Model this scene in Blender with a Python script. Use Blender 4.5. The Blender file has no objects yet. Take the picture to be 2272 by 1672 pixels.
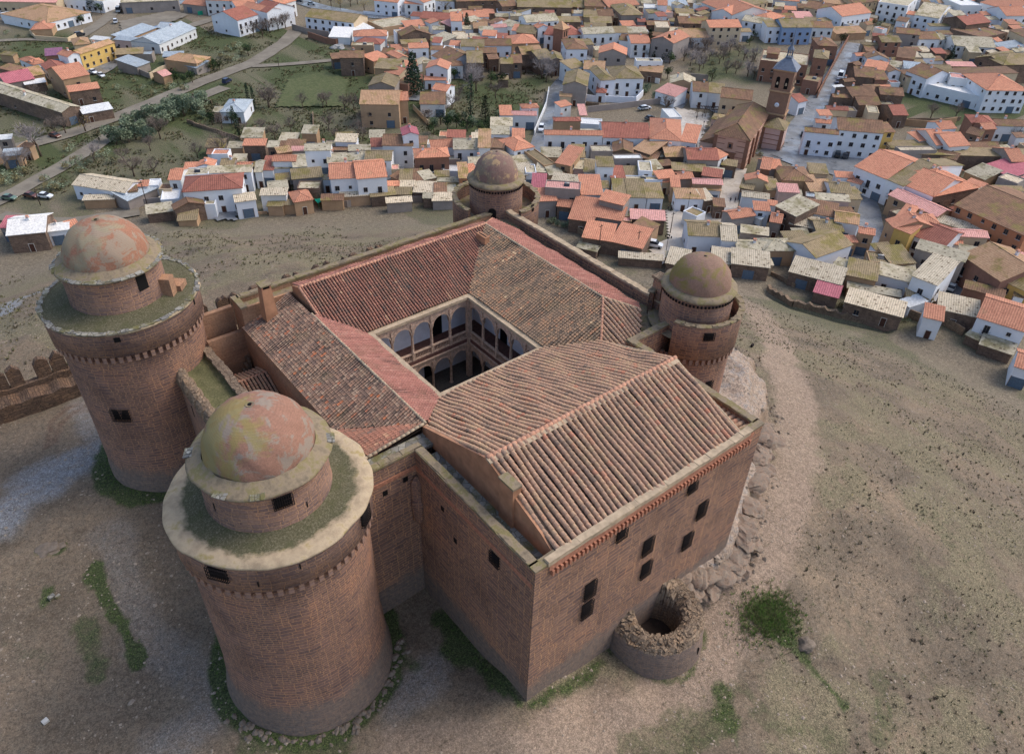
# Hilltop castle with domed round towers above a white village, overcast light.
import bpy, bmesh, math, random
import numpy as np
from mathutils import Vector, Matrix

random.seed(7)
RNG = np.random.RandomState(5)
PI = math.pi
SC = bpy.context.scene
C = SC.collection

# ------------------------------------------------------------------ camera
FPX, IW, IH = 1702.87, 2272.0, 1672.0           # focal length and size of the photograph in pixels


def cam_rows(yaw, pitch, roll):
    ca, sa, cb, sb, cc, sc = (math.cos(yaw), math.sin(yaw), math.cos(pitch), math.sin(pitch), math.cos(roll), math.sin(roll))
    f = np.array([ca * cb, sa * cb, -sb])
    r = np.array([sa, -ca, 0.0])
    d = np.cross(f, r)
    return np.array([cc * r + sc * d, -sc * r + cc * d, f])


CR = cam_rows(math.radians(50.22382722), math.radians(38.21978566), math.radians(-1.82110443))


def ray(px, py):
    d = CR.T @ np.array([(px - IW / 2) / FPX, (py - IH / 2) / FPX, 1.0])
    return d / np.linalg.norm(d)


CP = -ray(1168.2, 1555.4) * 77.0                 # camera position, 77 m from the foot of the near corner


def at(px, py, z):
    d = ray(px, py)
    return CP + d * ((z - CP[2]) / d[2])


def proj(P):
    q = CR @ (np.array(P, float) - CP)
    return IW / 2 + FPX * q[0] / q[2], IH / 2 + FPX * q[1] / q[2]


cam = bpy.data.cameras.new('camera')
camo = bpy.data.objects.new('camera', cam)
C.objects.link(camo)
cam.sensor_width = 36.0
cam.lens = 36.0 * FPX / IW
cam.clip_start = 0.5
cam.clip_end = 6000
m = Matrix(((CR[0][0], -CR[1][0], -CR[2][0], CP[0]), (CR[0][1], -CR[1][1], -CR[2][1], CP[1]),
            (CR[0][2], -CR[1][2], -CR[2][2], CP[2]), (0, 0, 0, 1)))
camo.matrix_world = m
SC.camera = camo

# ------------------------------------------------------------------ light
SUN_AZ, SUN_EL = math.radians(112), math.radians(50)   # azimuth clockwise from +Y
w = bpy.data.worlds.new('World')
SC.world = w
w.use_nodes = True
nt = w.node_tree
bg = nt.nodes['Background']
sky = nt.nodes.new('ShaderNodeTexSky')
sky.sky_type = 'NISHITA'
sky.sun_disc = False
sky.sun_elevation = SUN_EL
sky.sun_rotation = SUN_AZ
sky.dust_density = 3.0
sky.air_density = 1.0
sky.ozone_density = 1.0
nt.links.new(sky.outputs[0], bg.inputs[0])
bg.inputs[1].default_value = 0.15
sl = bpy.data.lights.new('sun', 'SUN')
sl.energy = 0.8
sl.angle = math.radians(30)
sl.color = (1.0, 0.98, 0.94)
so = bpy.data.objects.new('sun', sl)
C.objects.link(so)
sd = Vector((math.sin(SUN_AZ) * math.cos(SUN_EL), math.cos(SUN_AZ) * math.cos(SUN_EL), math.sin(SUN_EL)))
so.rotation_euler = sd.to_track_quat('Z', 'Y').to_euler()
so.location = (60, 0, 120)
SC.view_settings.view_transform = 'Standard'
SC.view_settings.look = 'None'
SC.view_settings.gamma = 1
SC.view_settings.exposure = 0.66
SC.render.resolution_x, SC.render.resolution_y = 1024, 753
SC.cycles.max_bounces = 6
SC.cycles.diffuse_bounces = 4


# ------------------------------------------------------------------ noise
def vnoise(x, y, seed=0):
    """smooth value noise 0..1, numpy arrays"""
    xi = np.floor(x).astype(np.int64); yi = np.floor(y).astype(np.int64)
    xf = x - xi; yf = y - yi
    u = xf * xf * (3 - 2 * xf); v = yf * yf * (3 - 2 * yf)

    def h(a, b):
        n = (a * 374761393 + b * 668265263 + seed * 982451653) & 0x7fffffff
        n = ((n ^ (n >> 13)) * 1274126177) & 0x7fffffff
        return ((n ^ (n >> 16)) & 0xffff) / 65535.0
    return (h(xi, yi) * (1 - u) + h(xi + 1, yi) * u) * (1 - v) + (h(xi, yi + 1) * (1 - u) + h(xi + 1, yi + 1) * u) * v


def fbm(x, y, seed=0, o=4):
    s = 0; a = 0.5; t = 0
    for i in range(o):
        s = s + a * vnoise(x * 2 ** i, y * 2 ** i, seed + i); t += a; a *= 0.5
    return s / t


def pdist(x, y, pts):
    """distance from points to a polyline"""
    best = np.full(np.shape(x), 1e9)
    for (ax, ay), (bx, by) in zip(pts[:-1], pts[1:]):
        dx, dy = bx - ax, by - ay
        t = np.clip(((x - ax) * dx + (y - ay) * dy) / (dx * dx + dy * dy + 1e-9), 0, 1)
        best = np.minimum(best, np.hypot(x - ax - t * dx, y - ay - t * dy))
    return best


def inpoly(x, y, pts):
    r = np.zeros(np.shape(x), bool)
    n = len(pts)
    for i in range(n):
        x1, y1 = pts[i]; x2, y2 = pts[(i + 1) % n]
        c = ((y1 > y) != (y2 > y)) & (x < (x2 - x1) * (y - y1) / (y2 - y1 + 1e-12) + x1)
        r ^= c
    return r


def sstep(a, b, x):
    t = np.clip((x - a) / (b - a), 0, 1)
    return t * t * (3 - 2 * t)


# ------------------------------------------------------------------ terrain height
TZ = -30.0
CC = (12.0, 28.0)
RE = [(-180, 150), (-120, 150), (-60, 145), (-12, 128), (-5, 124), (2, 119), (12, 117), (21, 117), (30, 109), (38, 111), (42, 124),
      (55, 133), (69, 134), (76, 140), (82, 144), (88, 156), (98, 152), (115, 150), (180, 150)]
RP = [(-180, 80), (-135, 80), (-90, 45), (-60, 36), (-30, 40), (0, 46), (20, 42), (45, 40), (60, 44), (90, 54), (110, 66), (140, 80), (180, 80)]
LEDGE = [(60, 26), (60, 19), (57, 14.5), (53, 11.5), (46, 7.8), (39, 3.2), (33, -.2), (29.3, -1.4), (25, -1.5), (20.5, -1.2), (20.5, 4), (34, 30), (45, 34)]


def hz(x, y):
    x = np.asarray(x, float); y = np.asarray(y, float)
    dx, dy = x - CC[0], y - CC[1]
    th = np.degrees(np.arctan2(dy, dx)); d = np.hypot(dx, dy)
    re = np.interp(th, [a for a, b in RE], [b for a, b in RE]) - 4
    rp = np.interp(th, [a for a, b in RP], [b for a, b in RP])
    t = np.clip((d - rp) / (re - rp), 0, 1)
    s = 0.55 * t + 0.45 * t * t * (3 - 2 * t)
    # plateau heights round the walls
    pts = [(0, 0, 0.1, 6), (-13, 9, -1.9, 9), (-22, 18, -1.2, 9), (-13, 53, -0.8, 14), (16, -6, -2.6, 7), (30, -6, -2.4, 9), (45, 0, -2.5, 12), (8, -3, -1.4, 4),
           (-30, -10, -1.0, 20), (-30, 60, -0.6, 20), (60, 12, -3, 12), (10, 65, 0, 20), (-4, 8, -1.0, 6), (45, 55, -3, 15), (3, -14, -2.5, 10), (30, -30, -4, 20)]
    num = 0; den = 1e-9
    for a, b, c, r in pts:
        wv = 1 / (((x - a) ** 2 + (y - b) ** 2) / (r * r) + 0.02) ** 2
        num = num + wv * c; den = den + wv
    zp = num / den
    z = zp * (1 - s) + TZ * s
    am = np.clip(1 - s * 1.0, 0, 1)
    z = z + (fbm(x / 14, y / 14, 3) - .5) * 2.2 * np.clip(t * 6, 0, 1) * (1 - t) * 1.6
    z = z + (fbm(x / 3.5, y / 3.5, 9, 3) - .5) * 0.5 * am
    z = z + (fbm(x / 60, y / 60, 21, 3) - .5) * 0.5 * (1 - am)
    # rock ledge under the right hand corner
    jx = (fbm(x / 2.5, y / 2.5, 31, 3) - .5) * 2.4; jy = (fbm(x / 2.5, y / 2.5, 41, 3) - .5) * 2.4
    ins = inpoly(x + jx, y + jy, LEDGE)
    dd = pdist(x + jx, y + jy, LEDGE + [LEDGE[0]])
    k = np.where(ins, sstep(-.2, .9, dd), 0)
    k2 = np.where(ins, sstep(0.5, 5, dd), 0)
    z = z * (1 - k) + k * (np.maximum(z, -1.5) * .15 + .85 * (0.9 + 3.0 * k2) + (fbm(x / 2, y / 2, 5, 3) - .5) * 1.2)
    # gully in the right slope
    for G in GULLY:
        z = z - 1.6 * np.exp(-(pdist(x, y, G) / 1.4) ** 2)
    return z


GULLY = []


def ground_at(px, py):
    d = ray(px, py)
    t = 30.0
    for _ in range(900):
        p = CP + d * t
        g = float(hz(p[0], p[1]))
        if p[2] <= g:
            break
        t += max(0.15, (p[2] - g) * 0.5)
    return np.array([p[0], p[1], g])


GULLY.append([tuple(ground_at(px, py)[:2]) for px, py in ((1704, 646), (1760, 680), (1860, 705), (1965, 728))])


# ------------------------------------------------------------------ mesh helper
class MB:
    def __init__(s):
        s.v = []; s.f = []; s.uv = []; s.t = []; s.mi = []; s.sm = []

    def face(s, pts, uv=None, tint=0.5, mi=0, sm=False):
        n = len(s.v)
        s.v.extend([tuple(map(float, p)) for p in pts])
        s.f.append(tuple(range(n, n + len(pts))))
        s.uv.append(uv); s.t.append(tint); s.mi.append(mi); s.sm.append(sm)

    def idx(s, vs, fs, uvs=None, tint=0.5, mi=0, sm=True):
        n = len(s.v)
        s.v.extend([tuple(map(float, p)) for p in vs])
        for k, f in enumerate(fs):
            s.f.append(tuple(i + n for i in f))
            s.uv.append(uvs[k] if uvs else None); s.t.append(tint if not isinstance(tint, list) else tint[k]); s.mi.append(mi); s.sm.append(sm)

    def prism(s, poly, z0, z1, mi=0, cap=True, bot=False, tint=0.5, u0=0):
        """vertical prism over a ccw footprint"""
        n = len(poly)
        for i in range(n):
            a = poly[i]; b = poly[(i + 1) % n]
            s.face([(a[0], a[1], z0), (b[0], b[1], z0), (b[0], b[1], z1), (a[0], a[1], z1)], mi=mi, tint=tint)
        if cap: s.face([(p[0], p[1], z1) for p in poly], mi=mi, tint=tint)
        if bot: s.face([(p[0], p[1], z0) for p in reversed(poly)], mi=mi, tint=tint)

    def box(s, x0, x1, y0, y1, z0, z1, mi=0, tint=0.5):
        s.prism([(x0, y0), (x1, y0), (x1, y1), (x0, y1)], z0, z1, mi=mi, bot=True, tint=tint)

    def obox(s, c, ax, ay, az, mi=0, tint=0.5):
        """oriented box: centre and three half vectors"""
        c = Vector(c); ax = Vector(ax); ay = Vector(ay); az = Vector(az)
        P = lambda i, j, k: c + ax * i + ay * j + az * k
        for q in (((-1, -1, -1), (-1, 1, -1), (1, 1, -1), (1, -1, -1)), ((-1, -1, 1), (1, -1, 1), (1, 1, 1), (-1, 1, 1)),
                  ((-1, -1, -1), (1, -1, -1), (1, -1, 1), (-1, -1, 1)), ((1, 1, -1), (-1, 1, -1), (-1, 1, 1), (1, 1, 1)),
                  ((1, -1, -1), (1, 1, -1), (1, 1, 1), (1, -1, 1)), ((-1, 1, -1), (-1, -1, -1), (-1, -1, 1), (-1, 1, 1))):
            s.face([P(*k) for k in q], mi=mi, tint=tint)

    def lathe(s, c, prof, n=64, a0=0, a1=2 * PI, mi=0, sm=True, jit=0, tint=0.5, rough=None):
        """prof: list of (r, z) from bottom to top; normals outward"""
        full = abs(a1 - a0 - 2 * PI) < 1e-6
        m = n if full else n + 1
        vs = []; fs = []; uvs = []
        vv = [0]
        for k in range(1, len(prof)):
            vv.append(vv[-1] + math.hypot(prof[k][0] - prof[k - 1][0], prof[k][1] - prof[k - 1][1]))
        R0 = max(p[0] for p in prof)
        base = prof[0][1]
        for k, (r, z) in enumerate(prof):
            for i in range(m):
                a = a0 + (a1 - a0) * i / n
                rr = r
                if rough: rr = r + rough(a, z)
                vs.append((c[0] + rr * math.cos(a), c[1] + rr * math.sin(a), z))
        for k in range(len(prof) - 1):
            for i in range(n):
                j = (i + 1) % m
                fs.append((k * m + i, k * m + j, (k + 1) * m + j, (k + 1) * m + i))
                ua = R0 * (a0 + (a1 - a0) * i / n); ub = R0 * (a0 + (a1 - a0) * (i + 1) / n)
                uvs.append([(ua, base + vv[k]), (ub, base + vv[k]), (ub, base + vv[k + 1]), (ua, base + vv[k + 1])])
        s.idx(vs, fs, uvs, mi=mi, sm=sm, tint=tint)

    def tube(s, p0, p1, r0, r1, n=6, mi=0, cap=True, tint=.5):
        p0 = Vector(p0); p1 = Vector(p1); d = (p1 - p0)
        if d.length < 1e-6: return
        d.normalize()
        a = d.orthogonal().normalized(); b = d.cross(a)
        vs = [p0 + (a * math.cos(2 * PI * i / n) + b * math.sin(2 * PI * i / n)) * r0 for i in range(n)]
        vs += [p1 + (a * math.cos(2 * PI * i / n) + b * math.sin(2 * PI * i / n)) * r1 for i in range(n)]
        fs = [(i, (i + 1) % n, n + (i + 1) % n, n + i) for i in range(n)]
        if cap:
            fs.append(tuple(range(n, 2 * n))); fs.append(tuple(reversed(range(n))))
        s.idx(vs, fs, None, mi=mi, sm=True, tint=tint)

    def build(s, name, mats, parent=None, loc=None, rot=None, tint=False):
        me = bpy.data.meshes.new(name)
        me.from_pydata(s.v, [], s.f)
        if not isinstance(mats, (list, tuple)): mats = [mats]
        for k in mats: me.materials.append(k)
        nf = len(s.f)
        me.polygons.foreach_set('material_index', s.mi)
        me.polygons.foreach_set('use_smooth', s.sm)
        uvl = me.uv_layers.new(name='UVMap')
        V = np.array(s.v)
        out = []
        for f, uv in zip(s.f, s.uv):
            if uv is not None:
                for q in uv: out.extend(q)
                continue
            p = V[list(f)]
            nrm = np.zeros(3)
            for i in range(len(f)):
                nrm = nrm + np.cross(p[i] - p[0], p[(i + 1) % len(f)] - p[0])
            l = math.sqrt(nrm @ nrm) or 1.0
            nrm = nrm / l
            h = math.hypot(nrm[0], nrm[1])
            if h < 0.03:
                for q in p: out.extend((q[0], q[1]))
            else:
                t = np.array([-nrm[1] / h, nrm[0] / h, 0]); b = np.cross(nrm, t)
                for q in p: out.extend((q @ t, q @ b))
        uvl.data.foreach_set('uv', out)
        if tint:
            at_ = me.attributes.new('tint', 'FLOAT', 'FACE')
            at_.data.foreach_set('value', s.t)
        me.update()
        o = bpy.data.objects.new(name, me)
        C.objects.link(o)
        if parent: o.parent = parent
        if loc is not None: o.location = loc
        if rot is not None: o.rotation_euler = rot
        return o


def tag(o, label=None, cat=None, group=None, kind=None):
    if label: o['label'] = label
    if cat: o['category'] = cat
    if group: o['group'] = group
    if kind: o['kind'] = kind
    return o


def empty(name, loc=(0, 0, 0), rz=0, label=None, cat=None, group=None):
    o = bpy.data.objects.new(name, None)
    C.objects.link(o)
    o.empty_display_size = 1
    o.location = loc; o.rotation_euler = (0, 0, rz)
    return tag(o, label, cat, group)


def copy_tree(o, parent=None):
    c = o.copy(); C.objects.link(c)
    if parent: c.parent = parent
    for ch in list(KIDS.get(o.name, [])) or list(o.children):
        copy_tree(ch, c)
    return c


KIDS = {}


# ------------------------------------------------------------------ materials
def lin(r, g, b):
    f = lambda c: ((c / 255 + .055) / 1.055) ** 2.4 if c > 10 else c / 255 / 12.92
    return (f(r), f(g), f(b), 1)


class NM:
    """tiny node graph helper"""
    def __init__(s, name, rough=0.9):
        s.m = bpy.data.materials.new(name); s.m.use_nodes = True
        s.t = s.m.node_tree
        s.b = s.t.nodes['Principled BSDF']
        s.b.inputs['Roughness'].default_value = rough
        s.b.inputs['Specular IOR Level'].default_value = 0.25

    def n(s, ty, **kw):
        x = s.t.nodes.new(ty)
        for k, v in kw.items():
            if k.startswith('_'): setattr(x, k[1:], v)
            else:
                k2 = int(k[1:]) if k[0] == 'i' and k[1:].isdigit() else k.replace('__', ' ')
                if hasattr(v, 'is_linked') or isinstance(v, bpy.types.NodeSocket): s.t.links.new(v, x.inputs[k2])
                else: x.inputs[k2].default_value = v
        return x

    def link(s, a, b): s.t.links.new(a, b)

    def coord(s, kind='Object'):
        return s.n('ShaderNodeTexCoord').outputs[kind]

    def uv(s): return s.coord('UV')

    def noise(s, vec, scale, detail=4, rough=.55, dist=0):
        x = s.n('ShaderNodeTexNoise', Scale=scale, Detail=detail, Roughness=rough, Distortion=dist)
        s.link(vec, x.inputs['Vector'])
        return x.outputs['Fac']

    def ramp(s, fac, stops, interp='LINEAR'):
        x = s.n('ShaderNodeValToRGB'); s.link(fac, x.inputs[0])
        r = x.color_ramp; r.interpolation = interp
        while len(r.elements) < len(stops): r.elements.new(.5)
        for e, (p, c) in zip(r.elements, stops):
            e.position = p; e.color = c if len(c) == 4 else (*c, 1)
        return x.outputs[0]

    def mix(s, fac, a, b, mode='MIX'):
        x = s.n('ShaderNodeMix', _data_type='RGBA', _blend_type=mode)
        for i, v in ((0, fac), (6, a), (7, b)):
            if isinstance(v, bpy.types.NodeSocket): s.link(v, x.inputs[i])
            else: x.inputs[i].default_value = v
        return x.outputs[2]

    def math(s, op, a, b=0.0, c=0.0):
        x = s.n('ShaderNodeMath', _operation=op)
        for i, v in enumerate((a, b, c)):
            if isinstance(v, bpy.types.NodeSocket): s.link(v, x.inputs[i])
            else: x.inputs[i].default_value = v
        return x.outputs[0]

    def attr(s, name):
        x = s.n('ShaderNodeAttribute'); x.attribute_name = name
        return x.outputs['Fac']

    def bump(s, h, strength=.5, dist=.05):
        x = s.n('ShaderNodeBump', Strength=strength, Distance=dist); s.link(h, x.inputs['Height'])
        s.link(x.outputs[0], s.b.inputs['Normal'])

    def done(s, col):
        if isinstance(col, bpy.types.NodeSocket): s.link(col, s.b.inputs['Base Color'])
        else: s.b.inputs['Base Color'].default_value = col
        return s.m


def mat_flat(name, col, var=.25, scale=1.2, rough=.85, bump=0):
    k = NM(name, rough)
    p = k.coord('Object')
    f = k.noise(p, scale, 5)
    dark = tuple(c * (1 - var) for c in col[:3]) + (1,); lite = tuple(min(1, c * (1 + var)) for c in col[:3]) + (1,)
    c = k.ramp(f, [(.3, dark), (.7, lite)])
    if bump: k.bump(f, bump, .05)
    return k.done(c)


def mat_stone(name, stone, stone2, mortar, bw=.62, bh=.27, low=None, rub=.5, mort=.05):
    """coursed rubble: two sizes of dark stones with uneven ochre pointing; low = top of the grey foot course"""
    k = NM(name, .92)
    uv = k.uv()
    dn = k.n('ShaderNodeTexNoise', Scale=.9, Detail=5, Roughness=.68); k.link(uv, dn.inputs['Vector'])
    off = k.n('ShaderNodeVectorMath', _operation='MULTIPLY_ADD'); k.link(dn.outputs['Color'], off.inputs[0])
    off.inputs[1].default_value = (rub * 1.5, rub * .75, 0); k.link(uv, off.inputs[2])
    big = k.noise(uv, .16, 5, .65); mid = k.noise(uv, .55, 6, .72); fine = k.noise(uv, 4.5, 6, .75)

    def br(w_, h_, ms, fr):
        x = k.n('ShaderNodeTexBrick', Scale=1.0, Mortar__Size=ms, Mortar__Smooth=.6, Bias=-.1, Brick__Width=w_, Row__Height=h_, Color1=stone, Color2=stone2, Mortar=mortar)
        x.offset = .37; x.offset_frequency = 3; x.squash = fr; x.squash_frequency = 3
        k.link(off.outputs[0], x.inputs['Vector']); return x
    b1 = br(bw, bh, mort, .7); b2 = br(bw * 1.7, bh * 1.45, mort * .9, 1.3)
    sel = k.ramp(k.noise(uv, .33, 4, .6), [(.5, (0, 0, 0)), (.53, (1, 1, 1))])
    c = k.mix(sel, b1.outputs['Color'], b2.outputs['Color'])
    fac = k.mix(sel, b1.outputs['Fac'], b2.outputs['Fac'])
    # pointing lost in places, render smeared over the stones in others
    c = k.mix(k.ramp(mid, [(.58, (0, 0, 0)), (.78, (.6, .6, .6))]), c, mortar)
    c = k.mix(k.ramp(mid, [(.24, (.6, .6, .6)), (.38, (0, 0, 0))]), c, stone)
    c = k.mix(1.0, c, k.ramp(big, [(.3, (.64, .63, .66)), (.5, (1, 1, 1)), (.7, (1.3, 1.16, 1.02))]), 'MULTIPLY')
    c = k.mix(.9, c, k.ramp(fine, [(.28, (.6, .6, .62)), (.5, (1, 1, 1)), (.74, (1.38, 1.36, 1.3))]), 'MULTIPLY')
    # vertical weather streaks
    mp = k.n('ShaderNodeMapping'); k.link(uv, mp.inputs[0]); mp.inputs['Scale'].default_value = (1.1, .09, 1)
    st = k.noise(mp.outputs[0], 1.0, 5, .65)
    c = k.mix(.16, c, k.ramp(st, [(.34, (.62, .6, .6)), (.55, (1.05, 1.05, 1.05))]), 'MULTIPLY')
    if low is not None:
        pos = k.n('ShaderNodeNewGeometry').outputs['Position']
        sep = k.n('ShaderNodeSeparateXYZ'); k.link(pos, sep.inputs[0])
        zz = k.math('ADD', sep.outputs[2], k.math('MULTIPLY', k.math('SUBTRACT', mid, .5), 5.0))
        f = k.ramp(k.math('ADD', k.math('MULTIPLY', k.math('SUBTRACT', zz, low), .35), .5), [(.25, (1, 1, 1)), (.7, (0, 0, 0))])
        grey = k.ramp(k.noise(uv, 2.2, 6, .75), [(.3, lin(84, 78, 74)), (.5, lin(120, 110, 102)), (.62, lin(142, 122, 104)), (.78, lin(166, 154, 140))])
        c = k.mix(k.math('MULTIPLY', f, .75), c, grey)
    hh = k.math('ADD', k.math('MULTIPLY', fac, -.7), k.math('MULTIPLY', fine, .8))
    k.bump(hh, .8, .08)
    return k.done(c)


M = {}
M['stone'] = mat_stone('castle_stone', lin(118, 95, 88), lin(146, 114, 100), lin(182, 140, 108), bw=.62, bh=.28, low=2.2, mort=.05, rub=.42)
M['stone_hi'] = mat_stone('castle_ashlar', lin(150, 120, 104), lin(118, 98, 94), lin(176, 138, 110), bw=.7, bh=.34, rub=.35)
M['stone_wall'] = mat_stone('hall_stone', lin(120, 97, 89), lin(152, 120, 102), lin(190, 146, 110), bw=.85, bh=.36, low=2.4, rub=.34, mort=.055)
M['ochre_wall'] = mat_stone('ochre_render', lin(154, 120, 96), lin(166, 130, 104), lin(172, 134, 106), bw=1.1, bh=.5)
M['rubble'] = mat_stone('rubble_wall', lin(124, 108, 92), lin(150, 130, 108), lin(98, 82, 68), bw=.7, bh=.35, rub=.9)
M['tan_plaster'] = mat_flat('tan_plaster', lin(172, 126, 96), .22, .9, bump=.3)
M['iron'] = mat_flat('rusty_iron', lin(34, 27, 26), .3, 3)
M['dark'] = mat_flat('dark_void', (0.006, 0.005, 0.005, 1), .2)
M['coping'] = None


def mat_coping():
    k = NM('mossy_coping', .9)
    p = k.coord('Object')
    c = k.ramp(k.noise(p, .9, 6, .65), [(.3, lin(104, 94, 78)), (.48, lin(140, 124, 102)), (.6, lin(124, 114, 76)), (.78, lin(168, 152, 128))])
    k.bump(k.noise(p, 4, 5, .7), .6, .06)
    return k.done(c)


def mat_slate():
    k = NM('grey_slate_slabs', .75)
    p = k.coord('Object')
    v = k.n('ShaderNodeTexVoronoi', Scale=1.6); k.link(p, v.inputs['Vector'])
    c = k.ramp(v.outputs['Color'], [(0, lin(96, 96, 96)), (.5, lin(138, 134, 126)), (1, lin(168, 164, 152))])
    d = k.n('ShaderNodeTexVoronoi', Scale=1.6, _feature='DISTANCE_TO_EDGE'); k.link(p, d.inputs['Vector'])
    c = k.mix(k.ramp(d.outputs['Distance'], [(0, (1, 1, 1)), (.06, (0, 0, 0))]), c, lin(66, 62, 52))
    c = k.mix(k.ramp(k.noise(p, .45, 5, .7), [(.48, (0, 0, 0)), (.62, (.85, .85, .85))]), c, lin(104, 98, 52))
    k.bump(d.outputs['Distance'], .5, .05)
    return k.done(c)


def mat_towertop(name, r0):
    """weathered lime rim, grass and gravel inside it: radius from the object's axis"""
    k = NM(name, .95)
    p = k.coord('Object')
    sep = k.n('ShaderNodeSeparateXYZ'); k.link(p, sep.inputs[0])
    r = k.math('SQRT', k.math('ADD', k.math('MULTIPLY', sep.outputs[0], sep.outputs[0]), k.math('MULTIPLY', sep.outputs[1], sep.outputs[1])))
    r = k.math('ADD', r, k.math('MULTIPLY', k.math('SUBTRACT', k.noise(p, .6, 5, .65), .5), 2.2))
    g = k.ramp(k.noise(p, 7, 6, .8), [(.3, lin(54, 56, 36)), (.5, lin(90, 86, 64)), (.66, lin(128, 120, 100)), (.8, lin(160, 150, 130))])
    g = k.mix(k.ramp(k.noise(p, .9, 4), [(.5, (0, 0, 0)), (.7, (.5, .5, .5))]), g, lin(72, 76, 42))
    lime = k.ramp(k.noise(p, 1.0, 6, .6), [(.3, lin(150, 132, 108)), (.55, lin(180, 160, 132)), (.68, lin(156, 138, 92)), (.85, lin(192, 174, 148))])
    f = k.ramp(k.math('MULTIPLY', r, .1), [(r0, (0, 0, 0)), (r0 + .045, (1, 1, 1))])
    c = k.mix(f, g, lime)
    k.bump(k.noise(p, 6, 5, .7), .7, .08)
    return k.done(c)


M['coping'] = mat_coping()
M['slate'] = mat_slate()
M['terrace'] = mat_towertop('front_terrace', .655)
M['terraceL'] = mat_towertop('left_terrace', .765)


def mat_dome(name, red, grey, moss, a=.5, b=.6, seed=0, tan=None, dz=26, sx=-.045):
    k = NM(name, .9)
    p = k.coord('Object')
    mp = k.n('ShaderNodeMapping'); k.link(p, mp.inputs[0]); mp.inputs['Location'].default_value = (seed * 7.3, seed * 3.1, seed)
    v = mp.outputs[0]
    n1 = k.noise(v, .5, 8, .68, .6); n2 = k.noise(v, .4, 7, .65, .5); n3 = k.noise(v, 6, 5, .7)
    base = k.ramp(n3, [(.25, tuple(x * .72 for x in red[:3])), (.75, tuple(min(1, x * 1.2) for x in red[:3]))])
    c = k.mix(k.ramp(n1, [(a, (0, 0, 0)), (a + .05, (.85, .85, .85))]), base, grey)
    if tan: c = k.mix(k.ramp(k.noise(v, .8, 6, .7), [(.55, (0, 0, 0)), (.59, (.8, .8, .8))]), c, tan)
    sep = k.n('ShaderNodeSeparateXYZ'); k.link(p, sep.inputs[0])
    up = k.math('ADD', k.math('MULTIPLY', k.math('SUBTRACT', sep.outputs[2], dz), .035), k.math('MULTIPLY', sep.outputs[0], sx))
    c = k.mix(k.ramp(k.math('ADD', n2, up), [(b, (0, 0, 0)), (b + .09, (.75, .75, .75))]), c, moss)
    # fine horizontal courses
    cw = k.n('ShaderNodeTexWave', Scale=2.6, Distortion=1.2, _bands_direction='Z'); k.link(p, cw.inputs['Vector'])
    c = k.mix(.15, c, k.ramp(cw.outputs['Fac'], [(0, (.6, .6, .6)), (1, (1.15, 1.15, 1.15))]), 'MULTIPLY')
    k.bump(k.math('ADD', n3, k.math('MULTIPLY', n1, 1.5)), .45, .06)
    return k.done(c)


M['domeF'] = mat_dome('dome_render_front', lin(150, 112, 94), lin(144, 132, 118), lin(144, 130, 78), .5, .67, 1)
M['domeL'] = mat_dome('dome_render_left', lin(156, 112, 90), lin(150, 136, 118), lin(148, 138, 112), .49, .62, 2, sx=-.03)
M['domeT'] = mat_dome('dome_render_far', lin(132, 106, 96), lin(134, 120, 102), lin(130, 118, 80), .5, .95, 3, tan=lin(178, 150, 112))
M['domeR'] = mat_dome('dome_render_right', lin(140, 112, 96), lin(134, 114, 96), lin(122, 114, 54), .56, .585, 4, dz=23.2, sx=-.02)


def mat_tile(name, cols, dark=.5):
    k = NM(name, .88)
    p = k.coord('Object')
    t = k.attr('tint')
    c = k.ramp(t, cols)
    n = k.noise(p, 9, 5, .8)
    c = k.mix(.85, c, k.ramp(n, [(.28, (.42, .42, .44)), (.5, (.95, .95, .95)), (.72, (1.4, 1.36, 1.3))]), 'MULTIPLY')
    n2 = k.noise(p, .35, 5, .65)
    c = k.mix(k.ramp(n2, [(.5, (0, 0, 0)), (.72, (.35 * dark * 2,) * 3)]), c, lin(120, 110, 84))
    k.bump(n, .35, .03)
    return k.done(c)


M['tile_hall'] = mat_tile('barrel_tiles_pale', [(0, lin(136, 116, 100)), (.25, lin(166, 136, 114)), (.5, lin(182, 145, 120)), (.7, lin(182, 152, 122)), (.85, lin(188, 138, 112)), (1, lin(190, 128, 102))])
M['tile_red'] = mat_tile('barrel_tiles_red', [(0, lin(112, 98, 90)), (.3, lin(142, 108, 92)), (.55, lin(158, 112, 94)), (.8, lin(172, 120, 100)), (1, lin(190, 152, 122))])
M['tile_mix'] = mat_tile('barrel_tiles_mixed', [(0, lin(92, 82, 74)), (.25, lin(118, 102, 88)), (.5, lin(138, 116, 98)), (.75, lin(154, 124, 100)), (.9, lin(156, 110, 88)), (1, lin(186, 160, 130))])
M['tile_dark'] = mat_tile('barrel_tiles_grey', [(0, lin(80, 70, 64)), (.3, lin(118, 98, 88)), (.55, lin(140, 112, 96)), (.72, lin(158, 136, 118)), (.84, lin(158, 102, 80)), (1, lin(176, 112, 80))])
M['tile_pink'] = mat_tile('barrel_tiles_new', [(0, lin(158, 112, 98)), (.5, lin(184, 126, 110)), (1, lin(202, 148, 130))])
M['under'] = mat_flat('tile_bed', lin(52, 42, 36), .3, 2)
M['ridge'] = mat_flat('ridge_tiles', lin(180, 134, 110), .25, 2.2, bump=.3)
M['brick'] = mat_flat('orange_brick', lin(170, 118, 94), .3, 4, bump=.3)
M['cornice'] = mat_flat('cornice_stone', lin(174, 154, 128), .25, 1.6, bump=.4)
M['carved'] = mat_flat('carved_stone', lin(190, 162, 140), .3, 3.5, bump=.6)
M['limewash'] = mat_flat('limewashed_wall', lin(226, 228, 234), .08, 1.2)
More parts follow.
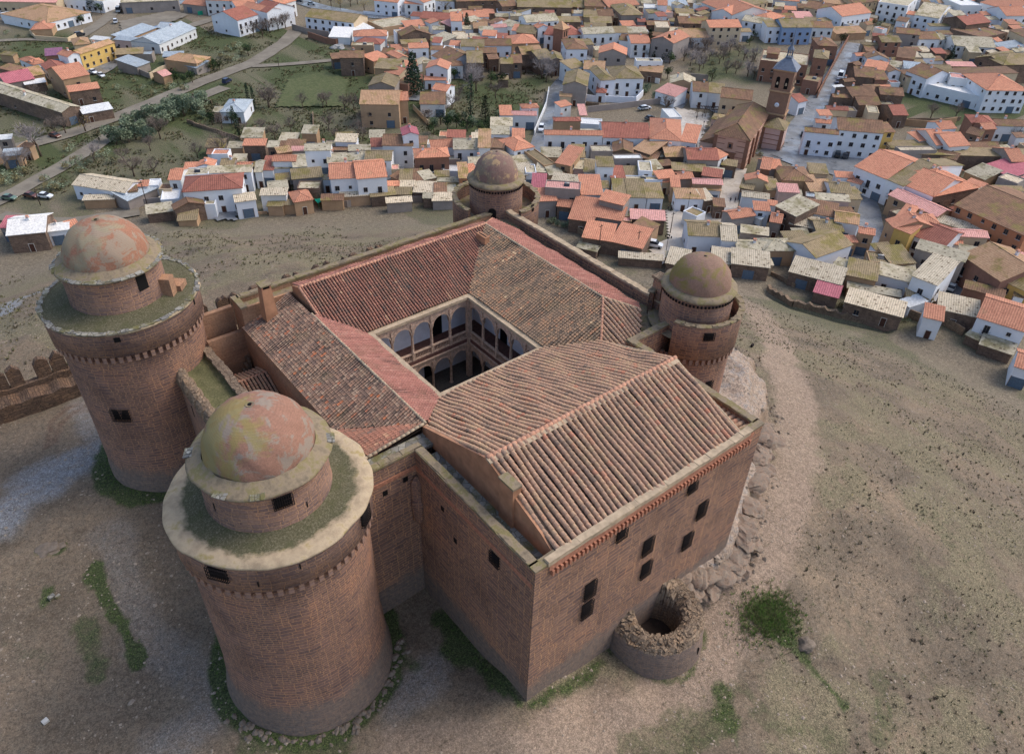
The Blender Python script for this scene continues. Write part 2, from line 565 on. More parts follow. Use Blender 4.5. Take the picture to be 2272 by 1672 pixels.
M['clay_floor'] = mat_flat('clay_floor', lin(104, 74, 66), .3, 3)
M['cobble'] = mat_flat('courtyard_cobble', lin(92, 86, 78), .3, 4)

# ================================================================== THE CASTLE
castle = empty('castle', (16, 26, 0), 0, 'red stone hilltop castle with four domed round towers and tiled roofs round a sunken courtyard', 'castle')
ORI = Vector((16, 26, 0))


def part(mb, name, mats, parent=None, tint=False):
    """part of the castle; geometry is given in world coordinates"""
    p = parent or castle
    o = mb.build(name, mats, p, tint=tint)
    po = PORG[p.name]
    o.location = (-po[0], -po[1], -po[2])
    PORG[o.name] = (0, 0, 0)
    return o


PORG = {castle.name: tuple(ORI)}


def local_part(mb, name, mats, org, parent=None, tint=False):
    """part whose mesh is centred on org (so object coordinates start there)"""
    p = parent or castle
    po = PORG[p.name]
    o = mb.build(name, mats, p, tint=tint)
    o.location = (org[0] - po[0], org[1] - po[1], org[2] - po[2])
    PORG[o.name] = tuple(org)
    return o


# ---- outer walls
def wall_part(poly, z0, z1, mat='stone_wall', name='wall', top=None):
    mb = MB(); mb.prism(poly, z0, z1 - (0.22 if top else 0))
    o = part(mb, name, M[mat])
    if top:
        # coping slab slightly wider than the wall
        cx = sum(p[0] for p in poly) / len(poly); cy = sum(p[1] for p in poly) / len(poly)
        q = []
        for p in poly:
            dx = .09 if p[0] > cx else -.09; dy = .09 if p[1] > cy else -.09
            q.append((p[0] + dx, p[1] + dy))
        m2 = MB(); m2.prism(rough_rect(q), z1 - .22, z1, bot=True)
        part(m2, 'coping', M[top], o)
    return o


def rough_rect(q, step=1.1, amp=.05):
    out = []
    n = len(q)
    for i in range(n):
        a = Vector(q[i]); b = Vector(q[(i + 1) % n]); L = (b - a).length
        k = max(1, int(L / step)); nn = Vector(((b - a).y, -(b - a).x)).normalized()
        for j in range(k):
            p = a + (b - a) * j / k
            if j: p = p + nn * random.uniform(-amp, amp)
            out.append((p.x, p.y))
    return out


T_ = .7
ZP = 19.1
front = wall_part([(0, 0), (28.5, 0), (28.5, T_), (0, T_)], -4, ZP, top='coping')
leftw = wall_part([(0, T_), (T_, T_), (T_, 17.0), (0, 17.0)], -4, ZP, top='coping')
right_ = wall_part([(28.5 - T_, T_), (28.5, T_), (28.5, 17.0), (28.5 - T_, 17.0)], -4, ZP, top='coping')
southr = wall_part([(27.8, 17.0), (35.5, 17.0), (35.5, 17.7), (27.8, 17.7)], -4, ZP - .15, top='coping')
southl = wall_part([(-8, 17.0), (.7, 17.0), (.7, 17.6), (-8, 17.6)], -4, ZP, top='coping')
east = wall_part([(36.1, 18), (36.8, 18), (36.8, 51), (36.1, 51)], -4, ZP + .25, top='cornice')
north = wall_part([(-2.4, 50.4), (36.1, 50.4), (36.1, 51), (-2.4, 51)], -4, ZP, 'ochre_wall', top='coping')
westw = wall_part([(-3.0, 18.5), (-2.4, 18.5), (-2.4, 48.2), (-3.0, 48.2)], -2, 16.35, 'ochre_wall')
westn = wall_part([(-3.0, 48.2), (-2.4, 48.2), (-2.4, 51), (-3.0, 51)], -2, ZP, 'ochre_wall', top='coping')
# walkway west parapet inner wall seen under the chimney
mb = MB(); mb.box(-2.4, 3.3, 48.2, 48.5, 12, 18.9)
part(mb, 'parapet', M['ochre_wall'])
# grey flagstone walkways
mb = MB()
mb.box(T_, 2.4, T_, 17.0, 17.2, 17.5)
mb.box(-7, 2.4, 17.6, 19.4, 17.7, 18.05)
part(mb, 'walkway', M['slate'])
mb = MB()
mb.box(34.4, 36.1, 18, 50.4, 17.4, 17.75)
mb.box(-2.4, 34.4, 48.5, 50.4, 18.0, 18.3)
mb.prism([(28.5, 17.7), (34.4, 17.7), (34.4, 23), (31, 19)], 17.0, 17.75)
mb.prism([(29, 50.4), (34.4, 46), (36.1, 46), (40, 50), (37, 54.5), (33, 54.5)], 17.4, 18.1)
part(mb, 'walkway', M['coping'])
def coping_stones(a, b, z, wd, parent, step=.7, mat='coping'):
    mb = MB(); a = Vector(a); b = Vector(b); L_ = (b - a).length; d = (b - a).normalized(); n = Vector((-d.y, d.x))
    u = 0
    while u < L_:
        l = random.uniform(.5, 1.3) * step
        if 1:
            p = a + d * (u + l / 2) + n * random.uniform(-.04, .04)
            mb.obox((p.x, p.y, z + random.uniform(-.01, .05)), (d.x * l * .54, d.y * l * .54, random.uniform(-.02, .02)), (n.x * wd * random.uniform(.42, .54), n.y * wd * random.uniform(.42, .54), 0), (0, 0, .05))
        u += l
    part(mb, 'coping_stones', M[mat], parent)


coping_stones((.35, .8), (.35, 16.8), ZP, .8, leftw)
coping_stones((28.15, .8), (28.15, 16.8), ZP, .8, right_)
coping_stones((-6, 17.3), (.2, 17.3), ZP, .7, southl)
coping_stones((36.45, 18.4), (36.45, 50.8), ZP + .25, .8, east, mat='cornice')
coping_stones((-2, 50.7), (36, 50.7), ZP, .75, north)
coping_stones((1.3, .16), (26.3, .16), ZP + .14, .7, front, 1.0, mat='cornice')
# brick band below the K3 corner parapets
mb = MB()
mb.box(-.06, 0, .3, 16.9, 16.6, 17.1); mb.box(-5.8, 0, 16.93, 17.0, 16.7, 17.15)
part(mb, 'string_course', M['brick'])
def rgh(seed, amp=.06, zs=3.0):
    def f(a, z):
        return amp * (float(vnoise(np.array(math.cos(a) * 5 + 20 + z * zs), np.array(math.sin(a) * 5 + 20), seed)) - .5) * 2
    return f


# half-round slated turret in the re-entrant corner
mb = MB()
mb.lathe((-.2, 16.8), [(.15, 9.5), (.62, 10.3), (.66, 12.6), (.5, 13.0), (.55, 15.2), (.1, 16.0)], n=16, a0=PI * .8, a1=PI * 2.0, rough=rgh(5, .12, 2))
part(mb, 'corner_turret', M['stone'])

# dentil course of bricks under the front eave
mb = MB()
x = 1.6
while x < 26.9:
    mb.box(x, x + .22, -.30, 0, 17.5, 18.1, tint=random.random()); x += .46
mb.box(1.4, 27.1, -.1, 0, 18.11, 18.7)
part(mb, 'brick_cornice', M['brick'])
mb = MB()
mb.prism(rough_rect([(1.2, -.16), (26.4, -.16), (26.4, .5), (1.2, .5)], 1.4, .05), 18.78, 19.22, bot=True)
part(mb, 'eave', M['cornice'])

# window grilles --------------------------------------------------
def grille(p, n, wd, ht, parent, depth=.22, nb=None):
    """iron cage window: dark opening and projecting bars. n = outward horizontal normal"""
    n = Vector((n[0], n[1], 0)).normalized(); t = Vector((-n.y, n.x, 0)); z = Vector((0, 0, 1)); p = Vector(p)
    mb = MB(); mb.obox(p - n * .06, t * wd * .44, n * .075, z * ht * .46)
    w_ = part(mb, 'window', M['dark'], parent)
    mb = MB()
    nb = nb or max(4, int(wd / .16))
    for i in range(nb + 1):
        q = p + t * (wd * (i / nb - .5)) + n * depth
        mb.tube(q - z * ht / 2, q + z * ht / 2, .033, .033, 4)
        mb.tube(q + z * ht / 2, q + z * ht / 2 - n * depth * 1.1, .033, .033, 4)
        mb.tube(q - z * ht / 2, q - z * ht / 2 - n * depth * 1.1, .033, .033, 4)
    nh = max(3, int(ht / .32))
    for i in range(nh + 1):
        q = p + z * (ht * (i / nh - .5)) + n * depth
        mb.tube(q - t * wd / 2, q + t * wd / 2, .03, .03, 4)
        for s in (-1, 1): mb.tube(q + t * s * wd / 2, q + t * s * wd / 2 - n * depth * 1.1, .03, .03, 4)
    part(mb, 'window_grille', M['iron'], w_ if parent is castle else parent)


for (gx, gz) in ((6.6, 11.4), (6.55, 8.6), (13.8, 11.9), (14.25, 8.2), (21.4, 11.7), (20.2, 8.0)):
    grille((gx, 0, gz), (0, -1), 1.35, 2.15, front)
for (gx, gz) in ((9.7, 16.45), (18.8, 16.45)):
    grille((gx, 0, gz), (0, -1), 1.25, 1.15, front)
grille((0, 5.0, 16.0 - .4), (-1, 0), 1.2, 1.3, leftw)
mb = MB()
for (yy, zz) in ((10.9, 12.3), (12.8, 14.9)):
    mb.obox((-.01, yy, zz), (.03, 0, 0), (0, .22, 0), (0, 0, .28))
part(mb, 'wall_opening', M['dark'], leftw)
mb = MB()
for (xx, zz) in ((-1.2, 16.0), (-3.4, 15.6)):
    mb.obox((xx, 16.99, zz), (.25, 0, 0), (0, .03, 0), (0, 0, .3))
part(mb, 'wall_opening', M['dark'], southl)
# broken vaults at the wall foot
mb = MB()
for (xx, zz, r) in ((10.0, 2.0, .8), (24.0, 2.6, 1.0)):
    pts = [(xx + r * math.cos(a), -.015, zz + r * 1.1 * math.sin(a)) for a in np.linspace(0, PI, 10)]
    mb.face(pts + [(xx - r, -.015, zz - .3), (xx + r, -.015, zz - .3)])
part(mb, 'blocked_arch', M['stone'], front)


# ---- gable walls
def vpoly(mb, pts, n, th):
    """vertical slab: outline pts, thickness th along n"""
    n = Vector(n)
    a = [Vector(p) for p in pts]; b = [p + n * th for p in a]
    mb.face(a); mb.face(list(reversed(b)))
    for i in range(len(a)):
        j = (i + 1) % len(a)
        mb.face([a[j], a[i], b[i], b[j]])


mb = MB(); vpoly(mb, [(2.35, .75, 17.4), (2.35, .75, 18.9), (2.35, 2.2, 19.75), (2.35, 9.4, 22.5), (2.35, 19.3, 18.95), (2.35, 19.3, 17.4)], (1, 0, 0), .3)
part(mb, 'gable_wall', M['tan_plaster'])
mb = MB(); vpoly(mb, [(25.65, .75, 16.5), (25.65, .75, 19.0), (25.65, 9.4, 22.42), (25.65, 18.0, 19.2), (25.65, 18.0, 16.5)], (-1, 0, 0), .3)
part(mb, 'gable_wall', M['tan_plaster'])
mb = MB(); vpoly(mb, [(3.3, 41.6, 17.5), (3.3, 41.6, 18.45), (3.3, 46.4, 20.4), (3.3, 48.2, 19.7), (3.3, 48.2, 17.5)], (1, 0, 0), .28)
part(mb, 'gable_wall', M['tan_plaster'])


# ---- tiled roofs with real barrel-tile rows
def SAG(s, r): return .05 + .10 * math.sin(s * .55 + 1.3) * math.sin(r * .6 + s * .2) + .05 * math.sin(s * 1.7 + r * .9)


def tile_roof(poly, down, sp, mat, name='tile_roof', tl=.42, rad=None, lift=0.0, parent=None, wob=.03, vr=(.1, .07, .13)):
    P = [Vector(p) for p in poly]
    n = (P[1] - P[0]).cross(P[2] - P[0]).normalized()
    if n.z < 0: n = -n
    d = Vector(down); d = (d - n * d.dot(n)).normalized()
    t = n.cross(d).normalized()
    o = P[0]
    q = [((p - o).dot(t), (p - o).dot(d)) for p in P]
    mb = MB()
    mb.face([p - n * .0 for p in (P if (P[1] - P[0]).cross(P[2] - P[0]).z > 0 else P[::-1])], mi=1)
    mb.face([p - n * .25 for p in (P if (P[1] - P[0]).cross(P[2] - P[0]).z < 0 else P[::-1])], mi=1)
    s0, s1 = min(a for a, b in q), max(a for a, b in q)
    rad = rad or sp * (.41 if sp > .45 else .385)
    nrow = max(1, int(round((s1 - s0) / sp)))
    sp = (s1 - s0) / nrow
    A = [math.radians(a) for a in (0, 45, 90, 135, 180)]
    for i in range(nrow):
        s = s0 + (i + .5) * sp
        lo, hi = [], []
        rs = []
        for k in range(len(q)):
            (a0, b0), (a1, b1) = q[k], q[(k + 1) % len(q)]
            if (a0 - s) * (a1 - s) < 0:
                rs.append(b0 + (b1 - b0) * (s - a0) / (a1 - a0))
        if len(rs) < 2: continue
        r0, r1 = min(rs), max(rs)
        L = r1 - r0
        if L < .25: continue
        nt_ = max(1, int(round(L / tl)))
        ph = random.uniform(0, 6)
        row = random.gauss(0, vr[0])
        drift = 0
        pw = 0
        for j in range(nt_):
            a = r0 + L * j / nt_; b = r0 + L * (j + 1) / nt_ + .04
            w0 = wob * math.sin(ph + a * .8) + random.gauss(0, wob * .3); w1 = wob * math.sin(ph + b * .8)
            drift = drift * .6 + random.gauss(0, vr[1])
            ti = min(1, max(0, .5 + row + drift + random.gauss(0, vr[2])))
            vs = []
            h0 = random.uniform(-.01, .01)
            for (rr, ww, ra, hh) in ((a, w0, rad * .86, 0.02), (b, w1, rad, 0.045 + h0)):
                for an in A:
                    vs.append(o + t * (s + ww + ra * math.cos(an)) + d * rr + n * (SAG(s, rr) + ra * .85 * math.sin(an) + hh * (0 if an in (0, A[4]) else 1)))
            mb.idx(vs, [(k + 1, k, k + 5, k + 6) for k in range(4)] + [(5, 6, 7, 8, 9)], None, mi=0, tint=ti, sm=True)
    return part(mb, name, [M[mat], M['under']], parent, tint=True)


roof = {}
roof['hf'] = tile_roof([(2.5, .2, 18.93), (25.6, .2, 18.93), (25.6, 9.4, 22.45), (2.5, 9.4, 22.45)], (0, -1, -.4), .6, 'tile_hall', tl=.5, wob=.04, vr=(.12, .06, .12))
roof['hb'] = tile_roof([(2.5, 9.4, 22.45), (25.6, 9.4, 22.45), (25.6, 19.2, 18.74), (21.6, 23.8, 17.0), (7.15, 23.8, 17.0), (2.5, 18.9, 18.86)], (0, 1, -.4), .55, 'tile_hall', tl=.5, wob=.05)
zi = lambda x: 17 + .46 * (7.15 - x)
roof['li'] = tile_roof([(2.8, 19.4, zi(2.8)), (7.15, 23.8, 17), (7.15, 38.3, 17), (3.5, 41.9, zi(3.5)), (2.8, 42.6, zi(2.8))], (1, 0, -.4), .34, 'tile_pink', tl=.36, wob=.012)
zo = lambda x: 19 - .44 * (2.8 - x)
roof['lo'] = tile_roof([(2.8, 19.4, zo(2.8)), (2.8, 48.2, zo(2.8)), (-3.25, 48.2, zo(-3.25)), (-3.25, 26.6, zo(-3.25))], (-1, 0, -.4), .34, 'tile_dark', tl=.36, wob=.015, vr=(.06, .1, .15))
roof['st'] = tile_roof([(2.7, 19.35, 18.98), (-3.2, 26.5, 16.4), (-3.2, 19.5, 17.95)], (-1, .25, -.4), .36, 'tile_red', wob=.02)
zf = lambda y: 17 + .407 * (y - 38.3)
roof['fa'] = tile_roof([(3.5, 46.4, zf(46.4)), (3.5, 41.9, zf(41.9)), (7.15, 38.3, 17), (21.6, 38.3, 17), (30.2, 46.4, zf(46.4))], (0, -1, -.4), .37, 'tile_red', tl=.4, wob=.015)
zn = lambda x: 17 + .384 * (x - 21.6)
roof['ne'] = tile_roof([(30.2, 46.4, 20.3), (21.6, 38.3, 17), (21.6, 23.8, 17), (25.7, 19.5, zn(25.7)), (30.2, 24, 20.3)], (-1, 0, -.4), .37, 'tile_mix', tl=.36, wob=.015, vr=(.06, .08, .15))
ze = lambda x: 20.3 - .39 * (x - 30.2)
roof['no'] = tile_roof([(30.2, 46.4, 20.3), (30.2, 24, 20.3), (33.3, 20.9, ze(33.3)), (34.8, 22.7, ze(34.8)), (34.8, 46.4, ze(34.8)), (33.4, 49, ze(33.4))], (1, 0, -.4), .36, 'tile_pink', tl=.36, wob=.015)
zs = lambda y: 20.3 - .39 * (24 - y)
roof['so'] = tile_roof([(30.2, 24, 20.3), (25.7, 19.5, zs(19.5)), (25.7, 17.75, zs(17.75)), (30.4, 17.75, zs(17.75)), (33.3, 20.9, zs(20.9))], (0, -1, -.4), .5, 'tile_hall', tl=.45)
roof['fo'] = tile_roof([(3.5, 46.4, 20.3), (30.2, 46.4, 20.3), (31.8, 48.4, 19.52), (3.5, 48.4, 19.52)], (0, 1, -.4), .37, 'tile_pink', tl=.4)
roof['rs'] = tile_roof([(25.66, .75, 18.7), (27.8, .75, 18.2), (27.8, 16.9, 18.2), (25.66, 16.9, 18.7)], (1, 0, -.3), .6, 'tile_hall', tl=.5)
roof['lf'] = tile_roof([(2.66, .72, 18.0), (4.4, .72, 18.3), (4.4, 2.1, 18.9), (2.66, 2.1, 18.6)], (0, -1, -.4), .4, 'tile_red')
# small stair roof in the west court
roof['sa'] = tile_roof([(-7.2, 44, 12.6), (-3.0, 44, 12.6), (-3.0, 40.6, 11.2), (-7.2, 40.6, 11.2)], (0, -1, -.4), .42, 'tile_hall')
roof['sb'] = tile_roof([(-7.2, 44, 12.6), (-3.0, 44, 12.6), (-3.0, 46.9, 11.4), (-7.2, 46.9, 11.4)], (0, 1, -.4), .42, 'tile_hall')


def cap(a, b, r=.17, mat='ridge', up=.06, r2=None):
    mb = MB(); a = Vector(a); b = Vector(b); L = (b - a).length; k = max(1, int(L / .5))
    d = (b - a).normalized(); t = d.cross(Vector((0, 0, 1))).normalized(); nn = t.cross(d)
    for i in range(k):
        p = a + (b - a) * i / k; q = a + (b - a) * (i + 1) / k + d * .05
        vs = []
        for (c_, rr) in ((p, r * .9), (q, r)):
            dz = random.uniform(-.015, .02)
            for an in (0, 45, 90, 135, 180):
                an = math.radians(an)
                vs.append(c_ + t * rr * math.cos(an) + nn * (rr * math.sin(an) + up + dz))
        mb.idx(vs, [(j + 1, j, j + 5, j + 6) for j in range(4)] + [(0, 1, 2, 3, 4), (5, 9, 8, 7, 6)], None, tint=random.random())
    part(mb, 'ridge_tiles', M[mat])


cap((2.4, 9.4, 22.45), (25.7, 9.4, 22.45), .22)
mb = MB(); mb.obox((14, 9.1, 22.38), (11.7, 0, 0), (0, .3, .09), (0, -.03, .1)); part(mb, 'mortar_bedding', M['cornice'])
cap((2.8, 19.4, 19), (2.8, 42.4, 19), .15, 'cornice')
cap((3.4, 46.4, 20.3), (30.2, 46.4, 20.3), .2)
cap((30.2, 46.4, 20.3), (30.2, 24, 20.3), .15, 'cornice')
cap((30.2, 24, 20.3), (25.8, 19.55, 18.6), .16)
cap((30.2, 24, 20.3), (33.3, 20.9, 19.1), .16, 'cornice')
cap((3.42, 46.4, 20.3), (3.42, 42.0, 18.6), .16)
cap((30.2, 46.4, 20.3), (33.4, 49, 19.1), .16)
cap((25.6, .3, 18.95), (25.6, 9.4, 22.4), .14, 'cornice')
cap((25.6, 19.1, 18.8), (25.6, 9.4, 22.4), .14, 'cornice')
cap((2.5, 19.2, 18.8), (2.5, 9.4, 22.4), .14, 'ridge', up=.0)
cap((-7.2, 44, 12.6), (-3.0, 44, 12.6), .14)
cap((2.6, 19.45, 19.0), (-5.5, 19.45, 17.95), .16, 'cornice')
# dark mortar valleys
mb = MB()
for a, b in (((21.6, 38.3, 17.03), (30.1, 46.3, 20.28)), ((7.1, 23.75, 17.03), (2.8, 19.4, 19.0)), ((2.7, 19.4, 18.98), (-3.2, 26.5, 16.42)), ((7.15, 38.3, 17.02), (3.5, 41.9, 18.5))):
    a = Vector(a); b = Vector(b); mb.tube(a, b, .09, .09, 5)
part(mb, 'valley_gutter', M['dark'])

# west court: cross walls, small stair house
mb = MB(); mb.box(-7.2, -3.0, 49.2, 49.8, -2, 15.4); part(mb, 'court_wall', M['ochre_wall'])
mb = MB(); mb.box(-9.5, -3.0, 51.4, 52, -2, 17.6)
part(mb, 'court_wall', M['ochre_wall'])
mb = MB(); mb.prism([(-7.1, 41), (-3.0, 41), (-3.0, 46.6), (-7.1, 46.6)], -2, 11.1); part(mb, 'stair_house', M['ochre_wall'])
mb = MB()
for i in range(11):
    mb.box(-6.9 + i * .33, -6.9 + (i + 1) * .33, 48.2, 49.19, -2, 4 + i * .8)
part(mb, 'stair', M['rubble'])
# west curtain wall with round-backed merlons and grassed platform
mb = MB(); mb.prism([(-11.9, 24), (-11.0, 24), (-11.0, 49), (-11.9, 49)], -3, 13.6)
cw = part(mb, 'curtain_wall', M['stone_hi'])
for i in range(13):
    y0 = 23.0 + i * 2.05
    mb = MB()
    prof = []
    n1 = 7
    for k in range(n1):
        an = PI * k / (n1 - 1)
        prof.append((-11.45 + .72 * math.cos(an), 13.7 + 1.2 * math.sin(an) ** .8))
    prof = [(-10.83, 13.2)] + prof + [(-12.07, 13.2)]
    sh = []
    for yy, sc in ((y0, .1), (y0 + .12, .8), (y0 + .6, 1.15), (y0 + 1.1, 1.3), (y0 + 1.45, 1.1), (y0 + 1.6, .1)):
        sh.append([(-11.45 + (px - -11.45) * (.8 + .2 * sc) + random.uniform(-.05, .05), yy + random.uniform(-.05, .05), 13.2 + (pz - 13.2) * sc) for px, pz in prof])
    vs = [p for r_ in sh for p in r_]; m_ = len(prof)
    fs = [(r_ * m_ + k, r_ * m_ + k + 1, (r_ + 1) * m_ + k + 1, (r_ + 1) * m_ + k) for r_ in range(len(sh) - 1) for k in range(m_ - 1)]
    fs.append(tuple(range(m_))); fs.append(tuple(reversed(range((len(sh) - 1) * m_, len(sh) * m_))))
    mb.idx(vs, fs, None, sm=False)
    part(mb, 'merlon', M['rubble'], cw)
for yy in (44, 39.5, 35, 31):
    mb = MB(); mb.obox((-11.91, yy, 11.2), (.02, 0, 0), (0, .12, 0), (0, 0, .75)); part(mb, 'arrow_slit', M['dark'], cw)
grille((-11.9, 37.2, 9.8), (-1, 0), .9, 1.3, cw)
mb = MB(); mb.prism([(-7.9, 22), (-7.2, 22), (-7.2, 49.5), (-7.9, 49.5)], -3, 14.6); cw2 = part(mb, 'inner_wall', M['ochre_wall'])
mb = MB(); mb.prism(rough_rect([(-8.05, 22), (-7.1, 22), (-7.1, 49.5), (-8.05, 49.5)], .5, .12), 14.6, 14.95); part(mb, 'coping', M['rubble'], cw2)


def mat_grassy(name, a, b, c_, sc=5):
    k = NM(name, .95); p = k.coord('Object')
    f = k.noise(p, sc, 6, .75); g = k.noise(p, .7, 4)
    c = k.ramp(f, [(.28, a), (.5, b), (.72, c_)])
    c = k.mix(k.ramp(g, [(.4, (0, 0, 0)), (.7, (.6, .6, .6))]), c, a)
    k.bump(f, .8, .1)
    return k.done(c)


M['turf'] = mat_grassy('turf', lin(66, 70, 44), lin(104, 100, 68), lin(136, 126, 96))
NXG = 18
mb = MB()
vs = []; fs = []
for j in range(50):
    for i in range(8):
        xx = -11.0 + 3.1 * i / 7; yy = 22 + 28 * j / 49
        vs.append((xx, yy, 14.05 + .25 * float(vnoise(np.array(xx * 1.3), np.array(yy * 1.3), 4)) + (.25 if i in (0, 7) else 0)))
for j in range(49):
    for i in range(7):
        a = j * 8 + i; fs.append((a, a + 1, a + 9, a + 8))
mb.idx(vs, fs, None, sm=True); part(mb, 'turf_terrace', M['turf'])

# chimneys
def chimney(x0, x1, y0, y1, z0, z1, mat='tan_plaster', capm='coping', taper=.12):
    mb = MB()
    t0 = taper
    lo = [(x0 - t0, y0 - t0), (x1 + t0, y0 - t0), (x1 + t0, y1 + t0), (x0 - t0, y1 + t0)]
    hi = [(x0, y0), (x1, y0), (x1, y1), (x0, y1)]
    for i in range(4):
        j = (i + 1) % 4
        mb.face([(*lo[i], z0), (*lo[j], z0), (*hi[j], z1), (*hi[i], z1)])
    ch = part(mb, 'chimney', M[mat])
    mb = MB()
    for (a, b) in ((x0, y0), (x1 - .16, y0), (x1 - .16, y1 - .16), (x0, y1 - .16)): mb.box(a, a + .16, b, b + .16, z1, z1 + .35)
    mb.box(x0 + .1, x1 - .1, y0 + .1, y1 - .1, z1 - .02, z1 + .05, mi=1)
    part(mb, 'chimney_vent', [M['brick'], M['dark']], ch)
    mb = MB(); mb.prism([(x0 - .12, y0 - .12), (x1 + .12, y0 - .12), (x1 + .12, y1 + .12), (x0 - .12, y1 + .12)], z1 + .35, z1 + .5, bot=True)
    part(mb, 'chimney_cap', M[capm], ch)


chimney(-.95, .15, 46.2, 47.3, 16.8, 21.6, taper=.22)
mb = MB(); mb.box(2.1, 2.9, 5.5, 7.3, 17.4, 22.0); ch = part(mb, 'chimney', M['tan_plaster'])
mb = MB(); mb.box(2.02, 2.98, 5.42, 7.38, 22.0, 22.22); part(mb, 'chimney_cap', M['coping'], ch)
# low slit chimney on the far wing
mb = MB(); mb.box(27.6, 28.3, 43.0, 44.9, 19.0, 20.5); ch = part(mb, 'chimney', M['tan_plaster'])
mb = MB(); mb.box(27.85, 28.05, 43.2, 44.7, 20.4, 20.51); part(mb, 'chimney_vent', M['dark'], ch)

# ---------------------------------------------------------------- courtyard
CX0, CX1, CY0, CY1 = 7.5, 21.25, 24.15, 37.95
mb = MB()
for z in (4.5, 10.45):
    pass
mb.box(4.5, 24.25, 21.15, 40.95, 4.2, 4.5)
part(mb, 'courtyard_floor', M['cobble'])
mb = MB()
for (a, b, c_, d) in ((4.5, CX0, 21.15, 40.95), (CX1, 24.25, 21.15, 40.95), (CX0, CX1, 21.15, CY0), (CX0, CX1, CY1, 40.95)):
    mb.box(a, b, c_, d, 10.0, 10.5)
part(mb, 'gallery_floor', M['clay_floor'])
mb = MB()
mb.box(4.2, 4.5, 20.85, 41.25, 4.5, 17.2); mb.box(24.25, 24.55, 20.85, 41.25, 4.5, 17.2)
mb.box(4.5, 24.25, 20.85, 21.15, 4.5, 17.2); mb.box(4.5, 24.25, 40.95, 41.25, 4.5, 17.2)
gw = part(mb, 'gallery_wall', M['limewash'])
for (xx, zz, hh) in ((18.4, 10.5, 3.0), (9.4, 4.5, 2.8), (16.9, 4.5, 2.8)):
    mb = MB(); mb.box(xx - .75, xx + .75, 40.91, 40.95, zz, zz + hh); part(mb, 'doorway', M['dark'], gw)
for (yy, zz, hh) in ((34.6, 10.5, 2.8), (27.0, 10.5, 2.8), (31, 4.5, 2.8)):
    mb = MB(); mb.box(24.21, 24.25, yy - .7, yy + .7, zz, zz + hh); part(mb, 'doorway', M['dark'], gw)
# eave ring
mb = MB()
for (a, b, c_, d) in ((7.0, 21.75, 37.6, 38.4), (7.0, 21.75, 23.7, 24.5), (7.0, 7.85, 24.5, 37.6), (20.9, 21.75, 24.5, 37.6)):
    mb.box(a, b, c_, d, 16.56, 16.93)
part(mb, 'courtyard_cornice', M['cornice'])


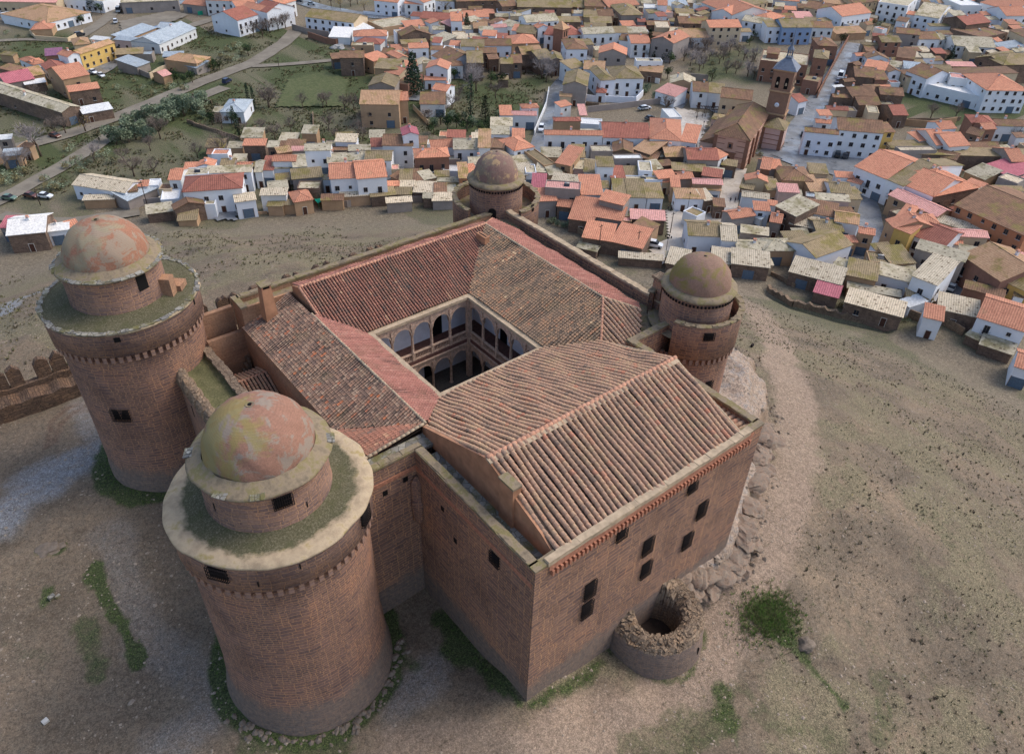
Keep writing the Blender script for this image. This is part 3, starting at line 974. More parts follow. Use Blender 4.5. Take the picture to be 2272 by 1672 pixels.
def arcade(org, ax, out, L, nb=5):
    """two storey arcade; ax along the side, out = direction away from the courtyard"""
    o = Vector(org); ax = Vector(ax); out = Vector(out); z = Vector((0, 0, 1))
    W = L / nb; r = W / 2 - .2; th = .38
    base = MB()

    def P(u, h, k): return o + ax * u + z * h + out * k
    for (cap_z, top_z) in ((14.5, 16.55), (7.9, 10.0)):
        for b in range(nb):
            uc = (b + .5) * W
            N = 12
            arc = [(uc - r * math.cos(PI * i / N), cap_z + r * math.sin(PI * i / N)) for i in range(N + 1)]
            for k, flip in ((0, False), (th, True)):
                prev = None
                for i in range(N):
                    u0, h0 = arc[i]; u1, h1 = arc[i + 1]
                    q = [P(u0, h0, k), P(u1, h1, k), P(u1, top_z, k), P(u0, top_z, k)]
                    base.face(q[::-1] if flip else q)
                for (ua, ub) in ((b * W, uc - r), (uc + r, (b + 1) * W)):
                    q = [P(ua, cap_z, k), P(ub, cap_z, k), P(ub, top_z, k), P(ua, top_z, k)]
                    base.face(q[::-1] if flip else q)
            for i in range(N):
                u0, h0 = arc[i]; u1, h1 = arc[i + 1]
                base.face([P(u0, h0, 0), P(u0, h0, th), P(u1, h1, th), P(u1, h1, 0)])
            for i in range(N):   # raised archivolt
                a0 = PI * i / N; a1 = PI * (i + 1) / N
                R = r + .16
                base.face([P(uc - r * math.cos(a0), cap_z + r * math.sin(a0), -.06), P(uc - r * math.cos(a1), cap_z + r * math.sin(a1), -.06),
                           P(uc - R * math.cos(a1), cap_z + R * math.sin(a1), -.06), P(uc - R * math.cos(a0), cap_z + R * math.sin(a0), -.06)])
                base.face([P(uc - R * math.cos(a0), cap_z + R * math.sin(a0), -.06), P(uc - R * math.cos(a1), cap_z + R * math.sin(a1), -.06),
                           P(uc - R * math.cos(a1), cap_z + R * math.sin(a1), 0), P(uc - R * math.cos(a0), cap_z + R * math.sin(a0), 0)])
            if b:            # carved shields in the spandrels
                base.obox(P(b * W, cap_z + 1.15, -.07), ax * .22, out * .07, z * .3); base.obox(P(b * W, cap_z + .55, -.06), ax * .13, out * .06, z * .25)
        base.obox(P(L / 2, top_z - .12, -.09), ax * L / 2, out * .085, z * .1)
    arc_o = part(base, 'arcade', M['carved'])
    for (z0, z1) in ((11.62, 14.5), (4.5, 7.9)):
        for b in range(1, nb):
            mb = MB(); c_ = P(b * W, 0, th / 2)
            mb.lathe((c_.x, c_.y), [(.26, z0), (.26, z0 + .12), (.17, z0 + .25), (.19, z0 + .9), (.15, z1 - .45), (.18, z1 - .38), (.28, z1 - .05), (.28, z1)], n=10)
            part(mb, 'column', M['carved'], arc_o)
    mb = MB()
    mb.obox(P(L / 2, 11.55, th / 2), ax * L / 2, out * .16, z * .07); mb.obox(P(L / 2, 10.6, th / 2), ax * L / 2, out * .14, z * .1)
    for b in range(nb):
        for i in range(10):
            c_ = P(b * W + .35 + (W - .7) * i / 9, 0, th / 2)
            mb.lathe((c_.x, c_.y), [(.045, 10.7), (.085, 10.92), (.04, 11.2), (.07, 11.48)], n=5)
        if b: mb.obox(P(b * W, 11.06, th / 2), ax * .2, out * .2, z * .55)
    part(mb, 'balustrade', M['carved'], arc_o)


arcade((CX0, CY1, 0), (1, 0, 0), (0, 1, 0), CX1 - CX0)
arcade((CX1, CY1, 0), (0, -1, 0), (1, 0, 0), CY1 - CY0)
arcade((CX1, CY0, 0), (-1, 0, 0), (0, -1, 0), CX1 - CX0)
arcade((CX0, CY0, 0), (0, 1, 0), (-1, 0, 0), CY1 - CY0)
mb = MB()
for (a, b) in ((CX0, CY0), (CX1, CY0), (CX1, CY1), (CX0, CY1)):
    mb.box(a - .3, a + .3, b - .3, b + .3, 4.5, 16.54)
part(mb, 'corner_pier', M['carved'])


# ---------------------------------------------------------------- towers
def rgh(seed, amp=.06, zs=3.0):
    def f(a, z):
        return amp * (float(vnoise(np.array(math.cos(a) * 5 + 20 + z * zs), np.array(math.sin(a) * 5 + 20), seed)) - .5) * 2
    return f


def blocks(c, r, z0, z1, n, dep, frac=.55, a0=0, a1=2 * PI, mat='stone_hi', name='corbel_table', parent=None, o=(0, 0)):
    mb = MB()
    for i in range(n):
        a = a0 + (a1 - a0) * (i + .5) / n
        d = Vector((math.cos(a), math.sin(a), 0)); t = Vector((-d.y, d.x, 0))
        mb.obox(Vector((c[0] - o[0], c[1] - o[1], (z0 + z1) / 2)) + d * (r + dep / 2), t * (PI * r / n * frac * (a1 - a0) / 2 / PI), d * dep / 2, Vector((0, 0, (z1 - z0) / 2)))
    return mb


def dome_profile(r, h, z0, n=14):
    return [(r * math.cos(PI / 2 * k / n) ** .92 if k < n else .12, z0 + h * math.sin(PI / 2 * k / n)) for k in range(n + 1)]


def big_tower(c, zb, dmat, seed, flare=True, ter='terrace'):
    org = (c[0], c[1], 0)
    mb = MB()
    prof = [(8.0, zb - 2.5), (7.95, zb + .3), (7.6, zb + 2.2), (7.45, zb + 4.2), (7.3, zb + 5.2), (7.25, 9), (7.3, 18.5), (7.3, 19.25)] if flare else \
        [(7.35, zb - 2.5), (7.3, zb + 1.2), (7.15, zb + 1.8), (7.15, 9), (7.3, 18.5), (7.3, 19.25)]
    mb.lathe((0, 0), prof, n=96, rough=rgh(seed, .07, .8))
    tw = local_part(mb, 'tower', M['stone'], org)
    mb = MB(); mb.lathe((0, 0), [(7.3, 19.25), (7.82, 19.4), (7.86, 22.15)], n=96, rough=rgh(seed + 1, .05, 1))
    local_part(mb, 'parapet', M['stone_hi'], org, tw)
    mb = blocks((0, 0), 7.25, 18.55, 19.3, 62, .5)
    local_part(mb, 'corbel_table', M['stone_hi'], org, tw)
    # terrace with rim
    mb = MB(); mb.lathe((0, 0), [(7.86, 22.0), (8.05, 22.15), (8.0, 22.32), (7.0, 22.4), (6.2, 22.36), (4.5, 22.75)], n=96, rough=rgh(seed + 2, .14, 0))
    local_part(mb, 'terrace', M[ter], org, tw)
    mb = MB(); mb.lathe((0, 0), [(4.95, 22.3), (4.85, 23.2), (4.8, 26.35)], n=64, rough=rgh(seed + 3, .04, 2))
    dr = local_part(mb, 'drum', M['stone_hi'], org, tw)
    mb = MB(); mb.lathe((0, 0), [(4.8, 26.25), (5.3, 26.42), (5.38, 26.58), (5.2, 26.7), (4.6, 27.05), (4.15, 27.3)], n=72, rough=rgh(seed + 4, .1, 3))
    local_part(mb, 'drum_cornice', M['coping'], org, tw)
    mb = MB()
    mb.lathe((0, 0), dome_profile(4.15, 3.95, 27.0, 20), n=80, rough=rgh(seed + 5, .09, 1.3))
    local_part(mb, 'dome', M[dmat], org, tw)
    mb = MB(); mb.lathe((0, 0), [(.12, 30.85), (.2, 30.97), (.34, 30.99)], n=12); mb.lathe((0, 0), [(.16, 31.0), (.001, 31.0)], n=12, mi=1)
    local_part(mb, 'dome_oculus', [M['coping'], M['dark']], org, tw)
    return tw


FC = (-13.2, 17.3); LC = (-13.6, 53.5); TC = (37.1, 53.0); RC = (37.9, 16.8)
tF = big_tower(FC, -1.6, 'domeF', 3)
tL = big_tower(LC, -.6, 'domeL', 13, flare=False, ter='terraceL')


def cyl_pt(c, px, py, z): 
    """point where the pixel ray meets height z, as an angle round c"""
    p = at(px, py, z); return math.atan2(p[1] - c[1], p[0] - c[0])


def cyl_hit(c, r, px, py):
    d = ray(px, py); o = CP
    a = d[0] ** 2 + d[1] ** 2; b = 2 * ((o[0] - c[0]) * d[0] + (o[1] - c[1]) * d[1]); cc = (o[0] - c[0]) ** 2 + (o[1] - c[1]) ** 2 - r * r
    t = (-b - math.sqrt(max(0, b * b - 4 * a * cc))) / (2 * a)
    return o + d * t


def tower_grille(c, r, px, py, wd, ht, parent, depth=.22):
    p = cyl_hit(c, r, px, py); n = (p[0] - c[0], p[1] - c[1])
    grille(tuple(p), n, wd, ht, parent, depth)


tower_grille(FC, 4.82, 628, 1112, 1.5, 1.15, tF, .1)
tower_grille(FC, 7.85, 483, 1272, 1.7, 1.2, tF, .2)
tower_grille(FC, 7.85, 808, 1142, 1.3, 1.6, tF, .25)
tower_grille(LC, 7.2, 269, 920, 2.0, 1.5, tL, .3)
for c, r, px, py, wd, ht, pr in ((LC, 7.86, 260, 754, .3, .28, tL), (FC, 4.82, 476, 1124, .06, .4, tF), (FC, 4.82, 681, 1118, .06, .3, tF), (LC, 4.82, 315, 624, .55, .95, tL),
                                 (LC, 4.82, 380, 632, .45, .8, tL), (LC, 7.86, 430, 667, .12, .45, tL), (FC, 7.86, 573, 1296, .05, .25, tF), (FC, 7.86, 666, 1256, .05, .25, tF)):
    p = Vector(cyl_hit(c, r, px, py)); n = Vector((p.x - c[0], p.y - c[1], 0)).normalized(); t = Vector((-n.y, n.x, 0))
    mb = MB(); mb.obox(p - n * .03, t * wd, n * .07, Vector((0, 0, ht))); part(mb, 'window', M['dark'], pr)
# porch block beside the left tower's drum
a = cyl_pt(LC, 375, 650, 22.5)
mb = MB()
for da, rr in ((0, 5.2),):
    d = Vector((math.cos(a), math.sin(a), 0)); t = Vector((-d.y, d.x, 0))
    mb.obox(Vector((LC[0], LC[1], 23.3)) + d * 5.2, t * .6, d * .75, Vector((0, 0, 1.2)))
    mb.obox(Vector((LC[0], LC[1], 22.7)) + d * 5.6 + t * 1.4, t * .8, d * .8, Vector((0, 0, .35)))
part(mb, 'stair_head', M['ochre_wall'], tL)
# slate slabs lying on the cornices
for c, lst in ((FC, ((412, 1005), (487, 1100), (572, 1094), (728, 972))), (LC, ((125, 590), (200, 650), (330, 535)))):
    mb = MB()
    for px, py in lst:
        p = at(px, py, 26.72); a = math.atan2(p[1] - c[1], p[0] - c[0])
        d = Vector((math.cos(a), math.sin(a), 0)); t = Vector((-d.y, d.x, 0))
        for k in (-.36, 0, .36):
            mb.obox(Vector((c[0], c[1], 26.79)) + d * 5.05 + t * k, t * .16, d * .5 + Vector((0, 0, -.08)), Vector((0, 0, .035)))
    part(mb, 'slate_slab', M['slate'], tF if c is FC else tL)


def slab_ring(c, r0, r1, z, n, name, parent, a0=0, a1=2 * PI, drop=.0, skip=.15, mat='slate'):
    """ragged flagstones laid round a rim"""
    mb = MB()
    for i in range(n):
        if random.random() < skip: continue
        a = a0 + (a1 - a0) * (i + random.uniform(.3, .7)) / n; d = Vector((math.cos(a), math.sin(a), 0)); t = Vector((-d.y, d.x, 0))
        ra, rb = r0 + random.uniform(-.15, .15), r1 + random.uniform(-.22, .16); w_ = (a1 - a0) * (r0 + r1) / 4 / n * random.uniform(.95, 1.12)
        mb.obox(Vector((c[0], c[1], z + random.uniform(0, .04))) + d * (ra + rb) / 2, t * w_ + d * random.uniform(-.06, .06), d * (rb - ra) / 2 + Vector((0, 0, -drop)), Vector((0, 0, .045)))
    part(mb, name, M[mat], parent)


slab_ring(LC, 7.6, 8.08, 22.38, 74, 'slate_edging', tL, skip=0)
slab_ring(LC, 4.95, 5.36, 26.68, 46, 'slate_edging', tL, drop=.06, skip=0)


def gallery_tower(c, r, rt, zf_, zr, rd, rdome, zd, h, open_a, open_w, dmat, seed):
    """round corner tower whose parapet is open towards the castle"""
    org = (c[0], c[1], 0)
    mb = MB(); mb.lathe((0, 0), [(r + .2, -5), (r + .05, 2), (r, 15.6), (r, 16.0)], n=72, rough=rgh(seed, .05, .8))
    tw = local_part(mb, 'tower', M['stone'], org)
    mb = blocks((0, 0), r - .05, 15.3, 16.05, 46, .42); local_part(mb, 'corbel_table', M['stone_hi'], org, tw)
    a0 = open_a + open_w; a1 = open_a - open_w + 2 * PI
    mb = MB()
    for prof, rv in (([(r - .1, 16.0), (rt, 16.1), (rt + .05, zr)], 0), ([(rt - .45, zr), (rt - .45, zf_)], 1)):
        mb.lathe((0, 0), prof, n=64, a0=a0, a1=a1, rough=rgh(seed + 1, .05, 1))
    for aa in (a0, a1):
        ca, sa = math.cos(aa), math.sin(aa)
        q = [((rt - .45) * ca, (rt - .45) * sa, 16.0), (rt * ca, rt * sa, 16.0), (rt * ca, rt * sa, zr), ((rt - .45) * ca, (rt - .45) * sa, zr)]
        mb.face(q); mb.face(q[::-1])
    local_part(mb, 'parapet', M['stone_hi'], org, tw)
    mb = MB(); mb.lathe((0, 0), [(rt - .5, zr - .1), (rt + .1, zr - .06), (rt + .08, zr + .1), (rt - .5, zr + .13), (rt - .52, zr - .1)], n=64, a0=a0, a1=a1, rough=rgh(seed + 2, .12, 2))
    local_part(mb, 'coping', M['coping'], org, tw)
    mb = MB(); mb.lathe((0, 0), [(r + .3, zf_ - .02), (.01, zf_)], n=48)
    local_part(mb, 'terrace', M['coping'], org, tw)
    mb = MB(); mb.lathe((0, 0), [(rd, zf_ - .3), (rd, zd - .5)], n=56, rough=rgh(seed + 3, .03, 2))
    local_part(mb, 'drum', M['stone_hi'], org, tw)
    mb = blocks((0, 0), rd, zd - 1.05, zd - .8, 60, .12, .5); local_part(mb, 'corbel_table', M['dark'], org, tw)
    mb = MB(); mb.lathe((0, 0), [(rd, zd - .6), (rd + .28, zd - .5), (rd + .3, zd - .3), (rd - .1, zd), (rdome - .1, zd + .06)], n=64, rough=rgh(seed + 4, .1, 3))
    local_part(mb, 'drum_cornice', M['coping'], org, tw)
    mb = MB(); mb.lathe((0, 0), dome_profile(rdome, h, zd - .1, 18), n=64, rough=rgh(seed + 5, .07, 1.3))
    local_part(mb, 'dome', M[dmat], org, tw)
    mb = MB(); mb.lathe((0, 0), [(.12, zd + h - .18), (.18, zd + h - .1), (.001, zd + h - .1)], n=10)
    local_part(mb, 'dome_oculus', M['dark'], org, tw)
    return tw


tT = gallery_tower(TC, 5.6, 6.15, 18.1, 19.9, 3.75, 3.12, 23.0, 3.6, math.radians(230), math.radians(36), 'domeT', 23)
tR = gallery_tower(RC, 4.85, 5.3, 18.2, 20.5, 3.95, 3.45, 23.2, 3.35, math.radians(158), math.radians(36), 'domeR', 33)


def arch_door(c, r, px, py, wd, ht, z0, parent):
    p = Vector(cyl_hit(c, r, px, py)); n = Vector((p.x - c[0], p.y - c[1], 0)).normalized(); t = Vector((-n.y, n.x, 0))
    b = Vector((c[0], c[1], z0)) + n * (r + .015)
    mb = MB()
    pts = [b - t * wd + n * 0, b + t * wd]
    pts += [b + Vector((0, 0, ht)) + t * wd * math.cos(PI * k / 8) + Vector((0, 0, wd * math.sin(PI * k / 8))) for k in range(9)]
    q = [p_ + n * .05 for p_ in pts]
    mb.face(q)
    for i in range(len(pts)):
        j = (i + 1) % len(pts); mb.face([q[i], pts[i] - n * .3, pts[j] - n * .3, q[j]])
    part(mb, 'doorway', M['dark'], parent)


slab_ring(TC, 5.6, 6.3, 20.06, 46, 'rim_stones', tT, math.radians(266), math.radians(554), skip=0, mat='coping')
slab_ring(RC, 4.85, 5.42, 20.64, 44, 'rim_stones', tR, math.radians(194), math.radians(482), skip=0, mat='coping')

arch_door(TC, 3.78, 1092, 470, .56, 1.15, 18.1, tT)
arch_door(RC, 3.98, 1546, 715, .62, .85, 18.2, tR)
tower_grille(RC, 5.36, 1573, 747, 1.25, .95, tR, .15)
tower_grille(RC, 4.86, 1571, 855, 1.0, 1.3, tR, .2)
tower_grille(TC, 6.2, 1182, 461, .5, 1.0, tT, .05)
# stone pier beside the right tower
mb = MB(); mb.box(36.0, 37.0, 20.5, 21.8, 17, 22.0); part(mb, 'pier', M['stone_hi'], tR)
mb = MB(); mb.prism(rough_rect([(35.8, 20.3), (37.2, 20.3), (37.2, 22.0), (35.8, 22.0)], .5, .12), 22.0, 22.3, bot=True); part(mb, 'coping', M['rubble'], tR)

# ruined round bastion at the foot of the front wall
BC = (16.0, -1.1)
bas = empty('ruined_bastion', (BC[0], BC[1], -2.5), 0, 'ruined round stone bastion with an open hollow top against the foot of the castle wall', 'bastion')
PORG[bas.name] = (BC[0], BC[1], -2.5)
mb = MB()
nn, ra = 60, None
prof_r = [(5.3, -4.5), (5.25, -2.2), (5.0, -.5), (4.85, 1.0), (4.5, 1.35), (4.1, 1.6), (3.7, 1.75), (3.3, 1.8), (2.9, 1.7), (2.5, 1.4), (2.2, .6), (2.0, -2.6)]
nn = 96
vs = []; NR = len(prof_r)
for k, (r, z) in enumerate(prof_r):
    for i in range(nn):
        a = 2 * PI * i / nn
        up = max(0, math.sin(a + .1))
        q = 1 if z > .5 else .15
        zz = z + (2.6 * up ** 1.3 * min(1, (5 - r) * .8) if z > .9 else 0) + q * (.55 * (float(vnoise(np.array(a * 5.1), np.array(r * 2.0), 7)) - .5) + random.uniform(-.1, .1))
        rr = r + q * random.uniform(-.1, .1)
        vs.append((rr * math.cos(a) - max(0, 3.6 - r) * .2, rr * math.sin(a) - max(0, 3.6 - r) * .3, zz + 2.5))
fs = [(k * nn + i, k * nn + (i + 1) % nn, (k + 1) * nn + (i + 1) % nn, (k + 1) * nn + i) for k in range(NR - 1) for i in range(nn)]
uvs = []
for k, f in enumerate(fs):
    i = k % nn; kk = k // nn
    ua, ub = 5 * 2 * PI * i / nn, 5 * 2 * PI * (i + 1) / nn
    va, vb = prof_r[kk][1] + 5 + max(0, kk - 3) * .35, prof_r[kk + 1][1] + 5 + max(0, kk - 2) * .35
    uvs.append([(ua, va), (ub, va), (ub, vb), (ua, vb)])
mb.idx(vs, fs[:3 * nn], uvs[:3 * nn], mi=0, sm=True)
for f, u in zip(fs[3 * nn:], uvs[3 * nn:]):
    mb.f.append(f); mb.uv.append(u); mb.t.append(.5); mb.mi.append(1); mb.sm.append(False)
bm_ = mb.build('wall', [M['stone'], M['rubble']], bas)
mb = MB()
for _ in range(420):
    a = random.uniform(0, 2 * PI); r = random.uniform(2.7, 4.75); up = max(0, math.sin(a + .1))
    z = float(np.interp(-r, [-4.78, -4.1, -3.3, -2.5], [1.0, 1.6, 1.8, 1.4])) + 2.6 * up ** 1.3 * min(1, (5 - r) * .8) + 2.5
    sx = random.uniform(.1, .3); t1 = Vector((random.gauss(0, 1), random.gauss(0, 1), random.gauss(0, .3))).normalized(); t2 = t1.cross(Vector((0, 0, 1))).normalized(); t3 = t1.cross(t2)
    mb.obox((r * math.cos(a) - max(0, 3.6 - r) * .2, r * math.sin(a) - max(0, 3.6 - r) * .3, z), t1 * sx, t2 * sx * .7, t3 * sx * .5)
mb.build('rubble', M['rubble'], bas)
mb = MB(); mb.lathe((-.3, -.4), [(2.2, .4), (.01, .35)], n=20); o_ = mb.build('hollow_floor', M['under'], bas)
mb = MB(); mb.obox((1.2, -4.9, 1.6), (.06, 0, 0), (0, .12, 0), (0, 0, .5)); mb.build('arrow_slit', M['dark'], bas)

# ================================================================== THE GROUND
def G2(*pts): return [tuple(ground_at(px, py)[:2]) for px, py in pts]


def F2(*pts): return [tuple(at(px, py, TZ)[:2]) for px, py in pts]


def axis(lo, a, b, hi, s):
    c = list(np.arange(a, b + s, s))
    st = s; v = a; l = []
    while v > lo: st = min(st * 1.13, 60); v -= st; l.append(v)
    st = s; v = b + s; r = []
    while v < hi: st = min(st * 1.13, 60); v += st; r.append(v)
    return np.array(l[::-1] + c + r)


gx = axis(-1500, -62, 128, 2600, .62); gy = axis(-1500, -44, 128, 2600, .62)
X, Y = np.meshgrid(gx, gy)
Z = hz(X, Y)
nv = X.size
me = bpy.data.meshes.new('ground')
nxx, nyy = len(gx), len(gy)
me.vertices.add(nv)
me.vertices.foreach_set('co', np.stack([X, Y, Z], -1).ravel())
ii = (np.arange(nyy - 1)[:, None] * nxx + np.arange(nxx - 1)[None, :]).ravel()
quads = np.stack([ii, ii + 1, ii + nxx + 1, ii + nxx], -1)
me.loops.add(quads.size); me.loops.foreach_set('vertex_index', quads.ravel())
me.polygons.add(len(quads)); me.polygons.foreach_set('loop_start', np.arange(len(quads)) * 4)
me.polygons.foreach_set('use_smooth', np.ones(len(quads), bool))
me.update(); me.validate()
ground = bpy.data.objects.new('ground', me); C.objects.link(ground); tag(ground, kind='structure')

nA = fbm(X / 9, Y / 9, 61); nB = fbm(X / 3, Y / 3, 62); nC = fbm(X / 1.2, Y / 1.2, 63)
slope_t = sstep(TZ + 1, TZ + 6, Z)          # 1 on the hill, 0 in the town
# lush green
gr = np.zeros(X.shape)


def ring(c, r0, r1, k=1.0, a=None):
    global gr
    d = np.hypot(X - c[0], Y - c[1]) + (nB - .5) * 2.4
    v = sstep(r0 - .4, r0 + .2, d) * (1 - sstep(r0 + (r1 - r0) * .5, r1, d)) * k
    gr = np.maximum(gr, v)


def gline(pts, w, k=1.0):
    global gr
    d = pdist(X, Y, pts) + (nB - .5) * w * 1.6 + (nC - .5) * w * .8
    gr = np.maximum(gr, (1 - sstep(w * .4, w, d)) * k)


ring(FC, 7.4, 10.4, .95); ring(LC, 6.8, 10.6, .95); ring(BC, 4.8, 6.0, .6)
gline([(-.6, 0.2), (-.9, 8), (-1.2, 13)], 1.7, .7); gline([(0, -.6), (9, -1.0)], 1.3, .6)
gline([(-6, 10), (-6.5, 14)], 1.6, .55)
gline(G2((205, 1260), (235, 1330), (270, 1380), (308, 1470)), .85, 1.0); gline(G2((205, 1260), (225, 1300)), 1.4, .9)
gline(G2((190, 1400), (215, 1490)), 1.9, .5); gline(G2((105, 1310), (100, 1340)), .8, .6); gline(G2((90, 1225), (130, 1220)), .9, .6)
gline(G2((1690, 1350), (1740, 1400)), 1.9, .9); gline(G2((1760, 1430), (1830, 1520), (1870, 1560)), .9, .6)
gline(G2((1590, 1530), (1620, 1600)), 1.6, .6); gline(G2((1520, 1640), (1600, 1600)), 2.2, .45); gline(G2((1960, 1520), (1950, 1640)), 1.6, .4)
gline(G2((500, 1560), (560, 1660), (760, 1665)), 1.8, .5)
gline(G2((1735, 1220), (1850, 1160), (1900, 1180)), 4, .14); gline(G2((2050, 1130), (2130, 1230)), 4, .25)
gline(G2((30, 1440), (90, 1460)), 2, .25)
gline(G2((1400, 1665), (1500, 1640), (1600, 1590)), 3.4, .42); gline(G2((1650, 1530), (1720, 1600), (1850, 1640)), 2.6, .36); gline(G2((1790, 940), (1850, 1050), (1850, 1160)), 4.5, .2); gline(G2((1900, 1380), (2000, 1500)), 4, .26); gline(G2((2000, 900), (2150, 1000)), 6, .14)
gline([(-11, 73.2), (-38, 73.2)], 1.2, .6)
WX, WY = X + (nA - .5) * 16 + (nB - .5) * 5, Y + (fbm(X / 9, Y / 9, 65) - .5) * 16
town_green = (1 - slope_t) * sstep(.5, .62, fbm(X / 22, Y / 22, 71)) * .4
meadow = inpoly(WX, WY, F2((-60, 90), (560, 55), (740, 95), (900, 200), (1100, 165), (1220, 160), (1190, 290), (950, 300), (800, 335), (560, 335), (440, 400), (160, 425), (-60, 480))) * 1.0
town_green = np.maximum(town_green, meadow * (.4 + .45 * sstep(.45, .68, fbm(X / 13, Y / 13, 72))))
for (pts, k) in (([(370, 90), (470, 60), (520, 80), (480, 115), (400, 120)], .6), ([(620, 110), (640, 90), (735, 100), (720, 135), (610, 150)], .45),
                 ([(600, 185), (700, 150), (820, 165), (810, 215), (780, 240), (610, 240)], .8), ([(590, 250), (700, 250), (700, 330), (590, 320)], .5),
                 ([(2005, 215), (2272, 240), (2272, 262), (2000, 262)], 1.0), ([(0, 110), (110, 95), (160, 120), (60, 150), (0, 150)], .6),
                 ([(0, 220), (60, 200), (120, 250), (60, 290), (0, 270)], .6), ([(1500, 130), (1680, 90), (1690, 190), (1500, 190)], .55),
                 ([(1140, 165), (1230, 150), (1210, 250), (1140, 240)], .4), ([(0, 40), (80, 45), (90, 85), (0, 90)], .5)):
    p = F2(*pts); ins = inpoly(WX, WY, p)
    town_green = np.maximum(town_green, ins * k * (.4 + .9 * nA))
gr = np.maximum(gr, town_green)
# dry grass
dry = sstep(.46, .62, nA * .5 + nB * .35 + nC * .15) * .75
dry = np.maximum(dry, sstep(.45, .65, nA) * sstep(52, 70, np.hypot(X - 12, Y - 28)) * .58)
dry = np.where(Z < TZ + 4, np.maximum(dry, .3 + .4 * meadow), dry)
# camera side court is barer
bare = (1 - sstep(-6, 8, X + .4 * Y * 0)) * (Y < 74)
dry = dry * (1 - .65 * bare)
west = ((Y > 74.5) & (Z > TZ + 2)); dry = np.where(west, np.clip(dry + .3, 0, 1), dry)
# pale trodden path and blue-grey gravel
pa = np.zeros(X.shape); gv = np.zeros(X.shape)


def pline(pts, w, k=1.0):
    global pa
    d = pdist(X, Y, pts) + (nB - .5) * w * .8
    pa = np.maximum(pa, (1 - sstep(w * .55, w, d)) * k)


def vline(pts, w, k=1.0):
    global gv
    d = pdist(X, Y, pts) + (nB - .5) * w * .9
    gv = np.maximum(gv, (1 - sstep(w * .4, w, d)) * k)


pline(G2((1650, 640), (1700, 715), (1730, 780), (1765, 900), (1770, 1000), (1730, 1120), (1640, 1330), (1560, 1480), (1420, 1590), (1200, 1665)), 4.2, .85)
pline(G2((1180, 1660), (900, 1665)), 3, .6)
vline(G2((0, 1150), (110, 1060), (230, 1000)), 4.2, .8); vline(G2((230, 1000), (190, 900)), 3, .4)
vline(G2((0, 700), (40, 665), (110, 640)), 3.4, 1.0)
vline(G2((250, 1180), (330, 1420), (450, 1520)), 3, .22); vline(G2((350, 1660), (480, 1580)), 3, .3)
vline(G2((940, 1500), (880, 1560)), 3, .35)
trk = pdist(X, Y, G2((105, 990), (115, 935), (150, 905), (200, 895)))
trk2 = pdist(X, Y, G2((120, 985), (135, 940), (165, 915), (210, 903)))
tr = np.maximum(np.exp(-(trk / .35) ** 2), np.exp(-(trk2 / .35) ** 2)) * .7
ledge = inpoly(X, Y, LEDGE) * 1.0
town = (1 - slope_t)
for nm, arr in (('green', gr), ('dry', dry), ('path', pa), ('gravel', gv), ('track', tr), ('ledge', ledge), ('town', town)):
    a_ = me.attributes.new(nm, 'FLOAT', 'POINT'); a_.data.foreach_set('value', np.clip(arr, 0, 1).astype(np.float32).ravel())


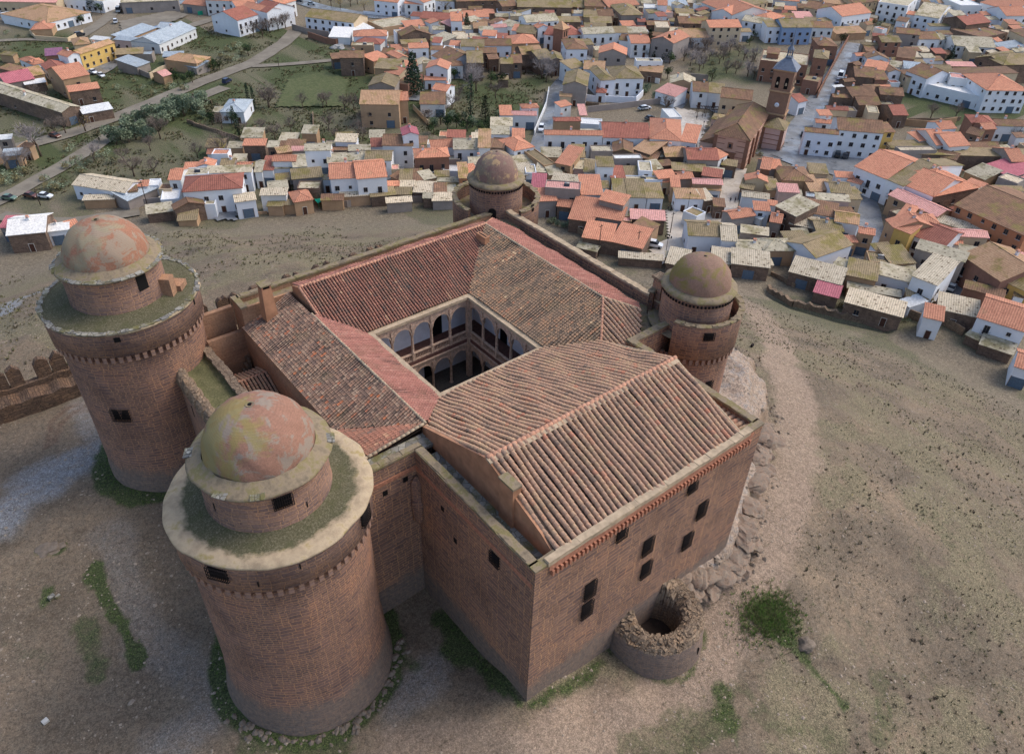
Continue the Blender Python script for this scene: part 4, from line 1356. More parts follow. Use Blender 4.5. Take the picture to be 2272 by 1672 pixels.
def mat_ground():
    k = NM('hill_earth', .97)
    p = k.coord('Object')
    n1 = k.noise(p, .11, 6, .6); n2 = k.noise(p, 1.1, 6, .7); n3 = k.noise(p, 7, 5, .75); n4 = k.noise(p, 22, 3, .7); n5 = k.noise(p, 2.6, 7, .8)
    earth = k.ramp(n1, [(.3, lin(92, 81, 68)), (.5, lin(115, 101, 85)), (.7, lin(134, 116, 96))])
    earth = k.mix(k.ramp(n2, [(.4, (0, 0, 0)), (.7, (.5, .5, .5))]), earth, lin(110, 102, 90))
    sc = k.mix(1.0, k.ramp(n3, [(.28, (.5, .5, .5)), (.5, (1, 1, 1)), (.72, (1.6, 1.6, 1.58))]), k.ramp(n4, [(.32, (.55, .55, .57)), (.5, (1, 1, 1)), (.68, (1.5, 1.5, 1.5))]), 'MULTIPLY')
    drygrass = k.ramp(n3, [(.3, lin(78, 73, 56)), (.5, lin(114, 106, 84)), (.7, lin(144, 132, 106))])
    edge = k.math('ADD', k.attr('dry'), k.math('MULTIPLY', k.math('SUBTRACT', n2, .5), .9))
    c = k.mix(k.ramp(edge, [(.3, (0, 0, 0)), (.8, (.85, .85, .85))]), earth, drygrass)
    gravel = k.ramp(n3, [(.3, lin(112, 114, 118)), (.7, lin(158, 160, 162))])
    c = k.mix(k.math('MULTIPLY', k.attr('gravel'), k.ramp(n2, [(.3, (.4, .4, .4)), (.6, (1, 1, 1))])), c, gravel)
    pathc = k.ramp(n2, [(.3, lin(134, 116, 100)), (.7, lin(158, 138, 120))])
    c = k.mix(k.attr('path'), c, pathc)
    c = k.mix(k.attr('track'), c, lin(104, 82, 68))
    townc = k.ramp(n2, [(.3, lin(96, 90, 78)), (.5, lin(120, 110, 94)), (.7, lin(142, 130, 110))])
    c = k.mix(k.math('MULTIPLY', k.attr('town'), .75), c, townc)
    ge = k.math('ADD', k.attr('green'), k.math('MULTIPLY', k.math('SUBTRACT', n2, .5), .7))
    grn = k.ramp(n3, [(.3, lin(38, 46, 26)), (.5, lin(62, 74, 42)), (.72, lin(100, 104, 66))])
    c = k.mix(k.ramp(ge, [(.22, (0, 0, 0)), (.62, (.92, .92, .92))]), c, grn)
    rock = k.ramp(n2, [(.3, lin(104, 92, 86)), (.48, lin(166, 146, 128)), (.6, lin(140, 134, 130)), (.75, lin(190, 162, 118))])
    c = k.mix(k.math('MULTIPLY', k.attr('ledge'), .9), c, rock)
    c = k.mix(1.0, c, sc, 'MULTIPLY')
    c = k.mix(.9, c, k.ramp(n5, [(.34, (.52, .53, .5)), (.5, (1, 1, 1)), (.66, (1.42, 1.4, 1.36))]), 'MULTIPLY')
    # steep faces show bare crag
    g = k.n('ShaderNodeNewGeometry'); sep = k.n('ShaderNodeSeparateXYZ'); k.link(g.outputs['Normal'], sep.inputs[0])
    c = k.mix(k.ramp(sep.outputs[2], [(.5, (.8, .8, .8)), (.78, (0, 0, 0))]), c, k.ramp(n3, [(.3, lin(90, 76, 66)), (.7, lin(160, 136, 110))]))
    k.bump(k.math('ADD', n2, k.math('MULTIPLY', n3, .5)), .8, .18)
    return k.done(c)


me.materials.append(mat_ground())


# sheets laid on the flat town floor: roads, lanes, playing field
def mat_road(name, a, b, wet=0.0):
    k = NM(name, .8)
    p = k.coord('Object')
    n = k.noise(p, .25, 5, .65); f = k.noise(p, 3, 4)
    c = k.ramp(n, [(.3, a), (.7, b)])
    c = k.mix(.5, c, k.ramp(f, [(.3, (.75, .75, .75)), (.7, (1.2, 1.2, 1.2))]), 'MULTIPLY')
    if wet:
        r = k.ramp(k.noise(p, .18, 5, .6), [(.42, (.16, .16, .16)), (.6, (.7, .7, .7))])
        k.link(r, k.b.inputs['Roughness']); k.b.inputs['Specular IOR Level'].default_value = .5
    return k.done(c)


M['asphalt'] = mat_road('wet_asphalt', lin(98, 100, 102), lin(136, 138, 140), 1)
M['dirt'] = mat_road('dirt_track', lin(112, 104, 92), lin(138, 130, 116))
M['paving'] = mat_road('pale_paving', lin(176, 164, 148), lin(200, 190, 176), 1)
M['field'] = mat_grassy('pitch_turf', lin(66, 76, 46), lin(88, 94, 60), lin(116, 110, 82), 1.2)


def tz(x, y): return float(hz(x, y))


SHEETN = [0]


def strip(name, pix, wd, mat, lift=.10):
    P = [Vector((*at(px, py, TZ)[:2], 0)) for px, py in pix]
    Q = []
    for a, b in zip(P[:-1], P[1:]):
        k = max(1, int((b - a).length / 4)); Q += [a + (b - a) * i / k for i in range(k)]
    Q.append(P[-1])
    # smooth
    for _ in range(3): Q = [Q[0]] + [(Q[i - 1] + Q[i] * 2 + Q[i + 1]) / 4 for i in range(1, len(Q) - 1)] + [Q[-1]]
    SHEETN[0] += 1
    lf = lift + .012 * SHEETN[0]
    mb = MB(); L, R_ = [], []
    for i, q in enumerate(Q):
        d = (Q[min(i + 1, len(Q) - 1)] - Q[max(i - 1, 0)]).normalized(); n = Vector((-d.y, d.x, 0))
        for s, lst in ((1, L), (-1, R_)):
            v = q + n * s * wd / 2 * (1 + .06 * math.sin(i * 1.7 + s)); lst.append((v.x, v.y, max(tz(v.x, v.y), tz(q.x, q.y)) + lf))
    vs = L + R_; n_ = len(Q)
    mb.idx(vs, [(i, n_ + i, n_ + i + 1, i + 1) for i in range(n_ - 1)], None, sm=True)
    return tag(mb.build(name, M[mat]), kind='structure')


def sheet(name, pix, mat, lift=.08):
    """ground-hugging sheet: small cells inside the outline"""
    SHEETN[0] += 1
    P = [tuple(at(px, py, TZ)[:2]) for px, py in pix]; st = 1.2
    xs = np.arange(min(p[0] for p in P), max(p[0] for p in P) + st, st); ys = np.arange(min(p[1] for p in P), max(p[1] for p in P) + st, st)
    XX, YY = np.meshgrid(xs, ys); ZZ = hz(XX, YY) + .14 + lift + .012 * SHEETN[0]
    ins = inpoly(XX + st / 2, YY + st / 2, P)
    vid = {}; vs = []; fs = []

    def vi(j, i):
        if (j, i) not in vid: vid[(j, i)] = len(vs); vs.append((XX[j, i], YY[j, i], ZZ[j, i]))
        return vid[(j, i)]
    for j in range(len(ys) - 1):
        for i in range(len(xs) - 1):
            if ins[j, i]: fs.append((vi(j, i), vi(j, i + 1), vi(j + 1, i + 1), vi(j + 1, i)))
    mb = MB(); mb.idx(vs, fs, None, sm=True)
    return tag(mb.build(name, M[mat]), kind='structure')


strip('road', ((1660, 450), (1900, 60), (1960, 40), (2020, 5), (2050, -20))[1:], 8, 'asphalt')
strip('road', ((1700, 350), (1752, 322), (1790, 262), (1830, 205), (1870, 140), (1888, 95)), 8.5, 'asphalt')
sheet('square', ((1715, 345), (1770, 300), (1840, 335), (1975, 350), (1985, 372), (1900, 402), (1840, 388), (1770, 376)), 'asphalt')
strip('road', ((1185, 345), (1205, 300), (1222, 250), (1240, 185), (1290, 150), (1308, 105), (1310, 60)), 6, 'asphalt')
strip('road', ((1635, 372), (1622, 420), (1612, 470), (1570, 500)), 6, 'paving')
sheet('square', ((1480, 470), (1530, 472), (1610, 490), (1560, 520), (1525, 580), (1460, 590), (1440, 560), (1480, 530)), 'paving')
sheet('square', ((1500, 240), (1575, 255), (1560, 300), (1545, 345), (1530, 345), (1505, 290)), 'paving')
strip('road', ((1500, 240), (1525, 200), (1560, 240)), 5, 'asphalt')
strip('road', ((1600, 250), (1530, 215), (1490, 190)), 5, 'asphalt')
strip('road', ((1905, 400), (1912, 440), (1935, 490), (1925, 535), (1900, 580), (1900, 590)), 7, 'asphalt')
strip('road', ((1925, 500), (1960, 560), (2010, 590)), 5, 'asphalt')
strip('road', ((2085, 680), (2115, 640), (2150, 600), (2250, 660)), 7, 'asphalt')
strip('road', ((2000, 400), (2110, 470), (2200, 560), (2272, 590)), 6, 'asphalt')
strip('road', ((-30, 35), (100, 30), (260, 16), (420, 4), (600, -8)), 9, 'asphalt')
strip('road', ((262, 18), (235, 45), (185, 78), (150, 95)), 6, 'dirt')
strip('road', ((660, 0), (700, 16), (800, 34), (880, 42), (960, 20), (1136, 14)), 9, 'asphalt')
strip('road', ((880, 42), (872, 70), (865, 95)), 8, 'dirt')
strip('road', ((190, 165), (260, 125), (262, 122)), 14, 'asphalt')
strip('path', ((-20, 455), (40, 425), (95, 395), (190, 340), (255, 295), (330, 262), (420, 225), (500, 195)), 6, 'dirt')
strip('path', ((-20, 340), (80, 320), (180, 290), (300, 245), (380, 210), (460, 178), (520, 155), (560, 142), (640, 90), (655, 70)), 7, 'dirt')
strip('path', ((560, 148), (630, 145), (735, 135)), 4, 'dirt')
strip('path', ((-20, 93), (60, 88), (150, 92)), 4, 'dirt')
strip('path', ((420, 60), (500, 35), (520, 15)), 6, 'dirt')
sheet('playing_field', ((612, 240), (640, 180), (720, 160), (775, 180), (760, 238)), 'field')
sheet('yard', ((265, 50), (380, 25), (420, 35), (360, 60), (300, 75), (270, 70)), 'dirt')
sheet('yard', ((470, 450), (525, 450), (528, 490), (480, 490)), 'asphalt')
strip('road', ((560, 400), (660, 395), (710, 400)), 6, 'asphalt')
strip('path', ((310, 470), (250, 480), (150, 500), (0, 480)), 5, 'dirt')
strip('road', ((865, 350), (885, 370), (880, 420)), 5, 'asphalt')
strip('road', ((905, 165), (935, 190), (915, 225)), 5, 'asphalt')
strip('road', ((1340, 410), (1350, 420)), 6, 'asphalt')

# crenellated enclosure wall behind the castle
M['old_wall'] = mat_stone('old_wall', lin(98, 80, 68), lin(126, 102, 82), lin(76, 62, 52), bw=.6, bh=.3, rub=1.0)
ew = empty('enclosure_wall', (-20, 73, 0), 0, 'broken red stone enclosure wall with rounded merlons behind the left tower', 'wall')
mb = MB()


def wl(mb, pts, th, z0f, ztop, step=1.2, jag=.15, mi=0):
    L = []
    for a, b in zip(pts[:-1], pts[1:]):
        a = Vector(a); b = Vector(b); k = max(1, int((b - a).length / step)); L += [a + (b - a) * i / k for i in range(k)]
    L.append(Vector(pts[-1]))
    zt = [(ztop(p.x, p.y) if callable(ztop) else ztop) + random.uniform(-jag, jag) for p in L]
    for i in range(len(L) - 1):
        a, b = L[i], L[i + 1]; d = (b - a).normalized(); n = Vector((-d.y, d.x)) * th / 2
        z0 = min(tz(a.x, a.y), tz(b.x, b.y)) - 1 if z0f is None else z0f
        za, zb = zt[i], zt[i + 1]
        A, B, C_, D = a - n, b - n, b + n, a + n
        mb.face([(A.x, A.y, z0), (B.x, B.y, z0), (B.x, B.y, zb), (A.x, A.y, za)], mi=mi)
        mb.face([(C_.x, C_.y, z0), (D.x, D.y, z0), (D.x, D.y, za), (C_.x, C_.y, zb)], mi=mi)
        mb.face([(A.x, A.y, za), (B.x, B.y, zb), (C_.x, C_.y, zb), (D.x, D.y, za)], mi=mi)
        if i == 0: mb.face([(D.x, D.y, z0), (A.x, A.y, z0), (A.x, A.y, za), (D.x, D.y, za)], mi=mi)
        if i == len(L) - 2: mb.face([(B.x, B.y, z0), (C_.x, C_.y, z0), (C_.x, C_.y, zb), (B.x, B.y, zb)], mi=mi)


wl(mb, [(-55, 74.5), (-20, 74), (32, 74.5)], 1.0, -3, 2.5, jag=.25)
wl(mb, [(-55, 72.6), (-30, 72.4), (-18, 72.2)], 2.6, -3, 1.6, jag=.3)
o_ = mb.build('wall', M['old_wall'], ew); o_.location = (20, -73, 0)
x = -54.0; seg = 0
while x < 30:
    wdt = random.uniform(1.5, 1.9)
    mb = MB()
    pts = [(x, 2.0), (x + wdt, 2.0), (x + wdt, 4.4)] + [(x + wdt / 2 + wdt / 2 * math.cos(a) + random.uniform(-.12, .12), 4.3 + .9 * math.sin(a) + random.uniform(-.35, .2)) for a in np.linspace(.4, PI - .4, 5)] + [(x, 4.4)]
    vpoly(mb, [(px, 73.9, pz) for px, pz in pts], (0, 1, 0), .8)
    q = mb.build('merlon', M['old_wall'], ew); q.location = (20, -73, 0)
    seg += 1
    x += wdt + (.12 if seg % 2 else 1.5)

# scattered stones and dry shrubs on the hill (uncountable)
def rock_mesh(name, spots, sizes, mat, squash=.55, n=1):
    mb_v = []; mb_f = []
    base = [(0, 0, 1), (.9, 0, .2), (.3, .85, .25), (-.75, .5, .15), (-.7, -.55, .2), (.3, -.9, .2), (0, 0, -.6)]
    bf = [(0, 1, 2), (0, 2, 3), (0, 3, 4), (0, 4, 5), (0, 5, 1), (6, 2, 1), (6, 3, 2), (6, 4, 3), (6, 5, 4), (6, 1, 5)]
    for (p, s) in zip(spots, sizes):
        o = len(mb_v); a = random.uniform(0, 6.28); ca, sa = math.cos(a), math.sin(a); e = random.uniform(.6, 1.4)
        for v in base:
            x_, y_, z_ = v[0] * s * e + random.gauss(0, .12) * s, v[1] * s + random.gauss(0, .12) * s, v[2] * s * squash
            mb_v.append((p[0] + ca * x_ - sa * y_, p[1] + sa * x_ + ca * y_, p[2] + z_))
        mb_f += [tuple(i + o for i in f) for f in bf]
    me_ = bpy.data.meshes.new(name); me_.from_pydata(mb_v, [], mb_f); me_.materials.append(mat); me_.update()
    o_ = bpy.data.objects.new(name, me_); C.objects.link(o_)
    return o_


def scatter(n, x0, x1, y0, y1, keep):
    xs = RNG.uniform(x0, x1, n); ys = RNG.uniform(y0, y1, n)
    zs_ = hz(xs, ys); inside = (xs > -8) & (xs < 37) & (ys > 0) & (ys < 52)
    for c_, r_ in ((FC, 8), (LC, 7.6), (TC, 6.4), (RC, 5.6), (BC, 5.2)): inside |= np.hypot(xs - c_[0], ys - c_[1]) < r_
    inside |= (xs < -7) & (xs > -12.5) & (ys > 15) & (ys < 55)
    k = ~inside & keep(xs, ys, zs_)
    return np.stack([xs[k], ys[k], zs_[k]], -1)


M['pebble'] = mat_flat('loose_stones', lin(150, 136, 120), .35, 3)
sp = scatter(26000, -60, 110, -42, 110, lambda x, y, z: (z > TZ + 4) & (fbm(x / 6, y / 6, 77) > .46))
tag(rock_mesh('loose_stones', sp, np.abs(RNG.normal(0, .07, len(sp))) + .05, M['pebble']), kind='stuff')
ring_sp = []
for c_, r_, z0_ in ((FC, 8.2, 0),):
    for _ in range(110):
        a = random.uniform(PI * 1.05, PI * 1.85); rr = r_ - .15 + abs(random.gauss(0, .55)); x_, y_ = c_[0] + rr * math.cos(a), c_[1] + rr * math.sin(a)
        ring_sp.append((x_, y_, tz(x_, y_)))
for _ in range(220):
    i = random.randrange(0, 8); a, b = LEDGE[i], LEDGE[i + 1]; t = random.random()
    x_, y_ = a[0] + (b[0] - a[0]) * t + random.gauss(.3, .9), a[1] + (b[1] - a[1]) * t + random.gauss(-.3, .9)
    ring_sp.append((x_, y_, tz(x_, y_)))
M['boulder'] = mat_flat('footing_stones', lin(116, 104, 92), .3, 2, bump=.4)
tag(rock_mesh('footing_stones', ring_sp, [random.uniform(.12, .42) for _ in ring_sp], M['boulder'], .75), kind='stuff')


def tufts(name, spots, sizes, mats, blades=9, bw=.16):
    vs = []; fs = []; mi = []
    for p, s in zip(spots, sizes):
        m_ = random.randrange(len(mats))
        for b in range(blades):
            a = random.uniform(0, 6.28); l = random.uniform(.3, 1.0) * s; w_ = s * bw
            dx, dy = math.cos(a), math.sin(a); o = len(vs)
            q = (p[0] + dx * l * .25, p[1] + dy * l * .25, p[2] - .02)
            vs += [(q[0] - dy * w_, q[1] + dx * w_, q[2]), (q[0] + dy * w_, q[1] - dx * w_, q[2]), (p[0] + dx * l * .9 + dy * w_ * .5, p[1] + dy * l * .9, p[2] + s * random.uniform(.35, .8))]
            fs.append((o, o + 1, o + 2)); mi.append(m_)
    me_ = bpy.data.meshes.new(name); me_.from_pydata(vs, [], fs)
    for m_ in mats: me_.materials.append(m_)
    me_.polygons.foreach_set('material_index', mi); me_.update()
    o_ = bpy.data.objects.new(name, me_); C.objects.link(o_); return o_


M['shrub_a'] = mat_flat('shrub_grey', lin(96, 88, 70), .3, 2); M['shrub_b'] = mat_flat('shrub_olive', lin(104, 100, 70), .3, 2); M['shrub_c'] = mat_flat('shrub_brown', lin(98, 84, 70), .3, 2)
M['blade'] = mat_flat('green_blades', lin(88, 112, 52), .35, 2); M['straw'] = mat_flat('straw_blades', lin(150, 138, 88), .3, 2)
sp = scatter(12000, 24, 130, -60, 120, lambda x, y, z: (z > TZ + 2) & (z < -1.2) & (fbm(x / 7, y / 7, 83) > .46) & (pdist(x, y, G2((1730, 780), (1765, 900), (1770, 1000), (1730, 1120), (1640, 1330), (1560, 1480), (1420, 1590), (1200, 1665))) > 3.2))
tag(tufts('dry_shrubs', sp, np.abs(RNG.normal(0, .15, len(sp))) + .13, [M['shrub_a'], M['shrub_b'], M['shrub_c']], 12), kind='stuff')
sp = scatter(42000, 24, 125, -60, 115, lambda x, y, z: (z > TZ + 1.5) & (z < -1.0) & (fbm(x / 6, y / 6, 87) > .42) & (pdist(x, y, G2((1730, 780), (1765, 900), (1770, 1000), (1730, 1120), (1640, 1330), (1560, 1480), (1420, 1590), (1200, 1665))) > 2.8))
M['low_a'] = mat_flat('low_herb_olive', lin(104, 104, 76), .25, 2); M['low_b'] = mat_flat('low_herb_straw', lin(142, 134, 104), .25, 2); M['low_c'] = mat_flat('low_herb_grey', lin(96, 96, 84), .25, 2)
tag(tufts('hill_grass', sp, np.abs(RNG.normal(0, .1, len(sp))) + .12, [M['low_a'], M['low_b'], M['low_c'], M['low_a']], 5, .14), kind='stuff')
sp = scatter(5000, -60, 60, 76, 170, lambda x, y, z: (z > TZ + 1) & (fbm(x / 11, y / 11, 84) > .5))
tag(tufts('dry_shrubs', sp, np.abs(RNG.normal(0, .22, len(sp))) + .25, [M['shrub_a'], M['shrub_b']], 8), kind='stuff')
sp = scatter(30000, -60, 110, -50, 110, lambda x, y, z: (z > TZ + 3) & (fbm(x / 5, y / 5, 62) > .55) & ((x > -5) | (y > 74)))
tag(tufts('dry_grass', sp, np.abs(RNG.normal(0, .07, len(sp))) + .1, [M['straw'], M['shrub_b'], M['straw']], 4), kind='stuff')
gf = gr.ravel(); idxs = np.where((gf > .5) & (Z.ravel() > TZ + 5))[0]
pick = RNG.choice(idxs, min(6500, len(idxs) * 3)); 
sp = np.stack([X.ravel()[pick] + RNG.uniform(-.4, .4, len(pick)), Y.ravel()[pick] + RNG.uniform(-.4, .4, len(pick)), Z.ravel()[pick]], -1)
tag(tufts('green_grass', sp, RNG.uniform(.12, .3, len(sp)), [M['blade']], 7, .08), kind='stuff')
g0 = ground_at(1705, 1365)
sp = [(g0[0] + random.gauss(0, 1.9), g0[1] + random.gauss(0, 1.3)) for _ in range(1500)]
sp = [(a, b, tz(a, b)) for a, b in sp]
tag(tufts('tall_grass', sp, [random.uniform(.3, .6) for _ in sp], [M['blade'], M['blade'], M['shrub_b']], 8, .06), kind='stuff')

# uneven tufts in the fields left of the village
mp_ = F2((-60, 90), (560, 55), (740, 95), (900, 200), (1100, 165), (1220, 160), (1190, 290), (950, 300), (800, 335), (560, 335), (440, 400), (160, 425), (-60, 480))
bx = [p[0] for p in mp_]; by = [p[1] for p in mp_]
xs_ = RNG.uniform(min(bx), max(bx), 60000); ys_ = RNG.uniform(min(by), max(by), 60000)
kp = inpoly(xs_, ys_, mp_) & (fbm(xs_ / 9, ys_ / 9, 91) > .47) & (fbm(xs_ / 3, ys_ / 3, 92) > .42)
for pl in (((-20, 455), (40, 425), (95, 395), (190, 340), (255, 295), (330, 262), (420, 225), (500, 195)), ((-20, 340), (80, 320), (180, 290), (300, 245), (380, 210), (460, 178), (520, 155), (560, 142), (640, 90), (655, 70)), ((560, 148), (630, 145), (735, 135))):
    kp &= pdist(xs_, ys_, F2(*pl)) > 4
kp &= ~inpoly(xs_, ys_, F2((612, 240), (640, 180), (720, 160), (775, 180), (760, 238)))
sp = np.stack([xs_[kp], ys_[kp], hz(xs_[kp], ys_[kp])], -1)[:14000]
M['weed'] = mat_flat('dull_weeds', lin(82, 84, 54), .3, 2); M['weed2'] = mat_flat('brown_weeds', lin(112, 100, 76), .3, 2)
tag(tufts('field_grass', sp, RNG.uniform(.35, .9, len(sp)), [M['weed'], M['weed2'], M['weed']], 6, .2), kind='stuff')

# rock outcrop under the right hand corner of the castle
mb = MB(); R_ = random.Random(4)
for i in range(3, len(LEDGE) - 3):
    a, b = Vector(LEDGE[i]), Vector(LEDGE[i + 1]); L_ = (b - a).length; nn_ = int(L_ / 1.15) + 1
    inn = Vector((-(b - a).y, (b - a).x)).normalized()
    if inn.dot(Vector((36, 20)) - a) < 0: inn = -inn
    for q in range(nn_):
        for row_ in (0,):
            p = a + (b - a) * (q + R_.random()) / nn_ + inn * (R_.uniform(.2, .9) + row_ * 1.5); s_ = R_.uniform(.9, 1.9)
            g = tz(p.x, p.y); bmx = bmesh.new(); bmesh.ops.create_icosphere(bmx, subdivisions=3, radius=1)
            sd_ = R_.randrange(1000); ex, ey, ez = s_ * R_.uniform(.8, 1.4), s_ * R_.uniform(.7, 1.1), s_ * R_.uniform(.28, .5); an = R_.uniform(0, 6.28)
            co = np.array([v.co for v in bmx.verts])
            kk = .72 + .6 * vnoise(co[:, 0] * 2.1 + 9, co[:, 1] * 2.1 + co[:, 2] * 1.9 + sd_, sd_) ; kk = np.round(kk * 5) / 5
            vs = [(p.x + c0 * k_ * ex * math.cos(an) - c1 * k_ * ey * math.sin(an), p.y + c0 * k_ * ex * math.sin(an) + c1 * k_ * ey * math.cos(an), g - .18 + c2 * k_ * ez) for (c0, c1, c2), k_ in zip(co, kk)]
            mb.idx(vs, [tuple(v.index for v in f_.verts) for f_ in bmx.faces], None, sm=False); bmx.free()
kR = NM('outcrop_rock', .95); pR = kR.coord('Object'); fR = kR.noise(pR, 1.6, 7, .75)
cR = kR.ramp(fR, [(.3, lin(92, 80, 70)), (.46, lin(146, 124, 106)), (.56, lin(128, 116, 104)), (.72, lin(170, 146, 118))]); kR.bump(fR, .9, .15)
ro = mb.build('rock_outcrop', kR.done(cR)); tag(ro, kind='structure')

# ================================================================== THE TOWN
def mat_wall(name, col, var=.12, stain=.35, sc=.35):
    k = NM(name, .9)
    p = k.coord('Object')
    n = k.noise(p, sc, 6, .65); f = k.noise(p, 2.5, 4, .7)
    c = k.ramp(n, [(.3, tuple(x * (1 - var) for x in col[:3])), (.7, tuple(min(1, x * (1 + var)) for x in col[:3]))])
    c = k.mix(k.math('MULTIPLY', k.ramp(f, [(.52, (0, 0, 0)), (.75, (1, 1, 1))]), stain), c, tuple(x * .55 for x in col[:3]) + (1,))
    oi = k.n('ShaderNodeObjectInfo')
    c = k.mix(1.0, c, k.ramp(oi.outputs['Random'], [(0, (.84, .83, .8)), (.5, (1, 1, 1)), (1, (.93, .95, 1))]), 'MULTIPLY')
    return k.done(c)


def mat_roof(name, col, col2, moss, ma=.55, rows=True, spots=None):
    k = NM(name, .9)
    p = k.coord('Object'); uv = k.uv()
    oi = k.n('ShaderNodeObjectInfo')
    sh = k.n('ShaderNodeVectorMath', _operation='ADD'); k.link(p, sh.inputs[0])
    cb = k.n('ShaderNodeCombineXYZ'); k.link(k.math('MULTIPLY', oi.outputs['Random'], 90.0), cb.inputs[0]); k.link(cb.outputs[0], sh.inputs[1])
    v = sh.outputs[0]
    n = k.noise(v, .5, 6, .7); m_ = k.noise(v, .22, 6, .62); f = k.noise(v, 2.2, 5, .85)
    c = k.ramp(n, [(.3, col), (.7, col2)])
    if rows:
        mp = k.n('ShaderNodeMapping'); k.link(uv, mp.inputs[0]); mp.inputs['Scale'].default_value = (1, .12, 1)
        wv = k.n('ShaderNodeTexWave', Scale=.62, Distortion=1.0, Detail=2, _bands_direction='X'); k.link(uv, wv.inputs['Vector'])
        c = k.mix(.45, c, k.ramp(wv.outputs['Fac'], [(0, (.5, .5, .5)), (.6, (1.15, 1.15, 1.15))]), 'MULTIPLY')
        k.bump(wv.outputs['Fac'], .5, .08)
    c = k.mix(k.ramp(m_, [(ma, (0, 0, 0)), (ma + .12, (.9, .9, .9))]), c, moss)
    c = k.mix(.8, c, k.ramp(f, [(.3, (.45, .45, .45)), (.5, (1, 1, 1)), (.7, (1.45, 1.45, 1.45))]), 'MULTIPLY')
    if spots:
        vo = k.n('ShaderNodeTexVoronoi', Scale=.75); k.link(uv, vo.inputs['Vector'])
        c = k.mix(k.ramp(vo.outputs['Distance'], [(.16, (.9, .9, .9)), (.26, (0, 0, 0))]), c, spots)
    c = k.mix(1.0, c, k.ramp(oi.outputs['Random'], [(0, (.82, .82, .82)), (.5, (1, 1, 1)), (1, (1.14, 1.1, 1.06))]), 'MULTIPLY')
    return k.done(c)


WM = {'w': ('white', mat_wall('whitewash', lin(228, 230, 232), .06, .2)), 'c': ('cream', mat_wall('cream_wall', lin(206, 184, 152))),
      'b': ('brown stone', mat_stone('town_stone', lin(116, 98, 86), lin(140, 118, 102), lin(104, 88, 76), bw=.9, bh=.4, rub=.8)), 'g': ('grey', mat_wall('grey_render', lin(152, 142, 134), .15, .4)),
      'y': ('yellow', mat_wall('yellow_wall', lin(214, 178, 104))), 'o': ('orange', mat_wall('orange_wall', lin(182, 126, 92))),
      't': ('tan', mat_wall('tan_wall', lin(180, 148, 116), .15, .4)), 'r': ('red brick', mat_wall('brick_wall', lin(146, 108, 90), .15, .4, 1.0)),
      'l': ('pale blue', mat_wall('blue_wall', lin(148, 172, 208), .08, .15)), 'p': ('pink', mat_wall('pink_wall', lin(204, 176, 164), .1, .25))}
RM = {'r': ('red tiled', mat_roof('roof_red', lin(180, 122, 98), lin(200, 142, 114), lin(150, 122, 94), .62)),
      'd': ('dark red', mat_roof('roof_darkred', lin(138, 88, 76), lin(162, 106, 90), lin(128, 98, 70), .62)),
      'n': ('brown tiled', mat_roof('roof_brown', lin(112, 88, 72), lin(148, 114, 90), lin(128, 114, 70), .52)),
      'o': ('mossy olive', mat_roof('roof_olive', lin(128, 114, 88), lin(156, 138, 108), lin(122, 112, 66), .5)),
      'l': ('pale stony', mat_roof('roof_launa', lin(160, 150, 128), lin(196, 186, 162), lin(130, 122, 90), .52, False, lin(96, 84, 68))),
      's': ('ribbed beige', mat_roof('roof_sheet', lin(182, 168, 144), lin(206, 192, 168), lin(146, 136, 108), .6, True, lin(104, 88, 70))),
      'p': ('pink', mat_roof('roof_pink', lin(200, 146, 136), lin(214, 162, 152), lin(188, 130, 110), .7)),
      'm': ('grey metal', mat_roof('roof_metal', lin(146, 158, 168), lin(176, 186, 192), lin(168, 160, 140), .66)),
      'f': ('raspberry', mat_roof('roof_raspberry', lin(170, 100, 108), lin(184, 112, 120), lin(160, 96, 96), .75)),
      'y': ('mossy tan', mat_roof('roof_tanorange', lin(170, 134, 104), lin(184, 150, 118), lin(134, 118, 70), .52)),
      'w': ('white', mat_roof('roof_white', lin(206, 206, 204), lin(224, 224, 220), lin(180, 170, 150), .66, False)),
      'v': ('purple', mat_roof('roof_purple', lin(120, 84, 112), lin(142, 100, 122), lin(120, 84, 90), .7))}
M['glass'] = mat_flat('dark_glass', lin(38, 42, 50), .2, 2, rough=.25)
M['frame'] = mat_flat('window_frame', lin(120, 104, 92), .2, 2)
M['door_m'] = mat_flat('brown_door', lin(78, 52, 42), .3, 3)
M['steel_door'] = mat_flat('blue_grey_door', lin(92, 108, 124), .2, 3)
M['sill'] = mat_flat('white_sill', lin(190, 186, 178), .15, 2)


def proto(name, fn, mats):
    mb = MB(); fn(mb); o = mb.build(name, mats); return o


def _win(w_, h, sill=True):
    def f(mb):
        mb.box(-w_ / 2, w_ / 2, -.03, .05, 0, h, mi=1)
        mb.box(-w_ / 2 - .06, w_ / 2 + .06, -.07, -.001, h, h + .08, mi=0); mb.box(-w_ / 2 - .08, -w_ / 2, -.07, -.001, 0, h, mi=0); mb.box(w_ / 2, w_ / 2 + .08, -.07, -.001, 0, h, mi=0)
        mb.box(-.03, .03, -.06, -.031, 0, h, mi=0)
        if sill: mb.box(-w_ / 2 - .12, w_ / 2 + .12, -.16, -.001, -.1, -.001, mi=2)
    return f


def _balc(mb):
    _win(1.0, 2.1, False)(mb)
    mb.box(-.95, .95, -.55, 0, -.14, -.01, mi=2)
    for i in range(9): mb.box(-.93 + i * .232, -.91 + i * .232, -.54, -.52, -.01, .9, mi=3)
    mb.box(-.95, .95, -.55, -.51, .88, .93, mi=3)
    for s in (-.94, .94): mb.box(s - .015, s + .015, -.53, 0, .88, .92, mi=3)


